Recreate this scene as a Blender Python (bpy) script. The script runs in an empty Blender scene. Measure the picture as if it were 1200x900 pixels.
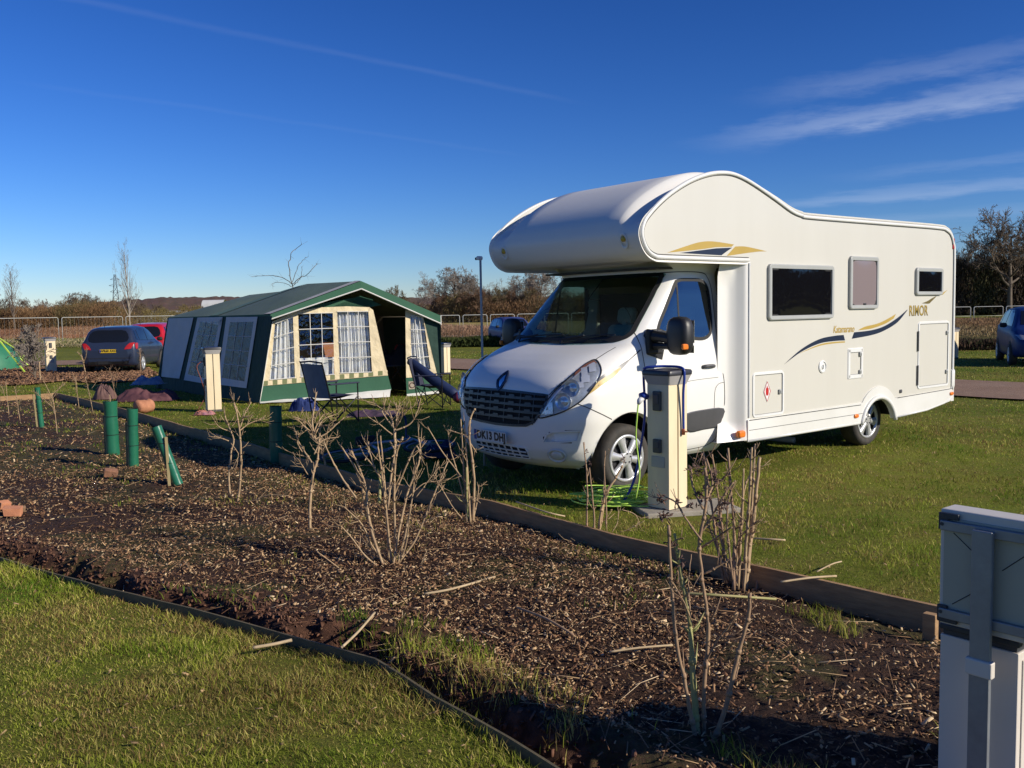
import bpy, bmesh, math, random
import numpy as np
from math import sin, cos, pi, radians, sqrt, atan2, hypot
from mathutils import Vector, Matrix, noise
from mathutils.bvhtree import BVHTree
from mathutils.geometry import delaunay_2d_cdt

random.seed(7)
SC = bpy.context.scene
COL = SC.collection

# ------------------------------------------------------------------ camera
FPX, PITCH, ROLL, EYE = 1070.0, radians(4.484), radians(1.026), 1.752

def ray_dir(px, py):
    a, b = px - 600, py - 450
    X = a * cos(ROLL) - b * sin(ROLL)
    Y = a * sin(ROLL) + b * cos(ROLL)
    r, u = X / FPX, -Y / FPX
    return Vector((r, cos(PITCH) + u * sin(PITCH), -sin(PITCH) + u * cos(PITCH)))

def gp(px, py, z=0.0):
    """point of the ground (height z) seen at a photo pixel"""
    d = ray_dir(px, py)
    t = (z - EYE) / d.z
    return Vector((d.x * t, d.y * t, z))

def on_plane(px, py, p0, n):
    d = ray_dir(px, py)
    o = Vector((0, 0, EYE))
    t = (Vector(p0) - o).dot(n) / d.dot(n)
    return o + d * t

cam_d = bpy.data.cameras.new('camera')
cam = bpy.data.objects.new('camera', cam_d)
COL.objects.link(cam)
R0 = Vector((1, 0, 0)); U0 = Vector((0, sin(PITCH), cos(PITCH))); F0 = Vector((0, cos(PITCH), -sin(PITCH)))
rc = R0 * cos(ROLL) - U0 * sin(ROLL)
uc = R0 * sin(ROLL) + U0 * cos(ROLL)
m3 = Matrix((rc, uc, -F0)).transposed()
cam.matrix_world = Matrix.Translation((0, 0, EYE)) @ m3.to_4x4()
cam_d.sensor_width = 36
cam_d.lens = FPX / 1200 * 36
cam_d.clip_start = 0.05
cam_d.clip_end = 12000
SC.camera = cam

# ------------------------------------------------------------------ nodes
def _mat(name):
    m = bpy.data.materials.new(name)
    m.use_nodes = True
    nt = m.node_tree
    return m, nt, nt.nodes['Principled BSDF']

def nd(nt, t, **kw):
    n = nt.nodes.new(t)
    for k, v in kw.items():
        if k.startswith('i_'):
            key = k[2:]
            n.inputs[int(key) if key.isdigit() else key.replace('_', ' ')].default_value = v
        else:
            setattr(n, k, v)
    return n

def c4(c):
    return (c[0], c[1], c[2], 1)

def mat(name, col, rough=.5, metal=0, col2=None, var=.12, scale=4, bump=0, bscale=60, bdist=.01, coat=0, spec=.5, detail=4, trans=0, stretch=None):
    """procedural principled material: two colours mixed by noise, optional bump"""
    m, nt, b = _mat(name)
    L = nt.links.new
    if col2 is None:
        col2 = tuple(max(0, c * (1 - var)) for c in col)
    tc = nd(nt, 'ShaderNodeTexCoord')
    mp = nd(nt, 'ShaderNodeMapping')
    if stretch:
        mp.inputs['Scale'].default_value = stretch
    L(tc.outputs['Object'], mp.inputs[0])
    n = nd(nt, 'ShaderNodeTexNoise', i_Scale=scale, i_Detail=detail, i_Roughness=.6)
    L(mp.outputs[0], n.inputs[0])
    rmp = nd(nt, 'ShaderNodeMapRange', i_1=.3, i_2=.7)
    L(n.outputs[0], rmp.inputs[0])
    mx = nd(nt, 'ShaderNodeMix', data_type='RGBA')
    mx.inputs[6].default_value = c4(col)
    mx.inputs[7].default_value = c4(col2)
    L(rmp.outputs[0], mx.inputs[0])
    L(mx.outputs[2], b.inputs['Base Color'])
    b.inputs['Roughness'].default_value = rough
    b.inputs['Metallic'].default_value = metal
    b.inputs['Coat Weight'].default_value = coat
    b.inputs['Specular IOR Level'].default_value = spec
    if bump:
        n2 = nd(nt, 'ShaderNodeTexNoise', i_Scale=bscale, i_Detail=3)
        L(mp.outputs[0], n2.inputs[0])
        bp = nd(nt, 'ShaderNodeBump', i_Strength=bump, i_Distance=bdist)
        L(n2.outputs[0], bp.inputs['Height'])
        L(bp.outputs[0], b.inputs['Normal'])
    return m

def glass_mat(name, tint, refl=.08, rough=.02, dark=None, bump=0, bscale=8, ior=1.5):
    """thin sheet glass: tinted see-through plus a mirror reflection by angle; dark = share that is opaque"""
    m, nt, b = _mat(name)
    L = nt.links.new
    out = nt.nodes['Material Output']
    tr = nd(nt, 'ShaderNodeBsdfTransparent'); tr.inputs[0].default_value = c4(tint)
    gl = nd(nt, 'ShaderNodeBsdfGlossy', i_Roughness=rough); gl.inputs[0].default_value = (1, 1, 1, 1)
    # Schlick mirror share from the angle alone, the same from both sides of the sheet
    f0 = ((ior - 1) / (ior + 1)) ** 2
    ge = nd(nt, 'ShaderNodeNewGeometry'); dp = nd(nt, 'ShaderNodeVectorMath', operation='DOT_PRODUCT')
    L(ge.outputs['Incoming'], dp.inputs[0]); L(ge.outputs['Normal'], dp.inputs[1])
    ab = nd(nt, 'ShaderNodeMath', operation='ABSOLUTE'); L(dp.outputs['Value'], ab.inputs[0])
    om = nd(nt, 'ShaderNodeMath', operation='SUBTRACT', i_0=1.0, use_clamp=True); L(ab.outputs[0], om.inputs[1])
    pw = nd(nt, 'ShaderNodeMath', operation='POWER', i_1=5.0); L(om.outputs[0], pw.inputs[0])
    ad = nd(nt, 'ShaderNodeMath', operation='MULTIPLY_ADD', i_1=1 - f0, i_2=f0 + refl, use_clamp=True); L(pw.outputs[0], ad.inputs[0])
    base = tr
    if dark:
        df = nd(nt, 'ShaderNodeBsdfDiffuse'); df.inputs[0].default_value = c4(dark[1])
        mm = nd(nt, 'ShaderNodeMixShader', i_0=dark[0])
        L(tr.outputs[0], mm.inputs[1]); L(df.outputs[0], mm.inputs[2])
        base = mm
    mx = nd(nt, 'ShaderNodeMixShader')
    L(ad.outputs[0], mx.inputs[0]); L(base.outputs[0], mx.inputs[1]); L(gl.outputs[0], mx.inputs[2])
    L(mx.outputs[0], out.inputs[0])
    if bump:
        tc = nd(nt, 'ShaderNodeTexCoord')
        n2 = nd(nt, 'ShaderNodeTexNoise', i_Scale=bscale, i_Detail=2)
        L(tc.outputs['Object'], n2.inputs[0])
        bp = nd(nt, 'ShaderNodeBump', i_Strength=bump, i_Distance=.05)
        L(n2.outputs[0], bp.inputs['Height'])
        L(bp.outputs[0], gl.inputs['Normal'])
    return m

# ------------------------------------------------------------------ mesh building
class MB:
    def __init__(s):
        s.v = []; s.f = []; s.m = []
    def add(s, vs, fs, mi=0):
        o = len(s.v)
        s.v += [tuple(p) for p in vs]
        s.f += [tuple(i + o for i in f) for f in fs]
        s.m += [mi] * len(fs)
        return s
    def box(s, c, sz, R=None, bev=0.0, mi=0):
        hx, hy, hz = sz[0] / 2, sz[1] / 2, sz[2] / 2
        c = Vector(c)
        if bev <= 0:
            vs = [Vector((x, y, z)) for x in (-hx, hx) for y in (-hy, hy) for z in (-hz, hz)]
            fs = [(0, 1, 3, 2), (4, 6, 7, 5), (0, 4, 5, 1), (2, 3, 7, 6), (0, 2, 6, 4), (1, 5, 7, 3)]
        else:
            bm = bmesh.new(); b = min(bev, hx * .95, hy * .95, hz * .95)
            for x in (-1, 1):
                for y in (-1, 1):
                    for z in (-1, 1):
                        k = b * .3
                        for d in ((0, b, b), (b, 0, b), (b, b, 0), (k, k, b), (b, k, k), (k, b, k)):
                            bm.verts.new((x * (hx - d[0]), y * (hy - d[1]), z * (hz - d[2])))
            bmesh.ops.convex_hull(bm, input=bm.verts)
            bm.verts.index_update()
            vs = [v.co.copy() for v in bm.verts]; fs = [tuple(v.index for v in f.verts) for f in bm.faces]
            bm.free()
        if R is not None:
            vs = [R @ v for v in vs]
        return s.add([v + c for v in vs], fs, mi)
    def tube(s, pts, r, n=8, cap=True, mi=0, flat=None):
        pts = [Vector(p) for p in pts]
        k = len(pts)
        rs = r if isinstance(r, (list, tuple)) else [r] * k
        up = None; vs = []; fs = []
        for i, p in enumerate(pts):
            t = (pts[min(i + 1, k - 1)] - pts[max(i - 1, 0)])
            if t.length < 1e-9: t = Vector((0, 0, 1))
            t.normalize()
            if up is None:
                up = Vector((0, 0, 1)) if abs(t.z) < .9 else Vector((1, 0, 0))
            a = t.cross(up)
            if a.length < 1e-6: a = t.cross(Vector((1, .3, 0)))
            a.normalize(); up = a.cross(t).normalized()
            for j in range(n):
                q = 2 * pi * j / n
                d = a * cos(q) + up * sin(q) * (flat if flat else 1)
                vs.append(p + d * rs[i])
        for i in range(k - 1):
            for j in range(n):
                fs.append((i * n + j, i * n + (j + 1) % n, (i + 1) * n + (j + 1) % n, (i + 1) * n + j))
        if cap:
            fs.append(tuple(range(n - 1, -1, -1))); fs.append(tuple((k - 1) * n + j for j in range(n)))
        return s.add(vs, fs, mi)
    def lathe(s, prof, o=(0, 0, 0), axis='z', n=24, mi=0):
        """prof: (radius, height) pairs"""
        vs = []; fs = []
        for r, h in prof:
            for j in range(n):
                a = 2 * pi * j / n
                x, y = r * cos(a), r * sin(a)
                p = {'z': (x, y, h), 'y': (x, h, y), 'x': (h, x, y)}[axis]
                vs.append((p[0] + o[0], p[1] + o[1], p[2] + o[2]))
        for i in range(len(prof) - 1):
            for j in range(n):
                fs.append((i * n + j, i * n + (j + 1) % n, (i + 1) * n + (j + 1) % n, (i + 1) * n + j))
        return s.add(vs, fs, mi)
    def prism(s, ol, d0, d1, plane='xz', mi=0, fn=None):
        """closed outline pushed from d0 to d1 along the third axis"""
        def P(u, v, d):
            if fn: return fn(u, v, d)
            return {'xz': (u, d, v), 'yz': (d, u, v), 'xy': (u, v, d)}[plane]
        n = len(ol)
        vs = [P(u, v, d0) for u, v in ol] + [P(u, v, d1) for u, v in ol]
        fs = [tuple(range(n)), tuple(range(2 * n - 1, n - 1, -1))]
        fs += [(i, (i + 1) % n, n + (i + 1) % n, n + i) for i in range(n)]
        return s.add(vs, fs, mi)
    def grid(s, P, mi=0, closeu=False):
        """P: rows of points"""
        R = len(P); C = len(P[0])
        fs = []
        for i in range(R - 1):
            for j in range(C - 1):
                fs.append((i * C + j, i * C + j + 1, (i + 1) * C + j + 1, (i + 1) * C + j))
            if closeu: fs.append((i * C + C - 1, i * C, (i + 1) * C, (i + 1) * C + C - 1))
        return s.add([p for r in P for p in r], fs, mi)
    def mirror_y(s):
        n = len(s.v)
        s.v += [(x, -y, z) for x, y, z in s.v]
        s.f += [tuple(i + n for i in reversed(f)) for f in s.f]
        s.m += s.m[:]
        return s
    def build(s, name, mats, parent=None, smooth=False, angle=None, fix=False, loc=None, rot=None):
        me = bpy.data.meshes.new(name)
        me.from_pydata(s.v, [], s.f)
        if not isinstance(mats, (list, tuple)): mats = [mats]
        for m in mats: me.materials.append(m)
        if len(mats) > 1: me.polygons.foreach_set('material_index', s.m)
        if smooth or angle: me.polygons.foreach_set('use_smooth', [True] * len(s.f))
        if fix or angle:
            bm = bmesh.new(); bm.from_mesh(me)
            bmesh.ops.remove_doubles(bm, verts=bm.verts, dist=1e-5)
            bmesh.ops.recalc_face_normals(bm, faces=bm.faces)
            if angle:
                for e in bm.edges:
                    if len(e.link_faces) == 2 and e.calc_face_angle(0) > radians(angle): e.smooth = False
            bm.to_mesh(me); bm.free()
        me.update()
        o = bpy.data.objects.new(name, me)
        COL.objects.link(o)
        if parent: o.parent = parent
        if loc is not None: o.location = loc
        if rot is not None: o.rotation_euler = rot
        return o

def tag(o, label, cat, group=None, kind=None):
    o['label'] = label; o['category'] = cat
    if group: o['group'] = group
    if kind: o['kind'] = kind
    return o

def thing(name, label, cat, loc=(0, 0, 0), rz=0, group=None):
    o = bpy.data.objects.new(name, None); COL.objects.link(o)
    o.empty_display_size = .2
    o.location = loc; o.rotation_euler = (0, 0, rz)
    return tag(o, label, cat, group)

def struct(o):
    o['kind'] = 'structure'; return o

def copy_thing(root, loc, rz=0, label=None, scale=1.0, sc3=None):
    r = root.copy(); COL.objects.link(r); r.location = loc; r.rotation_euler = (0, 0, rz)
    r.scale = sc3 if sc3 else (scale,) * 3
    if label: r['label'] = label
    for ch in list(root.children):
        c = ch.copy(); COL.objects.link(c); c.parent = r
        for g in ch.children:
            d = g.copy(); COL.objects.link(d); d.parent = c
    return r

def spl(pts, n=8, closed=False):
    """Catmull-Rom through points of any dimension"""
    P = [np.array(p, float) for p in pts]
    k = len(P); out = []
    rng = range(k) if closed else range(k - 1)
    for i in rng:
        if closed: p0, p1, p2, p3 = P[i - 1], P[i], P[(i + 1) % k], P[(i + 2) % k]
        else: p0, p1, p2, p3 = P[max(i - 1, 0)], P[i], P[i + 1], P[min(i + 2, k - 1)]
        for j in range(n):
            t = j / n
            out.append(.5 * ((2 * p1) + (-p0 + p2) * t + (2 * p0 - 5 * p1 + 4 * p2 - p3) * t * t + (-p0 + 3 * p1 - 3 * p2 + p3) * t ** 3))
    if not closed: out.append(P[-1])
    return [tuple(float(x) for x in q) for q in out]

def rrect(x0, z0, x1, z1, r, n=5):
    if x0 > x1: x0, x1 = x1, x0
    if z0 > z1: z0, z1 = z1, z0
    o = []
    for cx, cz, a in ((x1 - r, z1 - r, 0), (x0 + r, z1 - r, 90), (x0 + r, z0 + r, 180), (x1 - r, z0 + r, 270)):
        for i in range(n + 1):
            t = radians(a + 90 * i / n)
            o.append((cx + r * cos(t), cz + r * sin(t)))
    return o

def inset(ol, d):
    """move a closed outline inwards by d (any winding)"""
    n = len(ol)
    ar = sum(ol[i][0] * ol[(i + 1) % n][1] - ol[(i + 1) % n][0] * ol[i][1] for i in range(n))
    sg = 1 if ar > 0 else -1
    out = []
    for i in range(n):
        a, b, c = ol[i - 1], ol[i], ol[(i + 1) % n]
        t = Vector((c[0] - a[0], c[1] - a[1]))
        if t.length < 1e-9: out.append(b); continue
        t.normalize()
        out.append((b[0] - t.y * d * sg, b[1] + t.x * d * sg))
    return out

def inside(p, ol):
    x, y = p; c = False; n = len(ol)
    for i in range(n):
        x1, y1 = ol[i][0], ol[i][1]; x2, y2 = ol[i - 1][0], ol[i - 1][1]
        if (y1 > y) != (y2 > y) and x < (x2 - x1) * (y - y1) / (y2 - y1) + x1: c = not c
    return c

def fill2d(ol, res):
    """triangulate a closed 2-D outline with inner points at spacing res"""
    n = len(ol); pts = []
    for i in range(n):
        a, b = ol[i], ol[(i + 1) % n]
        k = max(1, int(hypot(b[0] - a[0], b[1] - a[1]) / res + .5))
        for j in range(k): pts.append((a[0] + (b[0] - a[0]) * j / k, a[1] + (b[1] - a[1]) * j / k))
    nb = len(pts)
    xs = [p[0] for p in pts]; ys = [p[1] for p in pts]
    y = min(ys) + res / 2; row = 0
    inn = inset(pts, res * .35)
    while y < max(ys):
        x = min(xs) + (res / 2 if row % 2 else 0)
        while x < max(xs):
            if inside((x, y), inn): pts.append((x, y))
            x += res
        y += res * .87; row += 1
    r = delaunay_2d_cdt([Vector(p) for p in pts], [], [list(range(nb))], 1, 1e-6)
    return [(v.x, v.y) for v in r[0]], [tuple(f) for f in r[2]]

class Surf:
    """a surface to lay parts on: rays given by a mapper (u,v)->(origin,dir) in the surface's own frame"""
    def __init__(s, vs, fs):
        s.t = BVHTree.FromPolygons([Vector(v) for v in vs], fs)
    def hit(s, mp, u, v, off):
        o, d = mp(u, v)
        h, n, i, _ = s.t.ray_cast(o, d)
        if h is None:
            h, n, i, _ = s.t.find_nearest(o + d * (d.dot(Vector((0, 0, 0)) - o)) if False else o + d * 1.0)
            # fall back on the nearest point along the ray
            best = None
            for k in range(60):
                q = o + d * (k * .25)
                hh, nn, ii, dd = s.t.find_nearest(q)
                if best is None or dd < best[0]: best = (dd, hh, nn)
            for k in range(30):
                q = o + d * ((best[1] - o).dot(d))
                hh, nn, ii, dd = s.t.find_nearest(q); best = (dd, hh, nn)
            h, n = best[1], best[2]
        if n.dot(d) > 0: n = -n
        return h + n * off, n
    def patch(s, mb, ol, mp, res, off, mi=0, bulge=0):
        vs, fs = fill2d(ol, res)
        out = []
        for u, v in vs:
            o2 = off
            if bulge:
                dm = min(hypot(u - a[0], v - a[1]) for a in ol)
                o2 = off + bulge * min(1, dm / (res * 3)) ** .5
            out.append(s.hit(mp, u, v, o2)[0])
        mb.add(out, fs, mi)
        return mb
    def strip(s, mb, pl, mp, w, off, closed=False, step=None, mi=0, side=0, thick=0):
        pts = list(pl)
        if closed: pts = pts + [pts[0]]
        if step:
            q = []
            for a, b in zip(pts[:-1], pts[1:]):
                k = max(1, int(hypot(b[0] - a[0], b[1] - a[1]) / step))
                q += [(a[0] + (b[0] - a[0]) * j / k, a[1] + (b[1] - a[1]) * j / k) for j in range(k)]
            q.append(pts[-1]); pts = q
        H = [s.hit(mp, u, v, off) for u, v in pts]
        rows = []
        for i, (h, n) in enumerate(H):
            if closed: a = H[i - 1 if i else -2][0]; b = H[i + 1 if i < len(H) - 1 else 1][0]
            else: a = H[max(i - 1, 0)][0]; b = H[min(i + 1, len(H) - 1)][0]
            t = (b - a); t = t.normalized() if t.length > 1e-9 else Vector((1, 0, 0))
            sd = t.cross(n).normalized()
            ww = w(i / (len(H) - 1)) if callable(w) else w
            c = h + sd * side * ww
            if thick:
                rows.append([c + sd * ww / 2 - n * thick, c + sd * ww / 2, c - sd * ww / 2, c - sd * ww / 2 - n * thick])
            else:
                rows.append([c + sd * ww / 2, c - sd * ww / 2])
        mb.grid(rows, mi)
        return mb

def map_y(sign=1):
    return lambda u, v: (Vector((u, 3 * sign, v)), Vector((0, -sign, 0)))
def map_x(sign=1, x0=4):
    return lambda u, v: (Vector((x0 * sign, u, v)), Vector((-sign, 0, 0)))
def map_z():
    return lambda u, v: (Vector((u, v, 5)), Vector((0, 0, -1)))
def map_sight(inv, fx=lambda u, v: (u, v)):
    """the line of sight from the eye through a photo pixel, in the frame of a thing (inv = its inverse matrix)"""
    o = inv @ Vector((0, 0, EYE)); r3 = inv.to_3x3()
    def f(u, v):
        px, py = fx(u, v)
        return o, (r3 @ ray_dir(px, py)).normalized()
    return f

def text_mesh(txt, size, depth=.002, font_scale=(1, 1), bold=0, spacing=1.0, shear=0):
    """lettering as a mesh in the xy plane, centred"""
    c = bpy.data.curves.new('lettering', 'FONT')
    c.body = txt; c.size = size; c.align_x = 'CENTER'; c.align_y = 'CENTER'
    c.extrude = depth; c.offset = bold; c.space_character = spacing; c.shear = shear
    c.resolution_u = 3
    o = bpy.data.objects.new('tmp_text', c); COL.objects.link(o)
    dg = bpy.context.evaluated_depsgraph_get()
    me = bpy.data.meshes.new_from_object(o.evaluated_get(dg))
    vs = [(v.co.x * font_scale[0], v.co.y * font_scale[1], v.co.z) for v in me.vertices]
    fs = [tuple(p.vertices) for p in me.polygons]
    bpy.data.objects.remove(o); bpy.data.curves.remove(c); bpy.data.meshes.remove(me)
    return vs, fs
# ------------------------------------------------------------------ motorhome
PAINT = mat('white_paint', (.80, .785, .74), .36, col2=(.77, .755, .71), scale=1.5, coat=.18)
PANEL = mat('cream_side_sheet', (.635, .615, .545), .36, col2=(.61, .59, .52), scale=2.5, bump=.05, bscale=2, bdist=.02, coat=.2, stretch=(1, 1, .12))
SKIRTM = mat('white_skirt_plastic', (.79, .785, .75), .3, col2=(.70, .69, .64), scale=1.2, coat=.3)
TRIMW = mat('white_trim', (.80, .80, .77), .35, scale=3)
GREYFR = mat('grey_window_frame', (.42, .43, .41), .4, scale=3)
BLACKP = mat('black_plastic', (.018, .018, .02), .45, scale=8, bump=.1, bscale=200, bdist=.002)
RUBBER = mat('rubber', (.012, .012, .013), .7, scale=10)
TYREM = mat('tyre_rubber', (.03, .029, .027), .8, col2=(.06, .05, .04), scale=12, bump=.3, bscale=80, bdist=.004)
GREYP = mat('dark_grey_plastic', (.07, .07, .075), .5, scale=8)
CHROME = mat('chrome', (.75, .76, .78), .12, metal=1, scale=3)
ALLOY = mat('silver_wheel_paint', (.62, .63, .64), .35, metal=.5, scale=6, col2=(.5, .5, .5))
DARKIN = mat('dark_void', (.008, .008, .008), .9)
DASHM = mat('dashboard_plastic', (.035, .04, .042), .6, scale=12)
SEATM = mat('seat_cloth', (.50, .50, .44), .9, col2=(.42, .42, .36), scale=20)
AMBER = mat('amber_lens', (.85, .22, .03), .25, scale=20)
REDL = mat('red_lens', (.45, .02, .02), .25, scale=20)
GOLD = mat('gold_vinyl', (.50, .34, .07), .4, scale=3)
NAVY = mat('navy_vinyl', (.012, .022, .05), .35, scale=3)
GELCOAT = mat('gelcoat', (.80, .78, .725), .5, col2=(.77, .75, .695), scale=1.2, coat=.04, spec=.3)
WSGLASS = glass_mat('windscreen_glass', (.55, .74, .68), .015, .01)
CABGLASS = glass_mat('cab_side_glass', (.35, .42, .40), .13, .01, dark=(.35, (.012, .014, .016)))
ACRYL = glass_mat('dark_acrylic', (.03, .03, .035), .03, .03, dark=(.85, (.006, .006, .008)), bump=.05, bscale=4, ior=1.42)
ACRYL2 = glass_mat('blind_backed_acrylic', (.03, .03, .035), .0, .05, dark=(.98, (.24, .195, .20)))
LAMPG = glass_mat('lamp_cover', (.95, .96, .97), .0, .02)
PLATEW = mat('white_number_plate', (.72, .73, .70), .35)
PLATEY = mat('yellow_number_plate', (.75, .50, .03), .35)
BLACKINK = mat('black_lettering', (.01, .01, .01), .4)
BLUEINK = mat('blue_band', (.01, .04, .25), .4)
GRILLM = mat('grille_plastic', (.010, .015, .025), .4, scale=9, coat=.05)

REAR = Vector((sin(radians(51.811)), cos(radians(51.811)), 0))
van = thing('motorhome', 'white coachbuilt motorhome with overcab bed parked on the lawn', 'motorhome', (.499, 9.493, 0), atan2(-REAR.y, -REAR.x))
VW = Matrix.Translation(van.location) @ Matrix.Rotation(van.rotation_euler.z, 4, 'Z')
VI = VW.inverted()
SIGHT = map_sight(VI)
z1 = lambda u, v: (520 + .3 * u, 180 + .3 * v)
z2 = lambda u, v: (520 + .3 * u, 380 + .3 * v)
zc = lambda u, v: (520 + u / 5.625, 420 + v / 5.625)
S1 = map_sight(VI, z1); S2 = map_sight(VI, z2); SC_ = map_sight(VI, zc)

# ---- cab shell: horizontal sections (z, nose x, half width, corner length, exponent)
TAB = np.array([
    (.25, .60, .88, .55, 2.5), (.29, .70, .93, .60, 2.6), (.35, .77, .965, .62, 2.7), (.45, .82, .985, .62, 2.8), (.60, .84, 1.0, .62, 2.8),
    (.72, .83, 1.02, .60, 3.0), (.85, .815, 1.025, .62, 3.0), (.96, .80, 1.025, .64, 3.0), (1.05, .775, 1.02, .68, 3.0),
    (1.12, .725, 1.01, .72, 3.0), (1.20, .63, 1.005, .74, 3.1), (1.27, .505, .995, .74, 3.2), (1.33, .37, .985, .68, 3.4),
    (1.385, .20, .975, .58, 3.6), (1.43, .05, .97, .50, 3.6), (1.55, -.08, .95, .46, 3.6), (1.75, -.29, .92, .42, 3.6),
    (1.95, -.50, .895, .38, 3.6), (2.07, -.62, .875, .36, 3.6), (2.12, -.665, .87, .35, 3.6), (2.15, -.655, .885, .36, 3.4),
    (2.19, -.61, .91, .40, 3.2), (2.2345, -.53, .935, .42, 3.0)])
def cab_grid(nz=120, nc=44, ns=54):
    zs = np.interp(np.linspace(0, 1, nz), np.linspace(0, 1, len(TAB)), TAB[:, 0])
    rows = []
    th = np.linspace(0, pi / 2, 400)
    for z in zs:
        r = [np.interp(z, TAB[:, 0], TAB[:, k]) for k in range(1, 5)]
        xf, ys, Lc, n = r
        y = ys * np.sin(th) ** (2 / n); x = xf - Lc * (1 - np.cos(th) ** (2 / n))
        s = np.r_[0, np.cumsum(np.hypot(np.diff(x), np.diff(y)))]
        q = np.linspace(0, s[-1], nc)
        xs = np.interp(q, s, x); yy = np.interp(q, s, y)
        xb = np.linspace(xs[-1], -1.42, ns)[1:]
        rows.append([(a, b, z) for a, b in zip(xs, yy)] + [(a, ys, z) for a in xb])
    # light smoothing down the columns
    A = np.array(rows)
    for _ in range(5):
        B = A.copy(); B[1:-1, :, :2] = .25 * A[:-2, :, :2] + .5 * A[1:-1, :, :2] + .25 * A[2:, :, :2]; A = B
    return A
CG = cab_grid()
def full_cab():
    A = CG; Bm = A.copy(); Bm[:, :, 1] *= -1
    return np.concatenate([Bm[:, :0:-1], A], axis=1)     # from the far side round the nose to the near side
FULL = full_cab()
m = MB(); m.grid([[tuple(p) for p in r] for r in FULL])
CAB = Surf(m.v, m.f)
door_win = spl([(-.49, 1.53), (-.80, 1.475), (-1.06, 1.435), (-1.21, 1.46), (-1.285, 1.56), (-1.30, 1.80), (-1.285, 1.98), (-1.20, 2.055), (-1.0, 2.065), (-.84, 2.055), (-.765, 1.99), (-.60, 1.77), (-.475, 1.60)], 4, True)
ws_h = [(.35, 1.415), (.70, 1.43), (.82, 1.455), (.875, 1.51), (.868, 1.62), (.825, 1.9), (.795, 2.07), (.755, 2.125), (.4, 2.13)]
ws_out = spl([(0, 1.41)] + ws_h + [(0, 2.132)] + [(-a, b) for a, b in reversed(ws_h)], 4, True)
dw_in = inset(door_win, .026); ws_in = inset(ws_out, .04)
inlet_px = [(650, 556), (672, 505), (715, 482), (910, 476), (893, 520), (885, 548), (760, 556)]
def on_cab(fn_pts, mp, off=0):
    return [CAB.hit(mp, u, v, off)[0] for u, v in fn_pts]
inlet3 = on_cab(inlet_px, SC_)
inlet_yz = [(p.y, p.z) for p in inlet3]
AR = .44
def cab_body():
    R, C = FULL.shape[:2]
    idx = -np.ones((R, C), int); P = FULL.copy(); keep = np.ones((R, C), bool)
    x, y, z = FULL[..., 0], FULL[..., 1], FULL[..., 2]
    rr = np.hypot(x, z - .34); low = (rr < AR) & (np.abs(y) > .72)
    for i in range(R):
        for j in range(C):
            if low[i, j]:
                nb = any(0 <= i + a < R and 0 <= j + b < C and not low[i + a, j + b] for a in (-1, 0, 1) for b in (-1, 0, 1))
                if nb:
                    k = AR / max(rr[i, j], 1e-3)
                    P[i, j, 0] = x[i, j] * k; P[i, j, 2] = .34 + (z[i, j] - .34) * k
                else: keep[i, j] = False
    vs = []; fs = []
    for i in range(R):
        for j in range(C):
            if keep[i, j]: idx[i, j] = len(vs); vs.append(tuple(P[i, j]))
    for i in range(R - 1):
        for j in range(C - 1):
            q = (idx[i, j], idx[i, j + 1], idx[i + 1, j + 1], idx[i + 1, j])
            if min(q) < 0: continue
            c = P[i:i + 2, j:j + 2].reshape(4, 3).mean(0)
            if abs(c[1]) > .8 and c[0] < -.4 and inside((c[0], c[2]), dw_in): continue
            if abs(c[1]) < .88 and c[0] < .1 and inside((c[1], c[2]), ws_in): continue
            if c[0] > .3 and inside((abs(c[1]), c[2]), inlet_yz): continue
            fs.append(q)
    return vs, fs
vs, fs = cab_body()
mb = MB(); mb.add(vs, fs)
cab = mb.build('cab_body', PAINT, van, smooth=True)
# arch lip: short inward return of the front arches, and liners
for sg in (1, -1):
    mb = MB(); rows = []
    for k in range(41):
        a = radians(-9 + 198 * k / 40)
        px, pz = AR * cos(a), .34 + AR * sin(a)
        h = CAB.hit(map_y(sg), px, max(pz, .29), 0)[0]
        rows.append([(px * .99, h.y, .34 + (pz - .34) * .99), (px * .97, h.y - sg * .06, .34 + (pz - .34) * .97)])
    mb.grid(rows)
    lip = mb.build('arch_lip', PAINT, van, smooth=True)
    mb = MB(); rows = []
    for k in range(25):
        a = radians(-8 + 196 * k / 24)
        r = AR + .012
        rows.append([(r * cos(a), sg * .95, .34 + r * sin(a)), (r * cos(a), sg * .60, .34 + r * sin(a)), (.0, sg * .58, .5)])
    mb.grid(rows)
    mb.build('wheel_arch_liner', RUBBER, lip)
    mb = MB(); rows = []
    for k in range(25):
        a = radians(2 + 176 * k / 24)
        rows.append([(-4.22 + .44 * cos(a), sg * 1.12, .36 + .30 * sin(a)), (-4.22 + .44 * cos(a), sg * .6, .36 + .30 * sin(a)), (-4.22, sg * .6, .4)])
    mb.grid(rows)
    mb.build('wheel_arch_liner', RUBBER, van)

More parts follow.
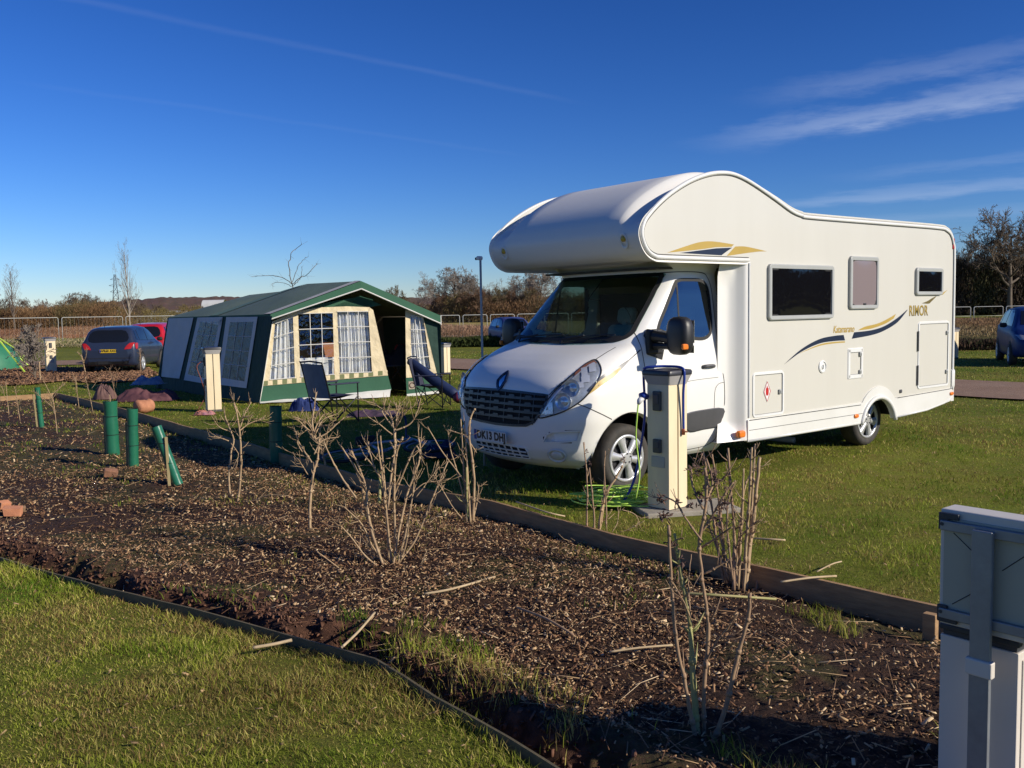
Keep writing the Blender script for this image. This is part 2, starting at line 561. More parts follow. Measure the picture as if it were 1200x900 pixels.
# ---- glass
mb = MB(); CAB.patch(mb, ws_out, map_x(), .05, .004)
o = mb.build('windscreen', WSGLASS, van, smooth=True)
mb = MB()
CAB.strip(mb, inset(ws_out, .022), map_x(), .05, .006, closed=True)
CAB.strip(mb, [(-.8, 1.487), (-.4, 1.468), (0, 1.46), (.4, 1.468), (.8, 1.487)], map_x(), .045, .0062, step=.05)
mb.build('seal', RUBBER, o, smooth=True)
mb = MB()
for a, b in (((-.62, 1.455), (.05, 1.50)), ((.10, 1.45), (.74, 1.50))):
    p = CAB.hit(map_x(), *a, .03)[0]; q = CAB.hit(map_x(), *b, .022)[0]
    mb.tube([p, p.lerp(q, .5) + Vector((.012, 0, .008)), q], .007, 6)
    mb.tube([p + Vector((.03, 0, -.05)), p, p.lerp(q, .45) + Vector((.02, 0, .018))], .009, 6)
mb.build('wiper', BLACKP, o)
for sg in (1, -1):
    mb = MB(); CAB.patch(mb, door_win, map_y(sg), .05, .003)
    g = mb.build('door_window', CABGLASS, van, smooth=True)
    mb = MB(); CAB.strip(mb, inset(door_win, .012), map_y(sg), .034, .005, closed=True)
    CAB.strip(mb, [(-.775, 1.49), (-.815, 2.05)], map_y(sg), .022, .005, step=.05)
    mb.build('seal', RUBBER, g, smooth=True)

# ---- door seams, handle, protector, lettering
GAP = mat('shut_line', (.02, .02, .02), .8)
door_line = spl([(-.60, 2.105), (-.42, 1.88), (-.25, 1.62), (-.205, 1.50), (-.215, 1.2), (-.27, .98), (-.40, .80)], 6)
door_line2 = spl([(-.52, .52), (-.60, .36), (-.70, .315), (-.95, .315), (-1.2, .335), (-1.33, .42), (-1.39, .60), (-1.395, .95), (-1.35, 1.3), (-1.345, 1.9), (-1.30, 2.08), (-1.2, 2.13), (-.9, 2.135), (-.72, 2.125), (-.60, 2.105)], 6)
for sg in (1, -1):
    mb = MB()
    CAB.strip(mb, door_line, map_y(sg), .009, .0025); CAB.strip(mb, door_line2, map_y(sg), .009, .0025)
    CAB.strip(mb, spl([(-1.395, .98), (-1.30, .97), (-1.24, .90), (-1.235, .72)], 6), map_y(sg), .005, .0025)
    CAB.strip(mb, spl([(-.3, .93), (-.6, 1.0), (-.9, 1.03), (-1.3, 1.04)], 6), map_y(sg), .004, .0022)
    d = mb.build('door_seam', GAP, van, smooth=True)
    mb = MB(); mb.tube(spl([(-1.06, sg * 1.0, 1.155), (-1.09, sg * 1.035, 1.165), (-1.2, sg * 1.038, 1.165), (-1.255, sg * 1.0, 1.155)], 4), .018, 8)
    mb.build('door_handle', GREYP, van, smooth=True)
    mb = MB()
    CAB.patch(mb, spl([(-.80, .69), (-1.1, .71), (-1.375, .70), (-1.378, .60), (-1.375, .53), (-1.1, .52), (-.90, .51), (-.80, .56), (-.765, .62)], 3, True), map_y(sg), .05, .016, bulge=.008)
    CAB.strip(mb, spl([(-.80, .69), (-1.1, .71), (-1.375, .70), (-1.378, .60), (-1.375, .53), (-1.1, .52), (-.90, .51), (-.80, .56), (-.765, .62)], 3, True), map_y(sg), .02, .012, closed=True, thick=.014)
    mb.build('door_protector', GREYP, van, smooth=True)
def side_text(txt, size, x, z, y, matl, name, sx=1, bold=0, shear=0, spacing=1, parent=van):
    v_, f_ = text_mesh(txt, size, .001, (sx, 1), bold, spacing, shear)
    mb = MB(); mb.add([(x - a, y + c, z + b) for a, b, c in v_], f_)
    return mb.build(name, matl, parent)
side_text('dCi 100', .075, -.99, .775, 1.019, GREYP, 'lettering', 1.15, .001)

# ---- bonnet, bumper and headlamp seams
for sg in (1, -1):
    mb = MB()
    CAB.strip(mb, [(672, 90), (640, 108), (590, 140), (520, 190), (455, 232), (412, 276)], S2, .008, .002, step=8)
    mb.v = [(x, y * sg, z) for x, y, z in mb.v]; mb.build('bonnet_seam', GAP, van, smooth=True)
    mb = MB()
    CAB.strip(mb, [(880, 298), (960, 330), (1050, 372), (1108, 402)], SC_, .008, .002, step=8)
    mb.v = [(x, y * sg, z) for x, y, z in mb.v]; mb.build('bumper_seam', GAP, van, smooth=True)
mb = MB()
CAB.strip(mb, [(560, 262), (620, 215), (690, 168), (735, 130), (768, 100)], S2, lambda t: .012 + .05 * sin(pi * min(1, t * 1.2 + .05)), .003, step=6)
mb.build('fender_flash', NAVY, van, smooth=True)
mb = MB()
CAB.strip(mb, [(552, 282), (610, 232), (655, 202), (690, 172)], S2, lambda t: .004 + .045 * sin(pi * (1 - t * .9)) if t > 0 else .003, .0045, step=6)
mb.build('fender_flash', GOLD, van, smooth=True)

hl = spl([(630, 392), (650, 335), (692, 268), (745, 203), (805, 148), (870, 92), (940, 36), (993, 10), (1022, 30), (1038, 80), (1022, 132), (985, 190), (938, 250), (880, 300), (800, 346), (715, 376)], 3, True)
def zc_circle(cu, cv, ru, rv, n=20): return [(cu + ru * cos(2 * pi * i / n), cv + rv * sin(2 * pi * i / n)) for i in range(n)]
hl3 = on_cab(hl, SC_)
def mir(vs, sg): return [(x, y * sg, z) for x, y, z in vs]
REFL = mat('lamp_reflector', (.8, .82, .84), .25, metal=.55, scale=5)
REFD = mat('lamp_reflector_shade', (.42, .45, .48), .35, metal=.45, scale=30, col2=(.3,.32,.34))
for sg in (1, -1):
    base = MB(); CAB.patch(base, hl, SC_, 16, .002)
    base.v = mir(base.v, sg); h = base.build('headlight', REFD, van, smooth=True)
    mb = MB()
    for cu, cv, ru, rv in ((795, 285, 52, 62), (852, 196, 48, 56)):
        c, n = CAB.hit(SC_, cu, cv, 0)
        fw = Vector((.93, .36, .08)).normalized()
        a = fw.cross(Vector((0, 0, 1))).normalized(); b2 = a.cross(fw)
        rows = []
        for r_, d_ in ((.082, .028), (.078, .022), (.06, .008), (.035, .002), (.03, .02), (.012, .03), (.001, .032)):
            rows.append([c + fw * d_ + a * (r_ * cos(t * pi / 10)) + b2 * (r_ * sin(t * pi / 10)) for t in range(20)])
        mb.grid(rows, closeu=True)
    # upper reflector steps
    for (u0, v0, u1, v1) in ((905, 70, 945, 125), (955, 45, 1000, 95), (905, 125, 960, 165), (880, 165, 920, 200), (690, 300, 720, 350), (665, 345, 720, 372)):
        CAB.patch(mb, [(u0, v0), (u1, v0 - 12), (u1 + 4, v1 - 8), (u0 + 4, v1)], SC_, 12, .012)
    CAB.strip(mb, inset(hl, 22)[2:22], SC_, .012, .012)
    mb.v = mir([tuple(p) for p in mb.v], sg); mb.build('reflector', REFL, h, smooth=True)
    mb = MB(); CAB.patch(mb, [(868, 95), (935, 42), (990, 16), (1010, 34), (950, 60), (900, 95), (860, 128)], SC_, 14, .010)
    mb.v = mir([tuple(p) for p in mb.v], sg); mb.build('indicator_lens', mat('smoked_amber', (.35, .14, .08), .2, metal=.3), h, smooth=True)
    mb = MB(); CAB.patch(mb, hl, SC_, 14, .012, bulge=.02)
    mb.v = mir(mb.v, sg); mb.build('lamp_cover', LAMPG, h, smooth=True)
    mb = MB(); CAB.strip(mb, hl, SC_, .012, .008, closed=True, thick=.008)
    mb.v = mir([tuple(p) for p in mb.v], sg); mb.build('seal', RUBBER, h, smooth=True)

# ---- grille (both halves from the near half)
gr_near = [(500, 228), (600, 236), (690, 243), (668, 305), (632, 378), (592, 432), (540, 462), (470, 464), (440, 458)]
g3 = [(p.y, p.z) for p in on_cab(gr_near, SC_)]
gy = [(.0, g3[0][1] + .006)] + [p for p in g3 if p[0] > .02]
gy = [p for p in gy]
half = [(0, .985), (.30, .985), (.60, .985)] 
GR = [(0, .99), (.35, .985), (.66, .972), (.655, .90), (.60, .80), (.535, .715), (.44, .675), (.25, .662), (0, .655)]
GRO = GR + [(-a, b) for a, b in reversed(GR[1:-1])]
mb = MB(); CAB.patch(mb, GRO, map_x(), .05, .004)
gr = mb.build('grille', DARKIN, van, smooth=True)
mb = MB(); CAB.strip(mb, GRO, map_x(), .022, .012, closed=True, step=.04, thick=.012)
for zz in (.735, .80, .865, .93):
    ymax = np.interp(zz, [.66, .715, .80, .90, .972], [.44, .535, .60, .655, .66])
    CAB.strip(mb, [(-ymax, zz), (ymax, zz)], map_x(), .024, .022, step=.05, thick=.02)
    for k, yy in enumerate((-.46, -.23, 0, .23, .46)):
        if abs(yy) < ymax - .05:
            CAB.patch(mb, [(yy - .05, zz), (yy + .05, zz), (yy + .035, zz + .028), (yy - .035, zz + .028)], map_x(), .03, .026)
for yy in (-.52, -.345, -.115, .115, .345, .52):
    CAB.strip(mb, [(yy, .69), (yy, .975)], map_x(), .010, .012, step=.04, thick=.01)
mb.build('grille_bar', GRILLM, gr)
# lower intake
LO = [(-.40, .455), (.0, .462), (.40, .455), (.415, .42), (.40, .345), (0, .335), (-.40, .345), (-.415, .42)]
mb = MB(); CAB.patch(mb, LO, map_x(), .05, .003)
lo = mb.build('lower_intake', DARKIN, van, smooth=True)
mb = MB(); CAB.strip(mb, LO, map_x(), .014, .01, closed=True, step=.05, thick=.01)
for zz in (.374, .412):
    CAB.strip(mb, [(-.40, zz), (.40, zz)], map_x(), .012, .012, step=.05, thick=.012)
for yy in (-.3, -.2, -.1, 0, .1, .2, .3):
    CAB.strip(mb, [(yy, .35), (yy, .452)], map_x(), .014, .012, step=.04, thick=.012)
mb.build('grille_bar', PAINT, lo)
# side inlets and fog lamps
for sg in (1, -1):
    mb = MB()
    iv, iff = fill2d(inlet_px, 25)
    def deep(u, v):
        h, n = CAB.hit(SC_, u, v, 0)
        k = min(1, max(0, (v - 478) / 70)) if u > 700 else .4
        return h + Vector((-.045 * (1 - k * .75), 0, .0))
    mb.add([deep(u, v) for u, v in iv], iff)
    n = len(inlet_px)
    rows = []
    for i in range(n + 1):
        u, v = inlet_px[i % n]
        h, nn = CAB.hit(SC_, u, v, .001); rows.append([h, deep(u, v)])
    mb.grid(rows)
    ol = [(u, v) for u, v in inlet_px]
    CAB.strip(mb, ol, SC_, .014, .003, closed=True, step=14, thick=.012, side=.3)
    mb.v = mir([tuple(p) for p in mb.v], sg); mb.build('bumper_inlet', PAINT, van, smooth=False)
    mb = MB(); c, n = CAB.hit(SC_, 748, 640, 0)
    a = n.cross(Vector((0, 0, 1))).normalized(); b2 = a.cross(n)
    rows = []
    for r_, d_ in ((.098, .001), (.088, .012), (.08, .010), (.072, -.004), (.058, -.004), (.056, .008), (.03, .014), (.001, .016)):
        rows.append([c + n * (d_ + .004) + a * (r_ * cos(t * pi / 12)) + b2 * (r_ * .82 * sin(t * pi / 12)) for t in range(24)])
    mb.grid(rows, closeu=True); mb.v = mir([tuple(p) for p in mb.v], sg)
    mb.build('fog_lamp', mat('fog_lamp_plastic', (.62, .63, .62), .2, coat=.5), van, smooth=True)
# emblem: lozenge ring with a dark core
mb = MB(); cz = 1.075
def loz(w, h): return [(0, cz + h), (w * .55, cz + h * .62), (w, cz), (w * .55, cz - h * .62), (0, cz - h), (-w * .55, cz - h * .62), (-w, cz), (-w * .55, cz + h * .62)]
CAB.patch(mb, loz(.045, .07), map_x(), .03, .010)
e = mb.build('emblem', CHROME, van, smooth=True)
mb = MB(); CAB.strip(mb, loz(.06, .085), map_x(), .026, .018, closed=True, step=.02, thick=.014)
mb.build('emblem_ring', mat('emblem_blue_black', (.012, .02, .05), .2, metal=.3), e)

# ---- number plate
def plate(parent, txt, loc, basis, w=.52, h=.111, back=PLATEW, band=True, fs=.098, sx=.82, name='number_plate'):
    """basis: (right, up, out) vectors in the parent's frame"""
    r, u, o_ = [Vector(q).normalized() for q in basis]; loc = Vector(loc)
    P = lambda a, b, c: tuple(loc + r * a + u * b + o_ * c)
    mb = MB()
    ol = rrect(-w / 2, -h / 2, w / 2, h / 2, .012, 3)
    mb.prism(ol, 0, .008, fn=P)
    p = mb.build(name, back, parent, angle=40)
    v_, f_ = text_mesh(txt, fs, .0006, (sx, 1), .005, 1.04)
    mb = MB(); mb.add([P(a + (.025 if band else 0), b, .0088 + c) for a, b, c in v_], f_)
    mb.build('lettering', BLACKINK, p)
    if band:
        mb = MB(); mb.prism(rrect(-w / 2 + .004, -h / 2 + .005, -w / 2 + .045, h / 2 - .005, .004, 2), .0085, .0095, fn=P)
        mb.build('plate_band', BLUEINK, p)
    return p
plate(van, 'DK13 DHJ', (.888, -.045, .535), ((0, 1, 0), (.05, 0, 1), (1, 0, .05)), fs=.108, sx=.95)

# ---- mirrors
def ellbox(c, sz, n=8, p=3.2, mi=0):
    """superellipsoid hull"""
    c = Vector(c); rows = []
    f = lambda a: (abs(a) ** (2 / p)) * (1 if a >= 0 else -1)
    for i in range(n + 1):
        ph = -pi / 2 + pi * i / n
        rows.append([c + Vector((f(cos(ph)) * f(cos(t * pi / n)) * sz[0] / 2, f(cos(ph)) * f(sin(t * pi / n)) * sz[1] / 2, f(sin(ph)) * sz[2] / 2)) for t in range(2 * n)])
    mb = MB(); mb.grid(rows, closeu=True); return mb
for sg in (1, -1):
    mb = ellbox((-.40, sg * 1.29, 1.50), (.17, .27, .37), 10)
    mr = mb.build('mirror', BLACKP, van, smooth=True)
    mb = MB(); mb.box((-.487, sg * 1.29, 1.54), (.006, .21, .22), bev=.003); mb.box((-.487, sg * 1.29, 1.37), (.006, .20, .075), bev=.003)
    mb.build('mirror_glass', CHROME, mr)
    mb = MB()
    mb.tube([(-.34, sg * .93, 1.50), (-.36, sg * 1.08, 1.49), (-.38, sg * 1.2, 1.47)], [.07, .05, .05], 10)
    mb.box((-.37, sg * .985, 1.44), (.22, .05, .25), bev=.02)
    mb.tube([(-.34, sg * .95, 1.40), (-.37, sg * 1.1, 1.40), (-.39, sg * 1.22, 1.40)], [.04, .032, .035], 8)
    mb.prism([(-.27, 1.32), (-.50, 1.36), (-.47, 1.26)], sg * .985, sg * 1.0)
    mb.build('mirror_arm', BLACKP, mr, smooth=False)
    mb = MB(); mb.box((-.34, sg * 1.405, 1.40), (.08, .03, .055), bev=.012)
    mb.build('indicator_lens', AMBER if sg > 0 else AMBER, mr)

# ---- cab interior seen through the glass
mb = MB()
dash = spl([(-.02, 1.36), (-.2, 1.42), (-.42, 1.41), (-.50, 1.33), (-.52, 1.1), (-.45, .9)], 4)
mb.grid([[(x, y, z) for x, z in dash] for y in np.linspace(-.86, .86, 9)])
mb.box((-.36, .42, 1.44), (.20, .34, .05), bev=.02); mb.box((-.36, -.36, 1.45), (.18, .40, .09), bev=.03)
mb.build('dashboard', DASHM, van, smooth=True)
mb = MB(); mb.box((-.22, .55, 1.432), (.18, .22, .006)); mb.build('paper', mat('paper_card', (.55, .6, .55), .8), van)
mb = MB(); mb.lathe([(.19, -.012), (.205, 0), (.19, .012), (.178, 0), (.19, -.012)], n=28)
mb.tube([(-.18, 0, 0), (.18, 0, 0)], .016, 6); mb.tube([(0, 0, 0), (0, -.18, 0)], .016, 6); mb.tube([(0, 0, -.2), (0, 0, .01)], .045, 8)
sw = mb.build('steering_wheel', RUBBER, van, smooth=True, loc=(-.60, -.42, 1.33), rot=(0, radians(-48), 0))
for y0 in (-.44, .42):
    mb = MB()
    mb.box((-1.15, y0, .92), (.5, .48, .16), bev=.05)
    R = Matrix.Rotation(radians(-12), 3, 'Y')
    mb.box((-1.36, y0, 1.28), (.14, .48, .62), R, bev=.05)
    mb.box((-1.45, y0, 1.69), (.11, .27, .19), R, bev=.045)
    mb.tube([(-1.42, y0, 1.5), (-1.44, y0, 1.68)], .05, 8)
    mb.build('seat', SEATM, van, smooth=False)
mb = MB()
mb.box((-.8, 0, .36), (1.6, 1.8, .03)); mb.box((-1.55, 0, 1.15), (.02, 2.0, 1.6)); mb.box((-1.1, 0, 2.17), (1.1, 1.7, .02))
mb.build('cab_lining', mat('cab_lining_grey', (.06, .06, .058), .9), van)
mb = MB(); mb.box((-3.4, 0, .5), (4.6, 1.3, .25)); mb.box((-.3, 0, .36), (1.8, 1.2, .1)); mb.tube([(-4.29, -.8, .34), (-4.29, .8, .34)], .06, 8); mb.tube([(0, -.8, .34), (0, .8, .34)], .04, 8)
mb.tube([(-4.9, .7, .38), (-5.4, .75, .36)], .05, 8)
mb.build('chassis', DARKIN, van)

# ---- coach body: shell along the side outline, two side panels
OUT = [(-1.62, 2.235), (-.8, 2.235), (-.30, 2.235), (-.20, 2.245), (-.11, 2.285), (-.045, 2.36), (-.01, 2.46), (-.03, 2.55), (-.09, 2.635), (-.26, 2.775), (-.47, 2.905),
       (-.73, 3.025), (-1.0, 3.105), (-1.25, 3.135), (-1.45, 3.12), (-1.7, 3.055), (-2.07, 2.925), (-2.36, 2.815), (-2.55, 2.775), (-2.75, 2.762), (-4.2, 2.765), (-5.55, 2.768),
       (-5.80, 2.745), (-5.93, 2.68), (-6.0, 2.56), (-6.03, 2.40), (-6.04, 1.5), (-6.04, .60)]
OS = spl(OUT[1:], 5); OS = [(-1.62, 2.235)] + OS
def t_in(i): return OS[i]
def shell(W, off, ys):
    rows = []
    n = len(OS)
    for i, (x, z) in enumerate(OS):
        a = OS[max(i - 1, 0)]; b = OS[min(i + 1, n - 1)]
        t = Vector((b[0] - a[0], b[1] - a[1])).normalized(); nn = Vector((t.y, -t.x))   # inward
        # recess of the middle of the roof: deepest on top, fading out at the nose and at the tail
        d = 0
        if z > 2.45:
            k1 = min(1, max(0, (z - 2.44) / .36)) if x > -1.2 else 1 - min(1, max(0, (-1.5 - x) / 1.1))
            k2 = min(1, max(0, (x + 5.9) / .3))
            d = (k1 * k1 * (3 - 2 * k1)) * k2
        r = []
        for y in ys:
            ay = abs(y)
            q = min(1, max(0, (1.0 - ay) / .15)); q = q * q * (3 - 2 * q)
            e = max(0, (ay - 1.115) / .045); ed = .03 * (1 - sqrt(max(0, 1 - e * e)))
            w_ = min(1, max(0, (1.16 - ay) / .33)); w_ = w_ ** .72
            dd = d * (.03 * q - .105 * sin(pi * w_) ** 1.15) + ed * (1 - d)
            r.append((x - nn.x * 0 + nn.x * -dd * -1 * 1, y, z + nn.y * dd))
        rows.append(r)
    return rows
# orientation: inward normal points to the body's middle
ysr = [-1.16, -1.157, -1.15, -1.14, -1.125, -1.1, -1.07, -1.035] + [round(-1.0 + .0187 * k, 4) for k in range(9)] + list(np.linspace(-.83, .83, 9)) + [round(.85 + .0187 * k, 4) for k in range(9)] + [1.035, 1.07, 1.1, 1.125, 1.14, 1.15, 1.157, 1.16]
mb = MB(); mb.grid(shell(1.16, 0, ysr))
shell_o = mb.build('coach_shell', GELCOAT, van, smooth=True)
PANOUT = OS + [(-1.62, .60)]
side_ol = [(x, z) for x, z in OS] + [(-1.62, .56)]
for sg in (1, -1):
    mb = MB(); mb.prism(inset(side_ol, .012), sg * 1.130, sg * 1.158)
    pn = mb.build('side_panel', PANEL, van)
    # dark bead and white edge extrusion
    mb = MB()
    ed = inset([(x, z) for x, z in OS], 0)
    def run(ol, dist):
        n = len(ol); r = []
        for i in range(n):
            a = ol[max(i - 1, 0)]; b = ol[min(i + 1, n - 1)]
            t = Vector((b[0] - a[0], b[1] - a[1])).normalized()
            r.append((ol[i][0] - t.y * -dist * -1, ol[i][1] + t.x * dist * -1 * -1) if False else (ol[i][0] + t.y * dist * -1 * -1, ol[i][1] - t.x * dist * -1 * -1))
        return r
    e1 = run(OS, -.016)
    mb.tube([(x, sg * 1.157, z) for x, z in e1], .021, 8)
    mb.build('edge_trim', TRIMW, pn, smooth=True)
    mb = MB(); e2 = run(OS, -.042)
    mb.tube([(x, sg * 1.158, z) for x, z in e2], .0045, 5)
    mb.build('bead', GAP, pn)
# recessed fairing pillar between cab and coach
for sg in (1, -1):
    mb = MB(); rows = []
    for z in list(np.linspace(.36, .62, 10)) + list(np.linspace(.68, 2.2, 14)) + [2.236]:
        k = max(0, (.56 - z) / .22); k = min(1, k); k = k * k * (3 - 2 * k)
        k2 = max(0, (z - 2.05) / .18) ** 2
        x0 = -1.30 + .10 * k + .02 * k2; y0 = 1.012 + .07 * k + .05 * k2
        prof = [(x0, y0), (x0 - .06, y0 + .004), (x0 - .14, y0 + .02), (-1.50, 1.07 + .06 * k), (-1.545, 1.115 + .03 * k), (-1.575, 1.145 + .012 * k), (-1.605, 1.158 + .006 * k), (-1.64, 1.164)]
        rows.append([(a, sg * b, z) for a, b in spl(prof, 4)])
    mb.grid(rows)
    rows[0]
    mb.add([rows[0][i] for i in range(len(rows[0]))] + [(-1.25, sg * .9, .36), (-1.64, sg * .9, .36)], [tuple(range(len(rows[0]))) + (len(rows[0]) + 1, len(rows[0]))])
    f = mb.build('cab_fairing', PAINT, van, smooth=True)
    mb = MB(); mb.tube([(-1.625, sg * 1.165, .60), (-1.625, sg * 1.165, 2.22)], .012, 6); mb.build('edge_trim', TRIMW, f)
# gold and dark marker lights on the overcab nose
SH = Surf(*(lambda g: (g.v, g.f))(MB().grid(shell(1.16, 0, ysr))))
for sg in (1, -1):
    c, n = SH.hit(map_x(), sg * .93, 2.43, 0)
    a = n.cross(Vector((0, 0, 1))).normalized(); b2 = a.cross(n)
    mb = MB(); rows = []
    for r_, d_ in ((.055, .001), (.05, .008), (.038, .008), (.034, .001)):
        rows.append([c + n * d_ + a * (r_ * cos(t * pi / 10)) + b2 * (r_ * 1.5 * sin(t * pi / 10)) + b2 * -.02 for t in range(20)])
    mb.grid(rows, closeu=True); ml = mb.build('marker_light', TRIMW, van, smooth=True)
    mb = MB(); rows = []
    for r_, d_ in ((.028, .0), (.026, .014), (.015, .02), (.001, .021)):
        rows.append([c + n * d_ + a * (r_ * cos(t * pi / 8)) + b2 * (r_ * sin(t * pi / 8)) for t in range(16)])
    mb.grid(rows, closeu=True); mb.build('lens', mat('yellow_lens', (.55, .38, .05), .25), ml, smooth=True)

# ---- skirts with rear arch
AX, AZ, AI, AO = -4.17, .24, .375, .50
for sg in (1, -1):
    top = .575
    ol = [(-1.60, .345), (-1.60, top)]
    a0 = math.asin((top - AZ) / AO)
    ol += [(AX + AO * cos(a), AZ + AO * 1.06 * sin(a)) for a in np.linspace(a0, pi - a0, 14)]
    ol += [(-6.02, .625), (-6.035, .60), (-6.03, .50), (-5.96, .455), (-5.75, .425), (-5.35, .375), (-4.58, .345)]
    ol += [(AX + AI * cos(a), AZ + AI * sin(a)) for a in np.linspace(pi - .28, .28, 16)]
    ol += [(-3.72, .345)]
    mb = MB(); mb.prism(ol, sg * 1.12, sg * 1.172)
    sk = mb.build('skirt', SKIRTM, van, angle=35)
    mb = MB()
    mb.tube([(AX + (AI + .02) * cos(a), sg * 1.172, AZ + (AI + .02) * sin(a)) for a in np.linspace(.22, pi - .22, 22)], .028, 8, flat=1)
    mb.tube([(-1.61, sg * 1.16, .352), (-3.75, sg * 1.16, .352)], .018, 8)
    mb.tube([(-4.6, sg * 1.16, .355), (-5.35, sg * 1.16, .385), (-5.8, sg * 1.16, .44), (-6.02, sg * 1.16, .50)], .016, 8)
    mb.build('skirt_edge', SKIRTM, sk, smooth=True)
    mb = MB(); mb.tube([(-1.62, sg * 1.174, top - .004), (-3.76, sg * 1.174, top - .004)], .004, 5); mb.tube([(-4.6, sg * 1.174, top + .02), (-6.02, sg * 1.174, .622)], .004, 5)
    mb.tube([(-1.62, sg * 1.1735, .465), (-3.8, sg * 1.1735, .465)], .0025, 5)
    mb.build('skirt_seam', GAP, sk)
    for x, z in ((-3.66, .445), (-5.985, .555)):
        mb = ellbox((x, sg * 1.178, z), (.10, .025, .05), 6, 2.6); mb.build('side_marker', AMBER, sk, smooth=True)
mb = MB(); mb.box((-1.50, 1.155, .435), (.11, .06, .075), bev=.02); mb.build('side_marker', AMBER, van)
# rear bumper corner, tail top light
mb = MB()
mb.prism([(1.165, .45), (1.165, .62), (1.175, .66), (1.175, .86), (1.15, .90), (1.1, .90), (1.1, .45)], -6.07, -5.995, plane='yz')
mb.mirror_y(); mb.box((-6.05, 0, .55), (.05, 2.2, .22), bev=.015)
mb.build('rear_bumper', SKIRTM, van, angle=40)
mb = MB(); mb.box((-5.985, 1.155, 2.56), (.05, .035, .15), bev=.015); mb.build('top_marker', REDL, van)
mb = MB(); mb.box((-5.985, -1.155, 2.56), (.05, .035, .15), bev=.015); mb.build('top_marker', REDL, van)

# ---- coach windows
def coach_window(x0, z0, x1, z1, pm, y=1.158, latch=None):
    mb = MB()
    o_ = rrect(x0, z0, x1, z1, .05); i_ = inset(o_, .048)
    n = len(o_)
    rows = [[(a[0], y, a[1]) for a in o_ + o_[:1]], [(a[0], y + .028, a[1]) for a in inset(o_, .004) + inset(o_, .004)[:1]], [(a[0], y + .034, a[1]) for a in inset(o_, .014) + inset(o_, .014)[:1]], [(a[0], y + .032, a[1]) for a in i_ + i_[:1]], [(a[0], y + .018, a[1]) for a in inset(i_, .004) + inset(i_, .004)[:1]]]
    mb.grid(rows)
    w = mb.build('window', GREYFR, van, smooth=False)
    mb = MB(); p = inset(i_, .0); vs_, fs_ = fill2d(p, .12)
    cx, cz = (x0 + x1) / 2, (z0 + z1) / 2
    mb.add([(a, y + .019 + .012 * max(0, 1 - ((a - cx) / (x1 - x0) * 2) ** 2) * max(0, 1 - ((b - cz) / (z1 - z0) * 2) ** 2), b) for a, b in vs_], fs_)
    mb.build('pane', pm, w, smooth=True)
    mb = MB(); rows = [[(a[0], y + .021, a[1]) for a in i_ + i_[:1]], [(a[0], y + .021, a[1]) for a in inset(i_, .018) + inset(i_, .018)[:1]]]
    mb.grid(rows); mb.build('seal', RUBBER, w)
    if latch:
        mb = MB()
        for a, b in latch: mb.box((a, y + .026, b), (.05, .02, .025), bev=.006)
        mb.build('latch', BLACKP, w)
coach_window(-1.935, 1.615, -3.16, 2.22, ACRYL)
coach_window(-3.485, 1.715, -4.11, 2.34, ACRYL2, latch=[(-3.8, 1.775)])
coach_window(-5.0, 1.875, -5.69, 2.23, ACRYL)

# ---- lockers, flaps, caps
def locker(x0, z0, x1, z1, ring, name, locks, r=.05, hinge=None):
    mb = MB(); y = 1.158; o_ = rrect(x0, z0, x1, z1, r); i_ = inset(o_, ring); j_ = inset(o_, ring * .2)
    mb.grid([[(a[0], y, a[1]) for a in o_ + o_[:1]], [(a[0], y + .010, a[1]) for a in j_ + j_[:1]], [(a[0], y + .010, a[1]) for a in i_ + i_[:1]], [(a[0], y + .002, a[1]) for a in inset(i_, .003) + inset(i_, .003)[:1]]])
    lk = mb.build(name, TRIMW, van)
    mb = MB()
    e_ = inset(i_, .002); mb.grid([[(a[0], y + .0035, a[1]) for a in e_ + e_[:1]], [(a[0], y + .0035, a[1]) for a in inset(e_, .006) + inset(e_, .006)[:1]]])
    mb.build('locker_seam', mat('grey_seam', (.2, .2, .19), .7), lk)
    if locks:
        mb = MB()
        for a, b in locks: mb.box((a, y + .012, b), (.045, .02, .055), bev=.01); mb.box((a, y + .024, b), (.014, .01, .03), bev=.003)
        mb.build('lock', GREYFR, lk)
    if hinge:
        mb = MB()
        for a, b0, b1 in hinge: mb.box((a, y + .014, (b0 + b1) / 2), (.022, .016, b1 - b0), bev=.005)
        mb.build('hinge', GREYP, lk)
    return lk
lk = locker(-1.685, .585, -2.24, 1.07, .028, 'gas_locker', [(-2.16, .84)])
mb = MB(); d = [(-1.94, .97), (-2.005, .855), (-1.94, .74), (-1.875, .855)]
mb.prism(d, 1.1605, 1.1625); s_ = mb.build('gas_sign', mat('sign_white', (.8, .8, .78), .4), lk)
mb = MB(); e_ = inset(d, .004); g_ = inset(d, .014)
mb.grid([[(a[0], 1.164, a[1]) for a in e_ + e_[:1]], [(a[0], 1.164, a[1]) for a in g_ + g_[:1]]])
mb.prism(spl([(-1.925, .815), (-1.955, .815), (-1.965, .85), (-1.962, .885), (-1.947, .90), (-1.94, .92), (-1.93, .90), (-1.917, .885), (-1.915, .85)], 3, True), 1.163, 1.1645)
mb.build('gas_symbol', mat('sign_red', (.5, .02, .02), .4), s_)
locker(-3.485, .89, -3.82, 1.26, .05, 'service_flap', [(-3.745, .97), (-3.745, 1.18)], r=.02)
locker(-5.10, .665, -5.915, 1.54, .03, 'rear_locker', [(-5.85, 1.38), (-5.85, .86)], hinge=[(-5.092, 1.16, 1.42), (-5.092, .72, .98)])
mb = MB(); mb.lathe([(.072, .0), (.072, .010), (.06, .016), (.055, .006), (.03, .006), (.02, .014), (.001, .014)], (-2.97, 1.158, 1.07), 'y', 22); mb.box((-2.97, 1.178, 1.07), (.012, .012, .05))
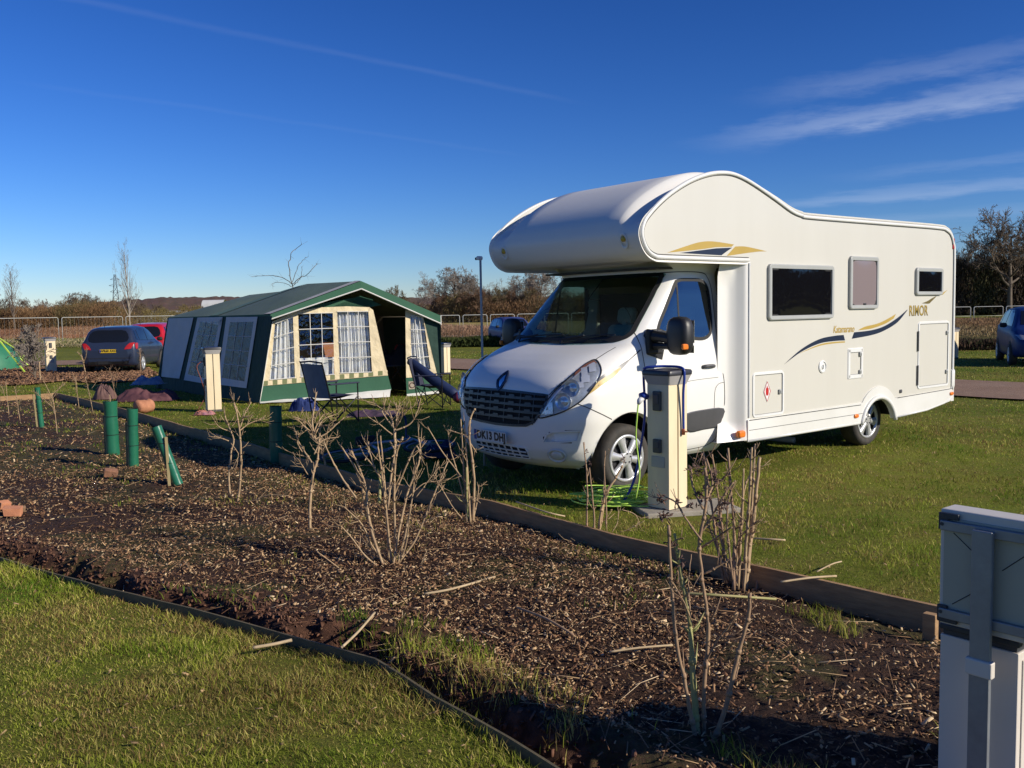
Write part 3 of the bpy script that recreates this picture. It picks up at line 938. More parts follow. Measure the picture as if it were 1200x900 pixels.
mb.build('filler_cap', TRIMW, van, smooth=False)
mb = MB(); mb.box((-4.69, 1.165, .672), (.05, .02, .045), bev=.01); mb.build('mains_inlet', GREYP, van)

# ---- vinyl graphics
def vinyl(ol, matl, name='vinyl_stripe', y=1.1595):
    vs_, fs_ = fill2d(ol, .4)
    mb = MB(); mb.add([(a, y, b) for a, b in vs_], fs_)
    return mb.build(name, matl, van)
vinyl(spl([(-2.24, 1.13), (-2.56, 1.285), (-2.9, 1.385), (-3.2, 1.415), (-3.40, 1.42)], 5) + spl([(-3.43, 1.355), (-3.2, 1.355), (-2.9, 1.335), (-2.56, 1.255), (-2.24, 1.13)], 5)[:-1], NAVY)
vinyl(spl([(-3.62, 1.445), (-4.0, 1.46), (-4.3, 1.505), (-4.6, 1.60), (-4.83, 1.70)], 5) + spl([(-4.83, 1.69), (-4.6, 1.545), (-4.3, 1.45), (-4.0, 1.40), (-3.5, 1.365)], 5)[:-1], NAVY)
vinyl(spl([(-3.70, 1.465), (-3.85, 1.505), (-4.15, 1.54), (-4.4, 1.60), (-4.56, 1.65)], 5) + spl([(-4.5, 1.59), (-4.3, 1.53), (-4.0, 1.48), (-3.70, 1.465)], 5)[:-1], GOLD)
vinyl(spl([(-2.5, 1.235), (-2.9, 1.325), (-3.2, 1.345), (-3.43, 1.345)], 5) + spl([(-3.43, 1.330), (-3.2, 1.328), (-2.9, 1.308), (-2.5, 1.235)], 5)[:-1], GOLD)
vinyl(spl([(-5.18, 1.775), (-5.32, 1.80), (-5.45, 1.84), (-5.58, 1.873)], 5) + spl([(-5.52, 1.84), (-5.42, 1.79), (-5.36, 1.768), (-5.18, 1.775)], 5)[:-1], mat('bronze_vinyl', (.16, .12, .03), .4))
vinyl([(-5.68, 1.895), (-5.86, 1.95), (-5.72, 1.88)], GOLD)
# overcab flash
vinyl(spl([(-.37, 2.295), (-.6, 2.355), (-.84, 2.41), (-1.05, 2.425), (-1.38, 2.405)], 5) + [(-1.34, 2.38)] + spl([(-1.1, 2.37), (-.8, 2.335), (-.37, 2.295)], 5)[:-1], GOLD)
vinyl([(-.55, 2.297), (-.8, 2.325), (-1.1, 2.358), (-1.35, 2.372), (-1.26, 2.33), (-1.18, 2.29)], NAVY)
vinyl(spl([(-1.40, 2.385), (-1.55, 2.39), (-1.72, 2.375), (-1.93, 2.35)], 4) + spl([(-1.8, 2.345), (-1.6, 2.325), (-1.26, 2.285)], 4) , GOLD)
side_text('Katamarano', .118, -3.40, 1.485, 1.16, GOLD, 'lettering', .80, .001, .25, .95)
side_text('RIMOR', .185, -5.105, 1.675, 1.16, mat('dark_gold_lettering', (.13, .10, .02), .4), 'lettering', .80, .004, 0, 1.06)
side_text('RIMOR', .185, -5.10, 1.679, 1.162, GOLD, 'lettering', .80, -.002, 0, 1.06)

# ---- wheels
def wheel(parent, loc, R=.34, W=.22, rr=.235, sg=1, spokes=6, name='wheel', hm=ALLOY, simple=False):
    w = MB(); n = 20 if simple else 44
    w.lathe([(rr - .01, -W / 2 + .01), (rr + .01, -W / 2), (R - .03, -W / 2), (R - .004, -W / 2 + .03), (R, 0), (R - .004, W / 2 - .03), (R - .03, W / 2), (R - .055, W / 2 + .006), (rr + .015, W / 2), (rr - .008, W / 2 - .012), (rr - .02, 0)], (0, 0, 0), 'y', n)
    t = w.build(name, TYREM, parent, smooth=True, loc=loc)
    h = MB(); yo = sg * (W / 2 - .012)
    h.lathe([(rr, yo), (rr - .004, yo + sg * .014), (rr - .028, yo + sg * .010), (rr - .034, yo - sg * .01)], (0, 0, 0), 'y', n)
    h.lathe([(.085, yo - sg * .01), (.08, yo + sg * .008), (.05, yo + sg * .014), (.001, yo + sg * .015)], (0, 0, 0), 'y', n)
    for k in range(spokes):
        a = 2 * pi * k / spokes + .2
        for wv in (0,):
            q = []
            for r_, hw in ((.06, .030), (.12, .034), (.17, .046), (rr - .02, .060)):
                q.append((r_, hw))
            rows = []
            for r_, hw in q:
                c, s = cos(a), sin(a)
                P = lambda tt, yy: (r_ * c - tt * s, yy, r_ * s + tt * c)
                bow = .012 * (1 - r_ / rr)
                rows.append([P(-hw, yo - sg * .02), P(-hw * .9, yo + sg * (.003 + bow)), P(0, yo + sg * (.010 + bow)), P(hw * .9, yo + sg * (.003 + bow)), P(hw, yo - sg * .02)])
            h.grid(rows)
    h.build('wheel_trim', hm, t, smooth=True)
    if not simple:
        b = MB(); b.lathe([(rr - .01, yo - sg * .04), (.001, yo - sg * .035)], (0, 0, 0), 'y', n); b.build('rim', mat('dark_steel', (.025, .025, .028), .5, metal=.5), t)
        c = MB()
        for k in range(5):
            a = 2 * pi * k / 5 + .3
            c.tube([(.045 * cos(a), yo + sg * .008, .045 * sin(a)), (.045 * cos(a), yo + sg * .022, .045 * sin(a))], .009, 6)
        c.build('wheel_nut', GREYP, t)
    return t
for x, y in ((0, .86), (-4.285, .85)):
    wheel(van, (x, y, .328), R=.33, rr=.232, sg=1); wheel(van, (x, -y, .328), R=.33, rr=.232, sg=-1)
# ------------------------------------------------------------------ fast mesh from arrays
def np_mesh(name, V, F, mats, parent=None, smooth=False, midx=None, attrs=None, vattr=None):
    V = np.asarray(V, np.float32); F = np.asarray(F, np.int32); k = F.shape[1]
    me = bpy.data.meshes.new(name)
    me.vertices.add(len(V)); me.vertices.foreach_set('co', V.ravel())
    me.loops.add(F.size); me.loops.foreach_set('vertex_index', F.ravel())
    me.polygons.add(len(F)); me.polygons.foreach_set('loop_start', np.arange(0, F.size, k, dtype=np.int32))
    try: me.polygons.foreach_set('loop_total', np.full(len(F), k, np.int32))
    except Exception: pass
    if not isinstance(mats, (list, tuple)): mats = [mats]
    for m in mats: me.materials.append(m)
    if midx is not None: me.polygons.foreach_set('material_index', midx)
    if smooth: me.polygons.foreach_set('use_smooth', np.ones(len(F), bool))
    me.update(calc_edges=True)
    for d, dom in ((attrs, 'FACE'), (vattr, 'POINT')):
        if d:
            for an, arr in d.items():
                arr = np.asarray(arr, np.float32)
                if arr.ndim == 1:
                    a = me.attributes.new(an, 'FLOAT', dom); a.data.foreach_set('value', arr)
                else:
                    if arr.shape[1] == 3: arr = np.c_[arr, np.ones(len(arr), np.float32)]
                    a = me.attributes.new(an, 'FLOAT_COLOR', dom); a.data.foreach_set('color', arr.ravel())
    me.validate()
    o = bpy.data.objects.new(name, me); COL.objects.link(o)
    if parent: o.parent = parent
    return o

def vnoise(X, Y, seed=0, f=1.0):
    """smooth value noise on arrays"""
    X = np.asarray(X) * f + 137.3 * seed; Y = np.asarray(Y) * f - 71.7 * seed
    xi = np.floor(X).astype(np.int64); yi = np.floor(Y).astype(np.int64); fx = X - xi; fy = Y - yi
    fx = fx * fx * (3 - 2 * fx); fy = fy * fy * (3 - 2 * fy)
    def h(a, b):
        n = (a * 374761393 + b * 668265263 + seed * 974634777) & 0x7fffffff
        n = ((n ^ (n >> 13)) * 1274126177) & 0x7fffffff
        return ((n ^ (n >> 16)) & 0xffff) / 65535.0
    return (h(xi, yi) * (1 - fx) + h(xi + 1, yi) * fx) * (1 - fy) + (h(xi, yi + 1) * (1 - fx) + h(xi + 1, yi + 1) * fx) * fy
def fbm(X, Y, seed=0, f=1.0, o=4):
    r = 0; a = .5; t = 0
    for k in range(o):
        r = r + a * vnoise(X, Y, seed + k, f * 2 ** k); t += a; a *= .55
    return r / t

def attr_mat(name, rough=.85, trans=.0, bump=0, attr='col', spec=.3):
    m, nt, b = _mat(name); L = nt.links.new
    a = nd(nt, 'ShaderNodeAttribute', attribute_name=attr)
    L(a.outputs['Color'], b.inputs['Base Color']); b.inputs['Roughness'].default_value = rough
    b.inputs['Specular IOR Level'].default_value = spec
    if trans:
        tl = nd(nt, 'ShaderNodeBsdfTranslucent'); L(a.outputs['Color'], tl.inputs[0])
        mx = nd(nt, 'ShaderNodeMixShader', i_0=trans); out = nt.nodes['Material Output']
        L(b.outputs[0], mx.inputs[1]); L(tl.outputs[0], mx.inputs[2]); L(mx.outputs[0], out.inputs[0])
    return m

def ground_mat(name, cols, scales=(.25, 2.5, 22), bump=.6, bscale=40, bdist=.03, rough=.95):
    """three noise scales mixing four colours"""
    m, nt, b = _mat(name); L = nt.links.new
    tc = nd(nt, 'ShaderNodeTexCoord'); prev = None
    for i, sc_ in enumerate(scales):
        n = nd(nt, 'ShaderNodeTexNoise', i_Scale=sc_, i_Detail=6, i_Roughness=.65); L(tc.outputs['Object'], n.inputs[0])
        r = nd(nt, 'ShaderNodeMapRange', i_1=.42, i_2=.62); L(n.outputs[0], r.inputs[0])
        mx = nd(nt, 'ShaderNodeMix', data_type='RGBA'); L(r.outputs[0], mx.inputs[0])
        if prev is None: mx.inputs[6].default_value = c4(cols[0])
        else: L(prev, mx.inputs[6])
        mx.inputs[7].default_value = c4(cols[i + 1])
        if i: 
            mu = nd(nt, 'ShaderNodeMath', operation='MULTIPLY', i_1=.55); L(r.outputs[0], mu.inputs[0]); L(mu.outputs[0], mx.inputs[0])
        prev = mx.outputs[2]
    L(prev, b.inputs['Base Color']); b.inputs['Roughness'].default_value = rough; b.inputs['Specular IOR Level'].default_value = .1
    n2 = nd(nt, 'ShaderNodeTexNoise', i_Scale=bscale, i_Detail=5, i_Roughness=.7); L(tc.outputs['Object'], n2.inputs[0])
    bp = nd(nt, 'ShaderNodeBump', i_Strength=bump, i_Distance=bdist); L(n2.outputs[0], bp.inputs['Height']); L(bp.outputs[0], b.inputs['Normal'])
    return m

TURF = ground_mat('turf', [(.13, .165, .018), (.21, .225, .03), (.21, .155, .045), (.07, .095, .013)], (.35, 3, 30), .9, 45, .03)
FARGRASS = TURF
GRAVEL = ground_mat('gravel', [(.27, .165, .11), (.33, .22, .155), (.21, .13, .085), (.40, .30, .23)], (.5, 9, 60), .8, 70, .02)
REDROUGH = ground_mat('dead_bracken', [(.27, .11, .06), (.33, .16, .08), (.20, .11, .05), (.14, .07, .04)], (.08, .6, 4), 1, 3, .3)
TANROUGH = ground_mat('straw_field', [(.42, .33, .11), (.36, .29, .09), (.30, .24, .08), (.24, .19, .07)], (.02, .3, 2), .8, 3, .2)
OLIVE = ground_mat('rough_grass', [(.13, .12, .035), (.17, .13, .05), (.10, .10, .03), (.08, .07, .03)], (.1, .8, 6), 1, 6, .15)

# ---- boards and bed outline
FB = [gp(x, y, .02) for x, y in [(65, 461), (90, 466.5), (140, 478.5), (230, 503.5), (340, 535), (430, 562), (575, 589), (720, 628), (900, 668.5), (1098, 712)]]
d_ = (FB[-1] - FB[-2]).normalized(); FB.append(FB[-1] + d_ * 1.6)
LB = [FB[0], gp(0, 465, .02)]; LB.append(LB[1] + (LB[1] - LB[0]).normalized() * 6)
NB = [gp(x, y, .03) for x, y in [(0, 655), (120, 692), (330, 745), (342, 748), (440, 775), (560, 842), (640, 895)]]
NB.insert(0, NB[0] + (NB[0] - NB[1]).normalized() * 9)
NB.append(NB[-1] + (NB[-1] - NB[-2]).normalized() * 1.6)
far_line = [LB[2], LB[1]] + FB            # left to right
BEDPOLY = [(p.x, p.y) for p in far_line] + [(p.x, p.y) for p in reversed(NB)]

def resample(P, n, pw=1.0, rev=False):
    P = np.array([(p[0], p[1]) for p in P]); s = np.r_[0, np.cumsum(np.hypot(*np.diff(P, axis=0).T))]
    q = np.linspace(0, 1, n) ** pw * s[-1]
    return np.c_[np.interp(q, s, P[:, 0]), np.interp(q, s, P[:, 1])], q
# bed surface
NS, NT = 620, 110
ss = 1 - np.linspace(1, 0, NS) ** 2.0            # denser towards the right (near) end
def curve_at(P, u):
    P = np.array([(p[0], p[1]) for p in P]); s = np.r_[0, np.cumsum(np.hypot(*np.diff(P, axis=0).T))]; s /= s[-1]
    return np.c_[np.interp(u, s, P[:, 0]), np.interp(u, s, P[:, 1])]
A_ = curve_at(NB, ss); B_ = curve_at(far_line, ss)
tt = np.linspace(0, 1, NT) ** 1.25
X = A_[:, None, 0] * (1 - tt) + B_[:, None, 0] * tt
Y = A_[:, None, 1] * (1 - tt) + B_[:, None, 1] * tt
def bed_z(X, Y, dn, df):
    """height of the bed; dn, df = metres from the near and far boards"""
    dn2 = dn + (fbm(X, Y, 3, 2.2, 3) - .5) * .5
    k = np.clip((dn2 - .17) / .16, 0, 1); k = k * k * (3 - 2 * k)
    lip = np.exp(-((dn2 - .40) / .16) ** 2) * .045
    z = -.16 + .115 * k + lip
    kf = np.clip(1 - df / .9, 0, 1); z = z - .085 * kf * kf
    z = z + (fbm(X, Y, 9, 1.1, 3) - .5) * .08 + (fbm(X, Y, 5, 9, 3) - .5) * (.035 + .05 * (1 - k) * np.clip(dn2 / .3, 0, 1)) + (vnoise(X, Y, 6, 26) - .5) * .016
    return np.minimum(z, .035)
def seg_dist(X, Y, P):
    P = [(p[0], p[1]) for p in P]; D = np.full(X.shape, 1e9)
    for (x0, y0), (x1, y1) in zip(P[:-1], P[1:]):
        dx, dy = x1 - x0, y1 - y0; L2 = dx * dx + dy * dy
        t = np.clip(((X - x0) * dx + (Y - y0) * dy) / L2, 0, 1)
        D = np.minimum(D, np.hypot(X - x0 - t * dx, Y - y0 - t * dy))
    return D
DN = seg_dist(X, Y, NB); DF = seg_dist(X, Y, far_line)
Z = bed_z(X, Y, DN, DF)
V = np.stack([X, Y, Z], -1).reshape(-1, 3)
ii = np.arange(NS * NT).reshape(NS, NT)
F = np.stack([ii[:-1, :-1], ii[1:, :-1], ii[1:, 1:], ii[:-1, 1:]], -1).reshape(-1, 4)
soil = np.clip(1 - (DN + (fbm(X, Y, 3, 2.2, 3) - .5) * .5 - .34) / .12, 0, 1)
moss = np.clip((fbm(X, Y, 21, 1.3, 4) - .60) / .06, 0, 1) * .8
mossfar = np.clip((fbm(X, Y, 23, .8, 4) - .47) / .1, 0, 1) * np.clip(1 - (DF - .3) / 1.0, 0, 1) * np.clip((Y - 6) / 3, 0, 1)
farm = np.clip((fbm(X, Y, 27, 1.0, 4) - .5) / .1, 0, 1) * np.clip((Y - 8) / 4, 0, 1) * .6
green = np.clip(np.maximum(np.maximum(moss * .7, mossfar), farm), 0, 1)
m, nt, b = _mat('bark_mulch'); L = nt.links.new
tc = nd(nt, 'ShaderNodeTexCoord')
n1 = nd(nt, 'ShaderNodeTexNoise', i_Scale=55, i_Detail=6, i_Roughness=.75); L(tc.outputs['Object'], n1.inputs[0])
cr = nd(nt, 'ShaderNodeValToRGB'); L(n1.outputs[0], cr.inputs[0])
cr.color_ramp.elements[0].position = .38; cr.color_ramp.elements[0].color = (.022, .011, .007, 1)
cr.color_ramp.elements[1].position = .72; cr.color_ramp.elements[1].color = (.19, .095, .05, 1)
cr.color_ramp.elements.new(.55).color = (.062, .031, .018, 1)
n3 = nd(nt, 'ShaderNodeTexNoise', i_Scale=14, i_Detail=6); L(tc.outputs['Object'], n3.inputs[0])
cs = nd(nt, 'ShaderNodeValToRGB'); L(n3.outputs[0], cs.inputs[0])
cs.color_ramp.elements[0].position = .35; cs.color_ramp.elements[0].color = (.06, .028, .017, 1)
cs.color_ramp.elements[1].position = .7; cs.color_ramp.elements[1].color = (.20, .095, .055, 1)
a1 = nd(nt, 'ShaderNodeAttribute', attribute_name='soil'); a2 = nd(nt, 'ShaderNodeAttribute', attribute_name='green')
mx1 = nd(nt, 'ShaderNodeMix', data_type='RGBA'); L(a1.outputs['Fac'], mx1.inputs[0]); L(cr.outputs[0], mx1.inputs[6]); L(cs.outputs[0], mx1.inputs[7])
mg = nd(nt, 'ShaderNodeMath', operation='MULTIPLY'); 
rg = nd(nt, 'ShaderNodeMapRange', i_1=.35, i_2=.6); L(n1.outputs[0], rg.inputs[0]); L(rg.outputs[0], mg.inputs[0]); L(a2.outputs['Fac'], mg.inputs[1])
mx2 = nd(nt, 'ShaderNodeMix', data_type='RGBA'); L(mg.outputs[0], mx2.inputs[0]); L(mx1.outputs[2], mx2.inputs[6]); mx2.inputs[7].default_value = (.11, .12, .03, 1)
L(mx2.outputs[2], b.inputs['Base Color']); b.inputs['Roughness'].default_value = .85; b.inputs['Specular IOR Level'].default_value = .25
bp = nd(nt, 'ShaderNodeBump', i_Strength=1, i_Distance=.03); L(n1.outputs[0], bp.inputs['Height']); L(bp.outputs[0], b.inputs['Normal'])
MULCH = m
struct(np_mesh('mulch_bed', V, F, MULCH, smooth=True, vattr={'soil': soil.ravel(), 'green': green.ravel()}))

# ---- ground sheet with the bed cut out, gently uneven near the camera
hx = 5000
pts = [(-hx, -hx), (hx, -hx), (hx, hx), (-hx, hx)] + BEDPOLY
for x in np.arange(-26, 26, .7):
    for y in np.arange(1, 45, .7):
        jx, jy = x + random.uniform(-.2, .2), y + random.uniform(-.2, .2)
        if not inside((jx, jy), BEDPOLY): pts.append((jx, jy))
for r in (60, 100, 200, 500, 1200):
    for k in range(24): pts.append((r * cos(k * pi / 12), r * sin(k * pi / 12)))
nb = len(BEDPOLY)
res = delaunay_2d_cdt([Vector(p) for p in pts], [(4 + i, 4 + (i + 1) % nb) for i in range(nb)], [], 0, 1e-5)
gv = [(v.x, v.y) for v in res[0]]; gf = []
for f in res[2]:
    c = (sum(gv[i][0] for i in f) / 3, sum(gv[i][1] for i in f) / 3)
    if not inside(c, BEDPOLY): gf.append(tuple(f))
def lawn_z(x, y):
    d = hypot(x, y)
    if d > 30: return 0
    return float((fbm(np.array([x]), np.array([y]), 31, .35, 2)[0] - .5) * .05 - .004)
mb = MB(); mb.add([(x, y, lawn_z(x, y)) for x, y in gv], gf)
struct(mb.build('ground', TURF, smooth=True))

# ---- boards (each timber length is a thing)
WOOD = mat('weathered_board', (.42, .255, .12), .85, col2=(.26, .15, .07), scale=6, bump=.6, bscale=30, bdist=.004, stretch=(1, 1, 6))
WOODG = mat('green_treated_edge', (.15, .115, .06), .85, col2=(.09, .075, .04), scale=8, bump=.6, bscale=40, bdist=.004)
def board(a, b, z0, z1, th, label, matl, group, ext=0, wob=0):
    a = Vector((a[0], a[1], 0)); b = Vector((b[0], b[1], 0)); d = (b - a); Ln = d.length; d.normalize()
    n = Vector((-d.y, d.x, 0)); k = max(2, int(Ln / .25)); rows = []
    for i in range(k + 1):
        p = a + d * (Ln * i / k); w = (fbm(np.array([p.x]), np.array([p.y]), 41, 1.2, 2)[0] - .5) * wob
        q = p + n * w
        rows.append([q - n * th / 2 + Vector((0, 0, z0)), q - n * th / 2 + Vector((0, 0, z1 + w * .3)), q + n * th / 2 + Vector((0, 0, z1 + w * .3)), q + n * th / 2 + Vector((0, 0, z0))])
    mb = MB(); mb.grid(rows); mb.add(rows[0], [(0, 1, 2, 3)]); mb.add(rows[-1], [(3, 2, 1, 0)])
    return tag(mb.build('edging_board', matl), label, 'edging board', group)
labs = ['board at the far left corner of the bark bed below the tent', 'dark edging board below the maroon bundle by the green tubes', 'edging board between the leaning tube and the tent pedestal', 'shaded edging board behind the single green tube below the chairs',
        'shaded edging board beyond the thin multi-stem shrub', 'edging board in front of the number plate', 'edging board below the front wheel and coiled cable', 'brown edging board under the near hookup pedestal', 'wide brown edging board running to the corner post', 'end board behind the grey cabinet']
for i in range(len(FB) - 1):
    board(FB[i], FB[i + 1], -.2, .035, .03, labs[i] if i < len(labs) else labs[-1], WOOD, 'timber boards round the bark bed', wob=.03)
board(LB[1], LB[0], -.2, .03, .03, 'pale topped board closing the bark bed at its far left end', WOOD, 'timber boards round the bark bed')
labn = ['thin edging strip leaving the photo at the left', 'long thin edging strip along the lower left lawn', 'thin edging strip at the trench beside the lower left lawn', 'short overlapping joint of the thin lawn edging', 'thin edging strip past the pale stick',
        'thin edging strip curving down to the dark trench', 'thin edging strip at the bottom edge of the photo', 'last thin edging strip below the leafless tall shrub', 'thin edging strip by the cabinet foot']
for i in range(len(NB) - 1):
    if i == 3: continue
    board(NB[i], NB[i + 1] if i != 2 else NB[4], -.2, .045, .012, labn[i], WOODG, 'thin edging strips along the near lawn', wob=.05)
cp = gp(1090, 752, -.1)
mb = MB(); mb.box((cp.x, cp.y, -.06), (.07, .05, .24), Matrix.Rotation(-.8, 3, 'Z'), bev=.004)
tag(mb.build('corner_post', WOOD), 'stubby timber peg nailed to the wide brown edging board', 'post')

# ---- sheets of the setting
def sheet(name, pts, matl, z):
    vs_, fs_ = fill2d([(p[0], p[1]) for p in pts], max(1.5, max(abs(p[0]) + abs(p[1]) for p in pts) / 30))
    mb = MB(); mb.add([(a, b, z) for a, b in vs_], fs_)
    return struct(mb.build(name, matl))
def ribbon(name, pts, w, matl, z, wn=.25):
    c = spl(pts, 12); L_ = []; R_ = []
    for i, p in enumerate(c):
        a = c[max(i - 1, 0)]; b = c[min(i + 1, len(c) - 1)]; t = Vector((b[0] - a[0], b[1] - a[1])).normalized()
        k = i * .37
        L_.append((p[0] - t.y * (w / 2 + sin(k * 3.1) * wn * .4), p[1] + t.x * (w / 2 + sin(k * 3.1) * wn * .4)))
        R_.append((p[0] + t.y * (w / 2 + sin(k * 2.3) * wn * .4), p[1] - t.x * (w / 2 + sin(k * 2.3) * wn * .4)))
    mb = MB(); mb.grid([[(a[0], a[1], z), (b[0], b[1], z)] for a, b in zip(L_, R_)])
    return struct(mb.build(name, matl)), L_, R_
ROADC = [(30, 1), (20, 9.0), (14, 14.6), (9.7, 18.7), (3, 25.6), (-2.4, 32.4), (-7, 36.5), (-14, 37.6), (-24, 37.5), (-45, 39)]
road, RL, RR = ribbon('gravel_road', ROADC, 3.9, GRAVEL, .03)
ROADPOLY = RL + RR[::-1]
# leaf littered second bed on the left
B2 = [gp(-70, 453), gp(30, 452), gp(75, 447), gp(120, 450.5), gp(160, 447), gp(185, 440), gp(175, 432.5), gp(100, 432.5), gp(40, 431), gp(-70, 434)]
BED2 = [(p.x, p.y) for p in B2]
LITTER = ground_mat('leaf_litter', [(.15, .085, .05), (.21, .13, .075), (.09, .055, .035), (.27, .17, .10)], (.5, 5, 28), 1, 35, .05)
sheet('leaf_litter_bed', BED2, LITTER, .03)
sheet('red_rough_field', [gp(-140, 398), gp(60, 395), gp(300, 391), gp(300, 381), gp(-140, 385)], REDROUGH, .06)
sheet('straw_field', [gp(420, 393), gp(760, 391), gp(760, 368.2), gp(420, 373.5)], TANROUGH, .06)
sheet('rough_grass_strip', [gp(1040, 408), gp(1300, 403), gp(1300, 378), gp(1040, 382)], OLIVE, .05)
sheet('red_rough_strip', [gp(1040, 381.5), gp(1300, 377.5), gp(1300, 372), gp(1040, 374)], REDROUGH, .08)

# ---- far hills: a long ridge
mb = MB(); rows = []
azs = np.linspace(-60, 60, 700)
for k, (dist, hk) in enumerate(((2300, 0), (2500, .45), (2750, .85), (3000, 1), (3600, .9))):
    r = []
    for a in azs:
        h = 18 + 60 * math.exp(-((a + 12) / 7.5) ** 2) * .55 + 42 * math.exp(-((a + 21) / 7) ** 2) * .65 + 22 * math.exp(-((a - 0) / 8) ** 2) + 14 * float(fbm(np.array([a]), np.array([k * .1]), 51, .35, 4)[0])
        h += 11 * (float(fbm(np.array([a + k]), np.array([0.]), 53, 9, 4)[0]) - .3) * (k > 0)
        r.append((dist * sin(radians(a)), dist * cos(radians(a)), h * hk))
    rows.append(r)
mb.grid(rows)
struct(mb.build('hills', ground_mat('far_woodland_hill', [(.15, .085, .07), (.19, .125, .085), (.10, .085, .05), (.09, .075, .06)], (.004, .015, .06), .3, .05, 3), smooth=True))
# ------------------------------------------------------------------ grass blades, chips, twigs (uncountable stuff)
rng = np.random.default_rng(11)
def in_poly_np(X, Y, poly):
    c = np.zeros(X.shape, bool); n = len(poly)
    for i in range(n):
        x1, y1 = poly[i][0], poly[i][1]; x2, y2 = poly[i - 1][0], poly[i - 1][1]
        if y1 == y2: continue
        k = ((y1 > Y) != (y2 > Y)) & (X < (x2 - x1) * (Y - y1) / (y2 - y1) + x1)
        c ^= k
    return c
def blades(name, X, Y, Z, h, w, col, lean=.55, label=None):
    n = len(X); th = rng.uniform(0, 2 * pi, n); ph = rng.uniform(0, 2 * pi, n); ln = rng.uniform(.1, 1, n) * lean * h
    dx, dy = np.cos(th) * w / 2, np.sin(th) * w / 2
    lx, ly = np.cos(ph) * ln, np.sin(ph) * ln
    V = np.empty((n, 5, 3), np.float32)
    V[:, 0] = np.c_[X - dx, Y - dy, Z]; V[:, 1] = np.c_[X + dx, Y + dy, Z]
    V[:, 2] = np.c_[X + dx * .8 + lx * .35, Y + dy * .8 + ly * .35, Z + h * .6]; V[:, 3] = np.c_[X - dx * .8 + lx * .35, Y - dy * .8 + ly * .35, Z + h * .6]
    V[:, 4] = np.c_[X + lx, Y + ly, Z + h]
    b = np.arange(n)[:, None] * 5
    F = np.concatenate([b + [0, 1, 2], b + [0, 2, 3], b + [3, 2, 4]], 1).reshape(-1, 3)
    return np_mesh(name, V.reshape(-1, 3), F, GRASSM, attrs={'col': np.repeat(col, 3, 0)})
GRASSM = attr_mat('grass_blades', .7, .35, spec=.08)
def lawn_zn(X, Y):
    return np.where(np.hypot(X, Y) > 30, 0, (fbm(X, Y, 31, .35, 2) - .5) * .05 - .004)
def scatter(N, r0, r1, az0, az1, p):
    """points with density ~ 1/r^p"""
    u = rng.uniform(0, 1, N); e = 2 - p
    r = (r0 ** e + u * (r1 ** e - r0 ** e)) ** (1 / e) if abs(e) > 1e-6 else r0 * (r1 / r0) ** u
    a = rng.uniform(radians(az0), radians(az1), N)
    return r * np.sin(a), r * np.cos(a)
def grass_cols(X, Y, n, seed=61, dry=0):
    patch = fbm(X, Y, seed, .9, 4); fine = fbm(X, Y, seed + 5, 6, 2); q = rng.uniform(0, 1, n)
    g = np.array([.145, .20, .020]); lush = np.array([.09, .165, .016]); straw = np.array([.42, .36, .11]); br = np.array([.22, .14, .055]); yg = np.array([.26, .285, .038])
    k = np.clip((patch - .45) / .10 + dry, 0, 1)
    C = g[None] * (1 - k[:, None]) + yg[None] * k[:, None]
    C = np.where((q < .10 + .22 * k)[:, None], straw, C)
    C = np.where(((q > .92) | ((patch > .58) & (q > .55)))[:, None], br, C)
    C = np.where(((patch < .42) & (q > .35) & (q < .9))[:, None], lush, C)
    lo_ = fbm(X, Y, seed + 9, .45, 3)
    return 1.06 * C * rng.uniform(.6, 1.45, n)[:, None] * ((.55 + .9 * lo_) * (.8 + .45 * fine))[:, None]
def lawn(name, N, r0, r1, az0, az1, p, hh, label, keep=None):
    X, Y = scatter(N, r0, r1, az0, az1, p)
    k = ~in_poly_np(X, Y, BEDPOLY) & ~in_poly_np(X, Y, ROADPOLY) & ~in_poly_np(X, Y, BED2)
    slab = ((X - 1.52) ** 2 + (Y - 7.9) ** 2) > .16
    k &= slab
    if keep is not None: k &= keep(X, Y)
    X, Y = X[k], Y[k]; r = np.hypot(X, Y); n = len(X)
    tuft = fbm(X, Y, 71, 3.5, 3); big = fbm(X, Y, 73, .8, 2)
    h = hh * rng.uniform(.35, 1.2, n) * (.15 + 1.7 * np.clip(tuft - .1, 0, 1)) * (.5 + big)
    edge = np.minimum(seg_dist(X, Y, NB), seg_dist(X, Y, far_line)); h *= 1 + .7 * np.exp(-(edge / .10) ** 2)
    w = np.maximum(.0032, r * .00058) * rng.uniform(.7, 1.3, n)
    o = blades(name, X, Y, lawn_zn(X, Y) - .004, h, w, grass_cols(X, Y, n), lean=1.3)
    return tag(o, label, 'grass', kind='stuff')
lawn('grass', 190000, 2.6, 9, -36, 20, 1.3, .034, 'mown lawn grass in the lower left corner of the photo', keep=lambda X, Y: X < -.6 * (Y - 3.2) + .15)
lawn('grass', 330000, 4.2, 42, -30, 36, 1.75, .036, 'short camping field grass round the motorhome and tent', keep=lambda X, Y: X > -.62 * Y + 2.0 - 4.5)
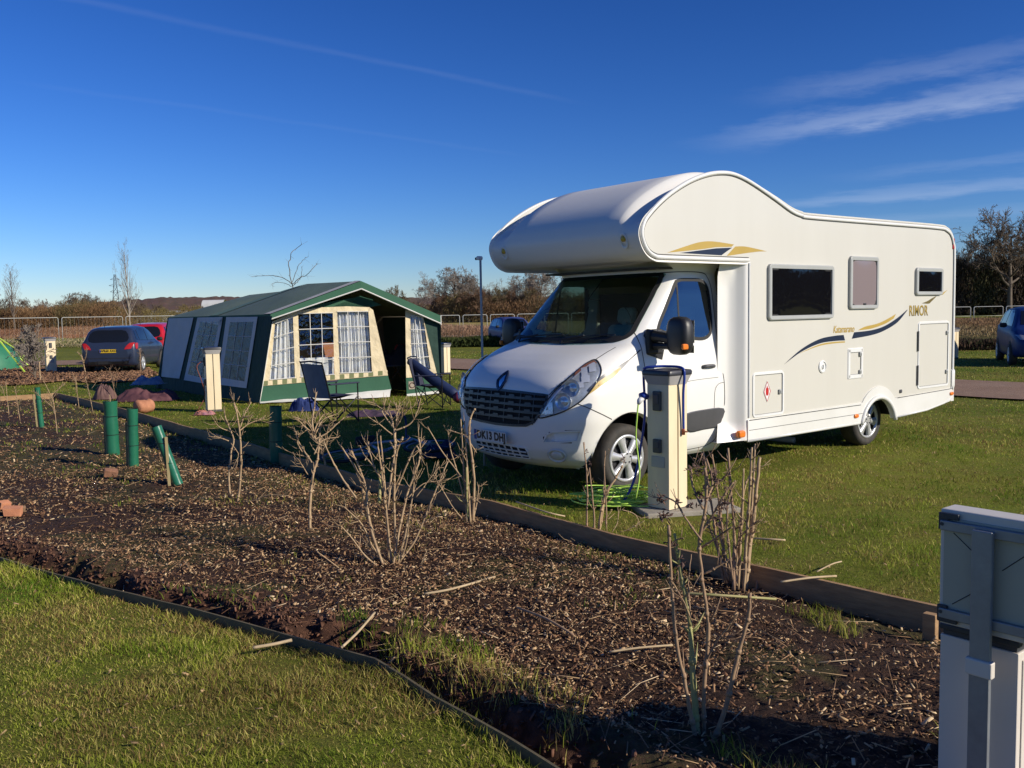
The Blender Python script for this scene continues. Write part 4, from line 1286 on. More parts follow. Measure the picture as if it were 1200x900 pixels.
# rough grass in the trench at the lower right and tufts in the bed
N = 26000
X = rng.uniform(-1.6, 1.9, N); Y = rng.uniform(2.6, 5.4, N)
dn = seg_dist(X, Y, NB); df = seg_dist(X, Y, far_line)
clump = fbm(X, Y, 81, 3, 3)
k = in_poly_np(X, Y, BEDPOLY) & (dn < .7 * (clump + .2)) & (clump > .50) & (X > -.75)
k |= in_poly_np(X, Y, BEDPOLY) & (fbm(X, Y, 83, 2.2, 2) > .70)
X, Y, dn, df, clump = X[k], Y[k], dn[k], df[k], clump[k]; n = len(X)
o = blades('trench_grass', X, Y, bed_z(X, Y, dn, df) - .01, rng.uniform(.03, .10, n) * (.5 + clump), rng.uniform(.003, .005, n), grass_cols(X, Y, n, 91, -.1) * .9, lean=.9)
tag(o, 'long grass in the dark trench at the bottom of the bark bed', 'grass', kind='stuff')
N = 60000
X, Y = scatter(N, 5, 26, -36, 12, 1.2)
dn = seg_dist(X, Y, NB); df = seg_dist(X, Y, far_line)
t1 = fbm(X, Y, 85, 2.0, 3); k = in_poly_np(X, Y, BEDPOLY) & ((t1 > .655) | ((df < .45) & (t1 > .50)) | ((dn < .45) & (t1 > .55)) | ((Y > 10) & (t1 > .58)))
X, Y, dn, df = X[k], Y[k], dn[k], df[k]; n = len(X); r = np.hypot(X, Y)
o = blades('weed_tufts', X, Y, bed_z(X, Y, dn, df) - .01, rng.uniform(.02, .07, n), np.maximum(.004, r * .0006) * rng.uniform(.8, 1.3, n), grass_cols(X, Y, n, 93, .05), lean=1.1)
tag(o, 'low grass tufts and weeds growing through the bark bed', 'weeds', kind='stuff')

# wood chips
def chips(name, X, Y, Z, ln, wd, col, tilt=.45, matl=None):
    n = len(X); a = rng.uniform(0, 2 * pi, n); t = rng.normal(0, tilt, n); ro = rng.normal(0, tilt, n)
    u = np.c_[np.cos(a) * np.cos(t), np.sin(a) * np.cos(t), np.sin(t)]
    v0 = np.c_[-np.sin(a), np.cos(a), np.zeros(n)]
    w0 = np.cross(u, v0)
    v = v0 * np.cos(ro)[:, None] + w0 * np.sin(ro)[:, None]; w = np.cross(u, v)
    c = np.c_[X, Y, Z]; th = wd * .22
    U = u * ln[:, None] / 2; Vv = v * wd[:, None] / 2; W = w * th[:, None] / 2
    tp = rng.uniform(.25, 1, n)[:, None]
    V = np.stack([c - U - Vv * tp - W, c + U - Vv - W, c + U + Vv * tp - W, c - U + Vv - W, c - U - Vv * tp + W, c + U - Vv + W, c + U + Vv * tp + W, c - U + Vv + W], 1)
    b = np.arange(n)[:, None] * 8
    F = np.concatenate([b + q for q in ([4, 5, 6, 7], [0, 1, 5, 4], [1, 2, 6, 5], [2, 3, 7, 6], [3, 0, 4, 7])], 1).reshape(-1, 4)
    return np_mesh(name, V.reshape(-1, 3), F, matl or CHIPM, attrs={'col': np.repeat(col, 5, 0)})
CHIPM = attr_mat('wood_chips', .8, spec=.3)
def chip_cols(n, light):
    pal = np.array([(.50, .33, .17), (.34, .20, .10), (.20, .10, .05), (.10, .05, .027), (.045, .024, .015), (.66, .49, .29)])
    pr = np.array([.15 * light, .22 * light, .25, .24, .12, .05 * light]); pr /= pr.sum()
    return pal[rng.choice(6, n, p=pr)] * rng.uniform(.75, 1.25, n)[:, None]
for nm, N, r0, r1, az0, az1, p, lab, S in (('wood_chips', 150000, 3.0, 12, -36, 36, 1.5, 'pale and dark bark chips covering the bed', 1), ('wood_chips', 45000, 9, 27, -36, 6, 1.3, 'far bark chips round the green tree tubes', 1.5)):
    X, Y = scatter(N, r0, r1, az0, az1, p)
    k = in_poly_np(X, Y, BEDPOLY); X, Y = X[k], Y[k]
    dn = seg_dist(X, Y, NB); df = seg_dist(X, Y, far_line)
    q = rng.uniform(0, 1, len(X)); k = (dn > .06) & ((dn + (fbm(X, Y, 3, 2.2, 3) - .5) * .5 > .40) | (q < .12)) & (df > .02)
    X, Y, dn, df = X[k], Y[k], dn[k], df[k]; n = len(X)
    dens = fbm(X, Y, 101, .7, 3); q = rng.uniform(0, 1, n); k = q < .12 + 2.6 * np.clip(dens - .28, 0, 1); X, Y, dn, df = X[k], Y[k], dn[k], df[k]; n = len(X)
    ln = S * rng.gamma(2.2, .0088, n).clip(.006, .085); wd = S * rng.gamma(3, .0029, n).clip(.003, .019)
    o = chips(nm, X, Y, bed_z(X, Y, dn, df) + .006 + rng.uniform(0, .012, n), ln, wd, chip_cols(n, 1.35))
    tag(o, lab, 'bark chips', kind='stuff')
# fine twigs and stalks lying on the bed
N = 1500; X, Y = scatter(N, 3.2, 16, -34, 25, 1.4); k = in_poly_np(X, Y, BEDPOLY); X, Y = X[k], Y[k]
dn = seg_dist(X, Y, NB); df = seg_dist(X, Y, far_line); n = len(X)
o = chips('fallen_twigs', X, Y, bed_z(X, Y, dn, df) + .018, rng.uniform(.06, .30, n), rng.uniform(.003, .007, n), chip_cols(n, 2.2), tilt=.09)
tag(o, 'thin dry twigs scattered over the bark bed', 'twigs', kind='stuff')
# leaf litter on the far left bed
N = 9000; bx = [p[0] for p in BED2]; by = [p[1] for p in BED2]
X = rng.uniform(min(bx), max(bx), N); Y = rng.uniform(min(by), max(by), N); k = in_poly_np(X, Y, BED2); X, Y = X[k], Y[k]; n = len(X)
o = chips('dead_leaves', X, Y, np.full(n, .045), rng.uniform(.06, .16, n), rng.uniform(.04, .09, n), np.array([(.24, .13, .07)]) * rng.uniform(.4, 1.5, n)[:, None])
tag(o, 'brown dead leaves over the strip in front of the parked cars', 'leaves', kind='stuff')
X, Y = scatter(2400, 2.8, 22, -34, 34, 1.4); k = ~in_poly_np(X, Y, BEDPOLY) & ~in_poly_np(X, Y, ROADPOLY); X, Y = X[k], Y[k]; n = len(X)
o = chips('fallen_leaves', X, Y, lawn_zn(X, Y) + .022, rng.uniform(.010, .034, n), rng.uniform(.005, .013, n), np.array([(.30, .20, .10)]) * rng.uniform(.3, 1.6, n)[:, None], tilt=.6)
tag(o, 'bits of dead leaf and straw lying on the mown lawn', 'leaves', kind='stuff')
# soil clods along the trench
N = 7000; u = rng.uniform(.3, 1, N); P = curve_at(NB, u); X = P[:, 0] + rng.normal(0, .12, N); Y = P[:, 1] + .27 + rng.normal(0, .12, N)
k = in_poly_np(X, Y, BEDPOLY); X, Y = X[k], Y[k]; dn = seg_dist(X, Y, NB); df = seg_dist(X, Y, far_line); k = (dn > .05) & (dn < .5); X, Y, dn, df = X[k], Y[k], dn[k], df[k]; n = len(X)
o = chips('soil_clods', X, Y, bed_z(X, Y, dn, df) + .004, rng.gamma(2, .007, n) + .005, rng.gamma(2, .007, n) + .005, np.array([(.13, .062, .037)]) * rng.uniform(.5, 1.5, n)[:, None], tilt=1.2)
tag(o, 'crumbled red brown soil along the cut edge of the bed', 'soil', kind='stuff')
# ------------------------------------------------------------------ bare winter trees
def grow(seed, H, r0, levels, kids, ang, ratio, start=.25, wig=.12, up=.15, crown_w=1.0, minr=.004, trunk_div=8, lean=0):
    """returns list of (p, q, rp, rq, level)"""
    R = np.random.default_rng(seed); segs = []
    def branch(p, d, L, r, lv):
        n = trunk_div if lv == 0 else (5 if lv == 1 else (3 if lv == 2 else 2))
        if lv >= levels: n = 1 if lv > 2 else n
        pts = [(p, r)]; dd = d.copy()
        for i in range(n):
            dd = dd + R.normal(0, wig * (1 if lv else .35), 3) + np.array([0, 0, up * (1 if lv else .2)])
            dd /= np.linalg.norm(dd)
            q = pts[-1][0] + dd * (L / n); rr = max(minr, r * (1 - (i + 1) / n * (.75 if lv == 0 else .85)))
            segs.append((pts[-1][0], q, pts[-1][1], rr, lv)); pts.append((q, rr))
        if lv >= levels: return
        k = kids[lv]
        for j in range(k):
            t = start + (1 - start) * (j + R.uniform(.1, .9)) / k if lv == 0 else R.uniform(.25, 1)
            a = t * n; i0 = min(int(a), n - 1); f = a - i0
            pp = pts[i0][0] * (1 - f) + pts[i0 + 1][0] * f; rr = pts[i0][1] * (1 - f) + pts[i0 + 1][1] * f
            td = pts[i0 + 1][0] - pts[i0][0]; td /= np.linalg.norm(td)
            az = R.uniform(0, 2 * pi) if lv else j * 2.4 + R.uniform(-.5, .5)
            o = np.cross(td, [cos(az), sin(az), .3]); o /= np.linalg.norm(o)
            an = radians(ang[lv] * R.uniform(.75, 1.25))
            nd_ = td * cos(an) + o * sin(an)
            if lv == 0: ll = H * ratio[0] * crown_w * (1.15 - .75 * (t - start) / (1 - start)) * R.uniform(.75, 1.2)
            else: ll = L * ratio[lv] * R.uniform(.6, 1.2)
            branch(pp, nd_, ll, max(minr, rr * .62), lv + 1)
    branch(np.zeros(3), np.array([lean, 0, 1.0]), H, r0, 0)
    return segs
def seg_mesh(name, segs, matl, parent, lv0, lv1, taper_n=(7, 5, 3, 3, 3, 3)):
    S = [s for s in segs if lv0 <= s[4] <= lv1]
    if not S: return None
    V = []; F = []; off = 0
    for lv in range(lv0, lv1 + 1):
        T = [s for s in S if s[4] == lv]
        if not T: continue
        n = taper_n[min(lv, 5)]
        P = np.array([s[0] for s in T]); Q = np.array([s[1] for s in T]); rp = np.array([s[2] for s in T]); rq = np.array([s[3] for s in T])
        d = Q - P; d /= np.linalg.norm(d, axis=1)[:, None] + 1e-9
        a = np.cross(d, [.12, .31, .94]); a /= np.linalg.norm(a, axis=1)[:, None] + 1e-9
        b = np.cross(d, a); th = np.arange(n) * 2 * pi / n
        ring = a[:, None] * np.cos(th)[None, :, None] + b[:, None] * np.sin(th)[None, :, None]
        A = P[:, None] + ring * rp[:, None, None]; B = Q[:, None] + ring * rq[:, None, None]
        V.append(np.concatenate([A, B], 1).reshape(-1, 3)); m_ = len(T)
        base = off + np.arange(m_)[:, None, None] * 2 * n
        j = np.arange(n); q = np.stack([j, (j + 1) % n, n + (j + 1) % n, n + j], 1)[None]
        F.append((base + q).reshape(-1, 4)); off += m_ * 2 * n
    return np_mesh(name, np.concatenate(V), np.concatenate(F), matl, parent)
BARK = mat('bark', (.10, .075, .055), .9, col2=(.16, .125, .09), scale=3, bump=.5, bscale=20, bdist=.02)
TWIG = mat('twigs', (.115, .08, .055), .9, col2=(.17, .125, .08), scale=.6)
TWIGR = mat('reddish_twigs', (.17, .085, .05), .9, col2=(.13, .09, .045), scale=.5)
TWIGO = mat('olive_twigs', (.15, .12, .05), .9, col2=(.12, .085, .045), scale=.5)
TWIGP = mat('pale_twigs', (.27, .225, .18), .9, col2=(.2, .16, .13), scale=.8)
def tree(name, label, segs, loc, rz=0, twig=TWIG, bark=BARK, group=None, sc=1, cat='tree'):
    t = thing(name, label, cat, loc, rz, group); t.scale = (sc,) * 3
    seg_mesh('trunk', segs, bark, t, 0, 1); seg_mesh('crown', segs, twig, t, 2, 6)
    return t
def dirpt(px, dist, z=0):
    """point on the ground at a distance (along the view axis) below a column of the photo"""
    d = ray_dir(px, 366 - (px - 600) * .018); return Vector((d.x / d.y * dist, dist, z))
OAK = [grow(100 + i, 8.2, .30, 5, (13, 8, 6, 4, 3), (66, 48, 46, 46, 46), (.64, .54, .55, .52, .5), .24, .17, .04, 1.0, .020) for i in range(3)]
SLIM = [grow(120 + i, 11, .16, 4, (24, 5, 3, 2), (34, 30, 34, 40), (.36, .5, .5, .5), .16, .07, .16, 1.0, .007) for i in range(2)]
LOW = [grow(140 + i, 5, .16, 4, (14, 8, 6, 4), (55, 50, 48, 45), (.60, .5, .5, .5), .08, .16, .12, 1.1, .018) for i in range(2)]
g_mid = 'bare trees of the wood beyond the field'
o1 = tree('oak_tree', 'broad leafless oak at the right edge of the photo behind the blue car', OAK[0], dirpt(1184, 140), 0, TWIG, sc=1.48)
o2 = copy_thing(o1, dirpt(1150, 150), 2.1, 'smaller leafless oak just right of the motorhome tail', 1.05)
copy_thing(o1, dirpt(1215, 152), 4.0, 'leafless oak cut by the right edge of the photo', 1.4)
s1 = tree('slender_tree', 'tall slender leafless tree at the far left with upswept branches', SLIM[0], dirpt(17, 170), .5, TWIGP, sc=.98)
k1 = tree('oak_tree', 'small round leafless oak on the left skyline, left one of a pair', OAK[1], dirpt(90, 210), 0, TWIG, sc=.78)
copy_thing(k1, dirpt(104, 205), 2.5, 'small round leafless oak on the left skyline, right one of a pair', .72)
k3 = tree('hedgerow_tree', 'pale bushy leafless tree in the left hedgerow', LOW[0], dirpt(52, 190), 0, TWIGP, sc=.95)
copy_thing(k3, dirpt(68, 200), 1.2, 'second pale bushy tree in the left hedgerow, nearer the oak pair', .8)
k4 = tree('hedgerow_tree', 'dark rounded tree left of the slender tree foot', LOW[1], dirpt(27, 180), 0, TWIG, sc=.95)
copy_thing(k4, dirpt(-4, 175), 2.2, 'dark hedgerow tree cut by the left edge of the photo', 1.2)
copy_thing(k4, dirpt(118, 210), 1.2, 'dark rounded hedgerow tree left of the pylon', .85)
copy_thing(k4, dirpt(153, 190), 3.2, 'dark rounded hedgerow tree above the dark parked car', 1.0)
copy_thing(k4, dirpt(184, 230), 4.2, 'small dark hedgerow tree left of the white shed roof', .85)
copy_thing(k4, dirpt(163, 215), 5.0, 'dark hedgerow tree above the red car roof', .85)
copy_thing(k3, dirpt(232, 260), 5.0, 'pale bushy tree between the shed and the white dome', .85)
s2 = tree('young_tree', 'young leafless tree standing behind the parked cars', SLIM[1], dirpt(152, 100), 0, TWIGP, bark=mat('pale_bark', (.34, .29, .23), .9, scale=5), sc=.80)
s2.scale = (.52, .52, .80)
# sparse sapling over the tent roof
R_ = np.random.default_rng(5); tp = gp(345, 396); base = Vector((tp.x, tp.y, 0))
sg_ = [(np.zeros(3), np.array([0, 0, 2.2]), .05, .04, 0), (np.array([0, 0, 2.2]), np.array([.02, 0, 3.2]), .04, .03, 0)]
k_ = tp.y / 1070 * .90
def arm(pts, r):
    P = [np.array([x * k_, R_.uniform(-.3, .3), z * k_]) for x, z in spl(pts, 4)]
    for i, (a, b) in enumerate(zip(P[:-1], P[1:])):
        f = i / len(P); sg_.append((a, b, r * 1.5 * (1 - f * .6), r * 1.5 * (1 - (i + 1) / len(P) * .6), 1))
        if i > 2 and R_.random() < .85:
            d = (b - a); d /= np.linalg.norm(d); q = b + (d + R_.normal(0, .8, 3)) * R_.uniform(.15, .45); sg_.append((b, q, r * .4, r * .2, 2))
arm([(0, 64), (-2, 80), (-3, 98), (2, 112), (14, 121)], .028)
arm([(-1, 70), (-10, 77), (-24, 81), (-40, 81), (-52, 80)], .022)
arm([(1, 68), (8, 74), (12, 82), (14, 92)], .02)
arm([(1, 70), (10, 77), (22, 83), (30, 92), (32, 96)], .022)
arm([(0, 72), (6, 88), (14, 100), (22, 105)], .018)
arm([(-1, 66), (-10, 71), (-24, 72), (-26, 66)], .016)
st = thing('sapling', 'sparse young tree with arching shoots rising over the tent roof', 'tree', base)
seg_mesh('trunk', sg_, BARK, st, 0, 0); seg_mesh('crown', sg_, TWIG, st, 1, 3)
b1 = tree('hedgerow_tree', 'small olive bush tree behind the right slope of the tent', LOW[0], dirpt(466, 95), 1, TWIGO, sc=.72)
# the wood beyond the straw field
wood = []
protos = [tree('woodland_tree', 'tall leafless tree above the wood right of the tent', OAK[1], dirpt(531, 175), .4, TWIGP, sc=1.02, group=g_mid),
          tree('woodland_tree', 'reddish bushy tree in the wood behind the steel pole', LOW[0], dirpt(566, 165), .4, TWIGR, sc=1.25, group=g_mid),
          tree('woodland_tree', 'olive bushy tree in the wood right of the steel pole', LOW[1], dirpt(590, 168), .4, TWIGO, sc=1.3, group=g_mid)]
plan = [(541, 180, 0, .95, 'second tall tree above the wood right of the tent'), (552, 176, 0, .85, 'pale tree on the skyline just left of the steel pole'), (612, 178, 0, .95, 'round crowned oak above the wood under the overcab nose'),
        (636, 172, 0, 1.1, 'tall pale tree above the bonnet line under the overcab nose'), (494, 190, 1, .85, 'low reddish tree over the tent right eave'), (508, 180, 1, .95, 'reddish tree right of the tent ridge end'),
        (520, 172, 1, 1.1, 'reddish tree below the tall pale tree'), (536, 168, 2, 1.15, 'olive tree below the tall pale pair'), (549, 166, 1, 1.15, 'reddish tree just left of the steel pole'), (577, 170, 1, 1.2, 'reddish tree between pole and far mirror'),
        (602, 168, 1, 1.2, 'reddish tree above the far mirror'), (617, 166, 2, 1.2, 'olive tree behind the windscreen edge'), (628, 168, 1, 1.25, 'reddish tree beside the windscreen top corner'), (480, 205, 2, .85, 'low olive tree above the tent right slope')]
for px, D, k, s, lab in plan: copy_thing(protos[k], dirpt(px, D), px * .7, lab, s * (.78 if k else .9))
protos[1].scale = (1.0,) * 3; protos[2].scale = (1.0,) * 3
# trees hidden beside the motorhome and the wood at the right
for px, D, k, s, lab in [(1126, 150, 2, 1.35, 'dark olive tree touching the motorhome tail'), (1140, 146, 1, 1.35, 'reddish dark tree left below the big oak'), (1158, 150, 2, 1.4, 'olive tree under the smaller oak'), (1172, 147, 1, 1.3, 'reddish tree under the big oak'), (1196, 148, 2, 1.35, 'olive tree under the right oak edge'), (1112, 160, 1, 1.3, 'reddish tree half hidden by the motorhome tail')]:
    c = copy_thing(protos[k], dirpt(px, D), px * .9, lab, s); c['group'] = 'bare trees under the big oak'

# ---- far-off hedgerow and wood masses: countless thin stems and twigs
MASSM = attr_mat('woodland_stems', .9, spec=.1)
def mass(name, label, runs, N, cols, z0=0, thick=.05):
    """runs: (px0, D0, px1, D1, height, depth)"""
    Vs = []; Cs = []
    tot = sum(abs(r[2] - r[0]) * r[4] for r in runs)
    for (p0, D0, p1, D1, hh, dep) in runs:
        n = int(1.7 * N * abs(p1 - p0) * hh / tot); u = rng.uniform(0, 1, n)
        A = dirpt(p0, D0); B = dirpt(p1, D1)
        X = A.x + (B.x - A.x) * u + rng.normal(0, .3, n); Y = A.y + (B.y - A.y) * u + rng.uniform(0, dep, n)
        top = hh * (.40 + .95 * fbm(X, Y, 131, .16, 4)) * (.85 + .3 * vnoise(X, Y, 7, .8))
        z = rng.uniform(0, 1, n) ** .8 * top
        L = rng.uniform(.3, 1.3, n) * hh * .11 + .12; a = rng.uniform(0, 2 * pi, n); el = rng.normal(.95, .65, n)
        d = np.c_[np.cos(a) * np.cos(el), np.sin(a) * np.cos(el), np.sin(el)]
        s = np.c_[-np.sin(a + 1), np.cos(a + 1), rng.normal(0, .4, n)] * (thick * rng.uniform(.5, 1.4, n))[:, None]
        P = np.c_[X, Y, z + z0]
        Vs.append(np.stack([P - s, P + s, P + d * L[:, None]], 1).reshape(-1, 3))
        ck = fbm(X, Y * .3, 137, .12, 3); ci = np.clip((ck - .3) / .4 * len(cols) + rng.normal(0, .6, n), 0, len(cols) - 1).astype(int)
        Cs.append(np.array(cols)[ci] * rng.uniform(.6, 1.4, n)[:, None])
    V = np.concatenate(Vs); C = np.concatenate(Cs); F = np.arange(len(V)).reshape(-1, 3)
    return tag(np_mesh(name, V, F, MASSM, attrs={'col': C}), label, 'woodland', kind='stuff')
RB = [(.20, .10, .055), (.17, .11, .05), (.15, .12, .045), (.11, .075, .045), (.22, .13, .07)]
DK = [(.09, .065, .045), (.07, .055, .04), (.11, .075, .05), (.085, .08, .04)]
mass('wood_undergrowth', 'thick reddish brown wood beyond the straw field', [(478, 215, 520, 170, 3.6, 25), (518, 165, 700, 160, 4.9, 25), (700, 160, 1110, 170, 6, 18)], 90000, RB, thick=.04)
mass('wood_undergrowth', 'dark brown wood under the oaks at the right', [(1105, 142, 1330, 138, 8.6, 22)], 75000, DK, thick=.055)
mass('hedgerow', 'long olive and brown hedgerow along the left skyline', [(-160, 165, 130, 175, 5.2, 12), (125, 190, 300, 330, 4.6, 18), (300, 330, 520, 260, 4.5, 22)], 110000, [(.16, .125, .05), (.17, .12, .055), (.12, .10, .045), (.20, .12, .06)], thick=.035)
mass('dead_bracken', 'reddish dead bracken beyond the left fence', [(-60, 72, 260, 72, .55, 22), (-60, 110, 300, 112, .8, 30)], 60000, [(.28, .14, .08), (.23, .11, .06), (.31, .20, .12), (.18, .10, .055)], thick=.02)
mass('dead_stalks', 'pale dead stalks in front of the straw field fence', [(500, 62, 660, 62, .95, 8)], 16000, [(.33, .20, .13), (.26, .15, .10), (.45, .34, .22), (.20, .11, .08)], thick=.012)
mass('dead_stalks', 'brown dead stalks below the right fence rail', [(1100, 60, 1300, 60, .7, 8), (1100, 46, 1300, 46, .45, 10)], 16000, [(.28, .17, .09), (.22, .16, .07), (.30, .22, .12)], thick=.014)
mass('dead_reeds', 'pale reeds and green weeds at the foot of the left fence', [(-60, 58, 230, 58, .55, 8)], 20000, [(.16, .18, .05), (.13, .15, .04), (.42, .33, .2), (.11, .13, .04)], thick=.014)
m_ = mass('low_hedge', 'low dark green hedge strip beyond the gravel road', [(500, 47, 660, 47, .5, 2.2)], 14000, [(.05, .065, .02), (.07, .085, .025), (.04, .045, .02)], thick=.03)
mass('low_hedge', 'low dark brambles beyond the right gravel road', [(1100, 34.5, 1185, 34.5, .42, 1.6)], 9000, [(.06, .045, .03), (.05, .055, .025), (.08, .05, .035)], thick=.025)
# a wood to the right of the place: seen only as reflections in the windows
Vn = 60000
def rwood():
    n = Vn; X = rng.uniform(55, 75, n); Y = rng.uniform(-22, 34, n); top = 6.5 * (.5 + .9 * fbm(X * .2, Y, 151, .12, 4)); z = rng.uniform(0, 1, n) ** .8 * top
    a = rng.uniform(0, 2 * pi, n); d = np.c_[np.cos(a) * .5, np.sin(a) * .5, np.full(n, .9)] * rng.uniform(.3, 1.5, n)[:, None]
    s = np.c_[-np.sin(a), np.cos(a), np.zeros(n)] * .06; P = np.c_[X, Y, z]
    V = np.stack([P - s, P + s, P + d], 1).reshape(-1, 3)
    tag(np_mesh('hedgerow', V, np.arange(len(V)).reshape(-1, 3), MASSM, attrs={'col': np.array([(.07, .055, .035)]) * rng.uniform(.6, 1.4, n)[:, None]}), 'dark tree belt outside the photo, mirrored in the motorhome windows', 'woodland', kind='stuff')
rwood()

# ---- pruned shrubs, traced as stems with their own depth
CANE = mat('pruned_cane', (.50, .355, .20), .75, col2=(.31, .20, .11), scale=14, bump=.3, bscale=90, bdist=.002)
CANEG = mat('green_cane', (.30, .31, .10), .7, col2=(.38, .30, .14), scale=10)
CANED = mat('dark_cane', (.26, .16, .10), .8, col2=(.38, .25, .14), scale=18, bump=.3, bscale=90, bdist=.002)
def shrub(label, base_px, stems, k, seed, matl=CANE, z=-.06, knob=True, twigs=0, depth=.12, buds=None, name='pruned_shrub', group='leafless pruned shrubs in the bark bed', thin=1.0):
    """stems: (points in k-scaled photo offsets from the base, radius in mm, [material])"""
    R2 = np.random.default_rng(seed); b = gp(*base_px, z); D = b.y; mpp = D / FPX / k * 1.0
    t = thing(name, label, 'shrub', b, 0, group)
    groups_ = {}
    nodes = []
    for s in stems:
        pts, r = s[0], s[1] / 1000 * thin * (1.5 if k > 1 else .85); mm = s[2] if len(s) > 2 else matl
        mbx = groups_.setdefault(mm.name, (MB(), mm))[0]
        y0 = R2.uniform(-.3, .3) * depth; y1 = R2.uniform(-1, 1) * depth
        L_ = len(pts); P = []
        for i, (x, y) in enumerate(spl(pts, 5)):
            f = i / (5 * (L_ - 1)); P.append(Vector((x * mpp + R2.normal(0, .0012), y0 + (y1 - y0) * f, -y * mpp - z * 0)))
        n = len(P); rs = [max(.0012, r * (1 - .45 * i / n) * R2.uniform(.9, 1.12)) for i in range(n)]
        mbx.tube(P, rs, 6)
        if knob:
            for i in range(3, n - 1, 4):
                mbx.tube([P[i] - (P[i] - P[i - 1]) * .25, P[i] + (P[i] - P[i - 1]) * .2], [rs[i] * 1.35, rs[i] * 1.3], 6)
        nodes.append((P, rs, mbx))
    for _ in range(int(twigs * 2.3)):
        P, rs, mbx = nodes[R2.integers(len(nodes))]; i = int(R2.uniform(.35, 1) * (len(P) - 1)); d = P[min(i + 1, len(P) - 1)] - P[max(i - 1, 0)]
        d.normalize(); o = Vector(R2.normal(0, 1, 3)); o.normalize(); L2 = R2.uniform(.04, .16)
        e = (d * .8 + o * .75).normalized(); q = P[i] + e * L2 * .5; e2 = (e + Vector((0, 0, .5))).normalized()
        mbx.tube([P[i], q, q + e2 * L2 * .5], [max(.0015, rs[i] * .55), max(.0013, rs[i] * .45), .0013], 4)
        if R2.random() < .6:
            q2 = q + (e2 + Vector(R2.normal(0, .6, 3))).normalized() * L2 * .5; mbx.tube([q, q2], [.0018, .0012], 4)
    for mn, (mbx, mm) in groups_.items():
        mbx.build('stem', mm, t, smooth=True)
    if buds:
        mb = MB()
        for (x, y, rr, nn) in buds:
            c = Vector((x * mpp, R2.uniform(-.04, .04), -y * mpp))
            for _ in range(nn):
                o = Vector(R2.normal(0, 1, 3)); o.normalize(); p = c + o * rr * R2.uniform(.1, 1); a = Vector(R2.normal(0, 1, 3)); a.normalize()
                l = R2.uniform(.014, .030); w = o.cross(a).normalized() * l * .35
                mb.tube([p, p + a * l * .5, p + a * l], [.001, l * .28, .001], 4, flat=.5)
        mb.build('withered_leaves', mat('withered_leaf', (.10, .055, .045), .9, col2=(.17, .10, .07), scale=30), t)
    return t
def off(bu, bv, pts): return [(u - bu, v - bv) for u, v in pts]
k3_ = 2.144
F_ = lambda *p: off(390, 850, p)
shrub('tallest pruned shrub nearest the camera with a green cane and withered buds', (822, 877), [
    (F_((378, 850), (350, 700), (322, 560), (308, 400), (300, 250)), 9, CANED), (F_((382, 855), (374, 700), (368, 530)), 15, CANEG), (F_((368, 530), (350, 440), (335, 350), (325, 285)), 9, CANEG),
    (F_((400, 850), (398, 700), (408, 520), (392, 400), (385, 300), (400, 200), (397, 110)), 9, CANED), (F_((402, 850), (440, 745), (470, 600), (495, 490), (499, 420)), 10, CANED),
    (F_((390, 300), (350, 240), (330, 205), (292, 190)), 4, CANED), (F_((400, 390), (440, 365), (466, 345)), 5, CANED), (F_((395, 280), (420, 240), (445, 190), (470, 150)), 6, CANED), (F_((385, 330), (420, 290), (452, 250)), 5, CANED),
    (F_((405, 615), (425, 560), (450, 510), (466, 470)), 4), (F_((310, 330), (325, 300), (345, 290)), 4, CANED), (F_((392, 215), (372, 160), (375, 120)), 5, CANED), (F_((400, 200), (425, 160), (418, 100)), 5, CANED), (F_((397, 170), (440, 140), (452, 120)), 4, CANED),
    (F_((360, 500), (335, 440), (300, 380)), 3), (F_((360, 480), (362, 420), (375, 350)), 3)], k3_, 3, CANED, z=-.12, twigs=22, thin=.74,
    buds=[(298 - 390, 235 - 850, .04, 36), (290 - 390, 192 - 850, .022, 14), (326 - 390, 196 - 850, .018, 10), (312 - 390, 300 - 850, .03, 14), (335 - 390, 350 - 850, .025, 10), (395 - 390, 180 - 850, .05, 34), (420 - 390, 140 - 850, .05, 30), (383 - 390, 120 - 850, .04, 20), (445 - 390, 205 - 850, .04, 18), (360 - 390, 205 - 850, .02, 10), (430 - 390, 240 - 850, .04, 16)])
G_ = lambda *p: off(470, 460, p)
shrub('dense clump of upright pruned canes beside the hookup pedestal', (862, 694), [
    (G_((498, 460), (508, 360), (520, 240), (531, 112)), 13), (G_((500, 380), (512, 300), (522, 200), (533, 85)), 8), (G_((488, 460), (492, 300), (497, 180), (496, 78)), 9), (G_((478, 455), (484, 330), (488, 240), (490, 140)), 8), (G_((462, 450), (468, 300), (465, 200), (463, 95)), 9, CANED), (G_((445, 440), (425, 330), (412, 230), (392, 98)), 8, CANED),
    (G_((450, 440), (440, 300), (428, 200), (415, 105)), 8, CANED), (G_((470, 440), (478, 350), (500, 200), (530, 150)), 6), (G_((455, 430), (420, 330), (400, 260)), 6, CANED), (G_((460, 430), (440, 250), (455, 160)), 6, CANED), (G_((468, 440), (450, 380), (430, 300), (440, 210)), 7, CANED), (G_((525, 460), (535, 430), (545, 405)), 6, CANED), (G_((470, 380), (480, 310), (520, 260)), 4, CANED)], k3_, 4, CANE, z=-.12, twigs=44, thin=.85,
    buds=[(385 - 470, 115 - 460, .05, 30), (410 - 470, 150 - 460, .05, 30), (405 - 470, 200 - 460, .04, 20), (440 - 470, 180 - 460, .04, 16)], depth=.16)
E_ = lambda *p: off(125, 345, p)
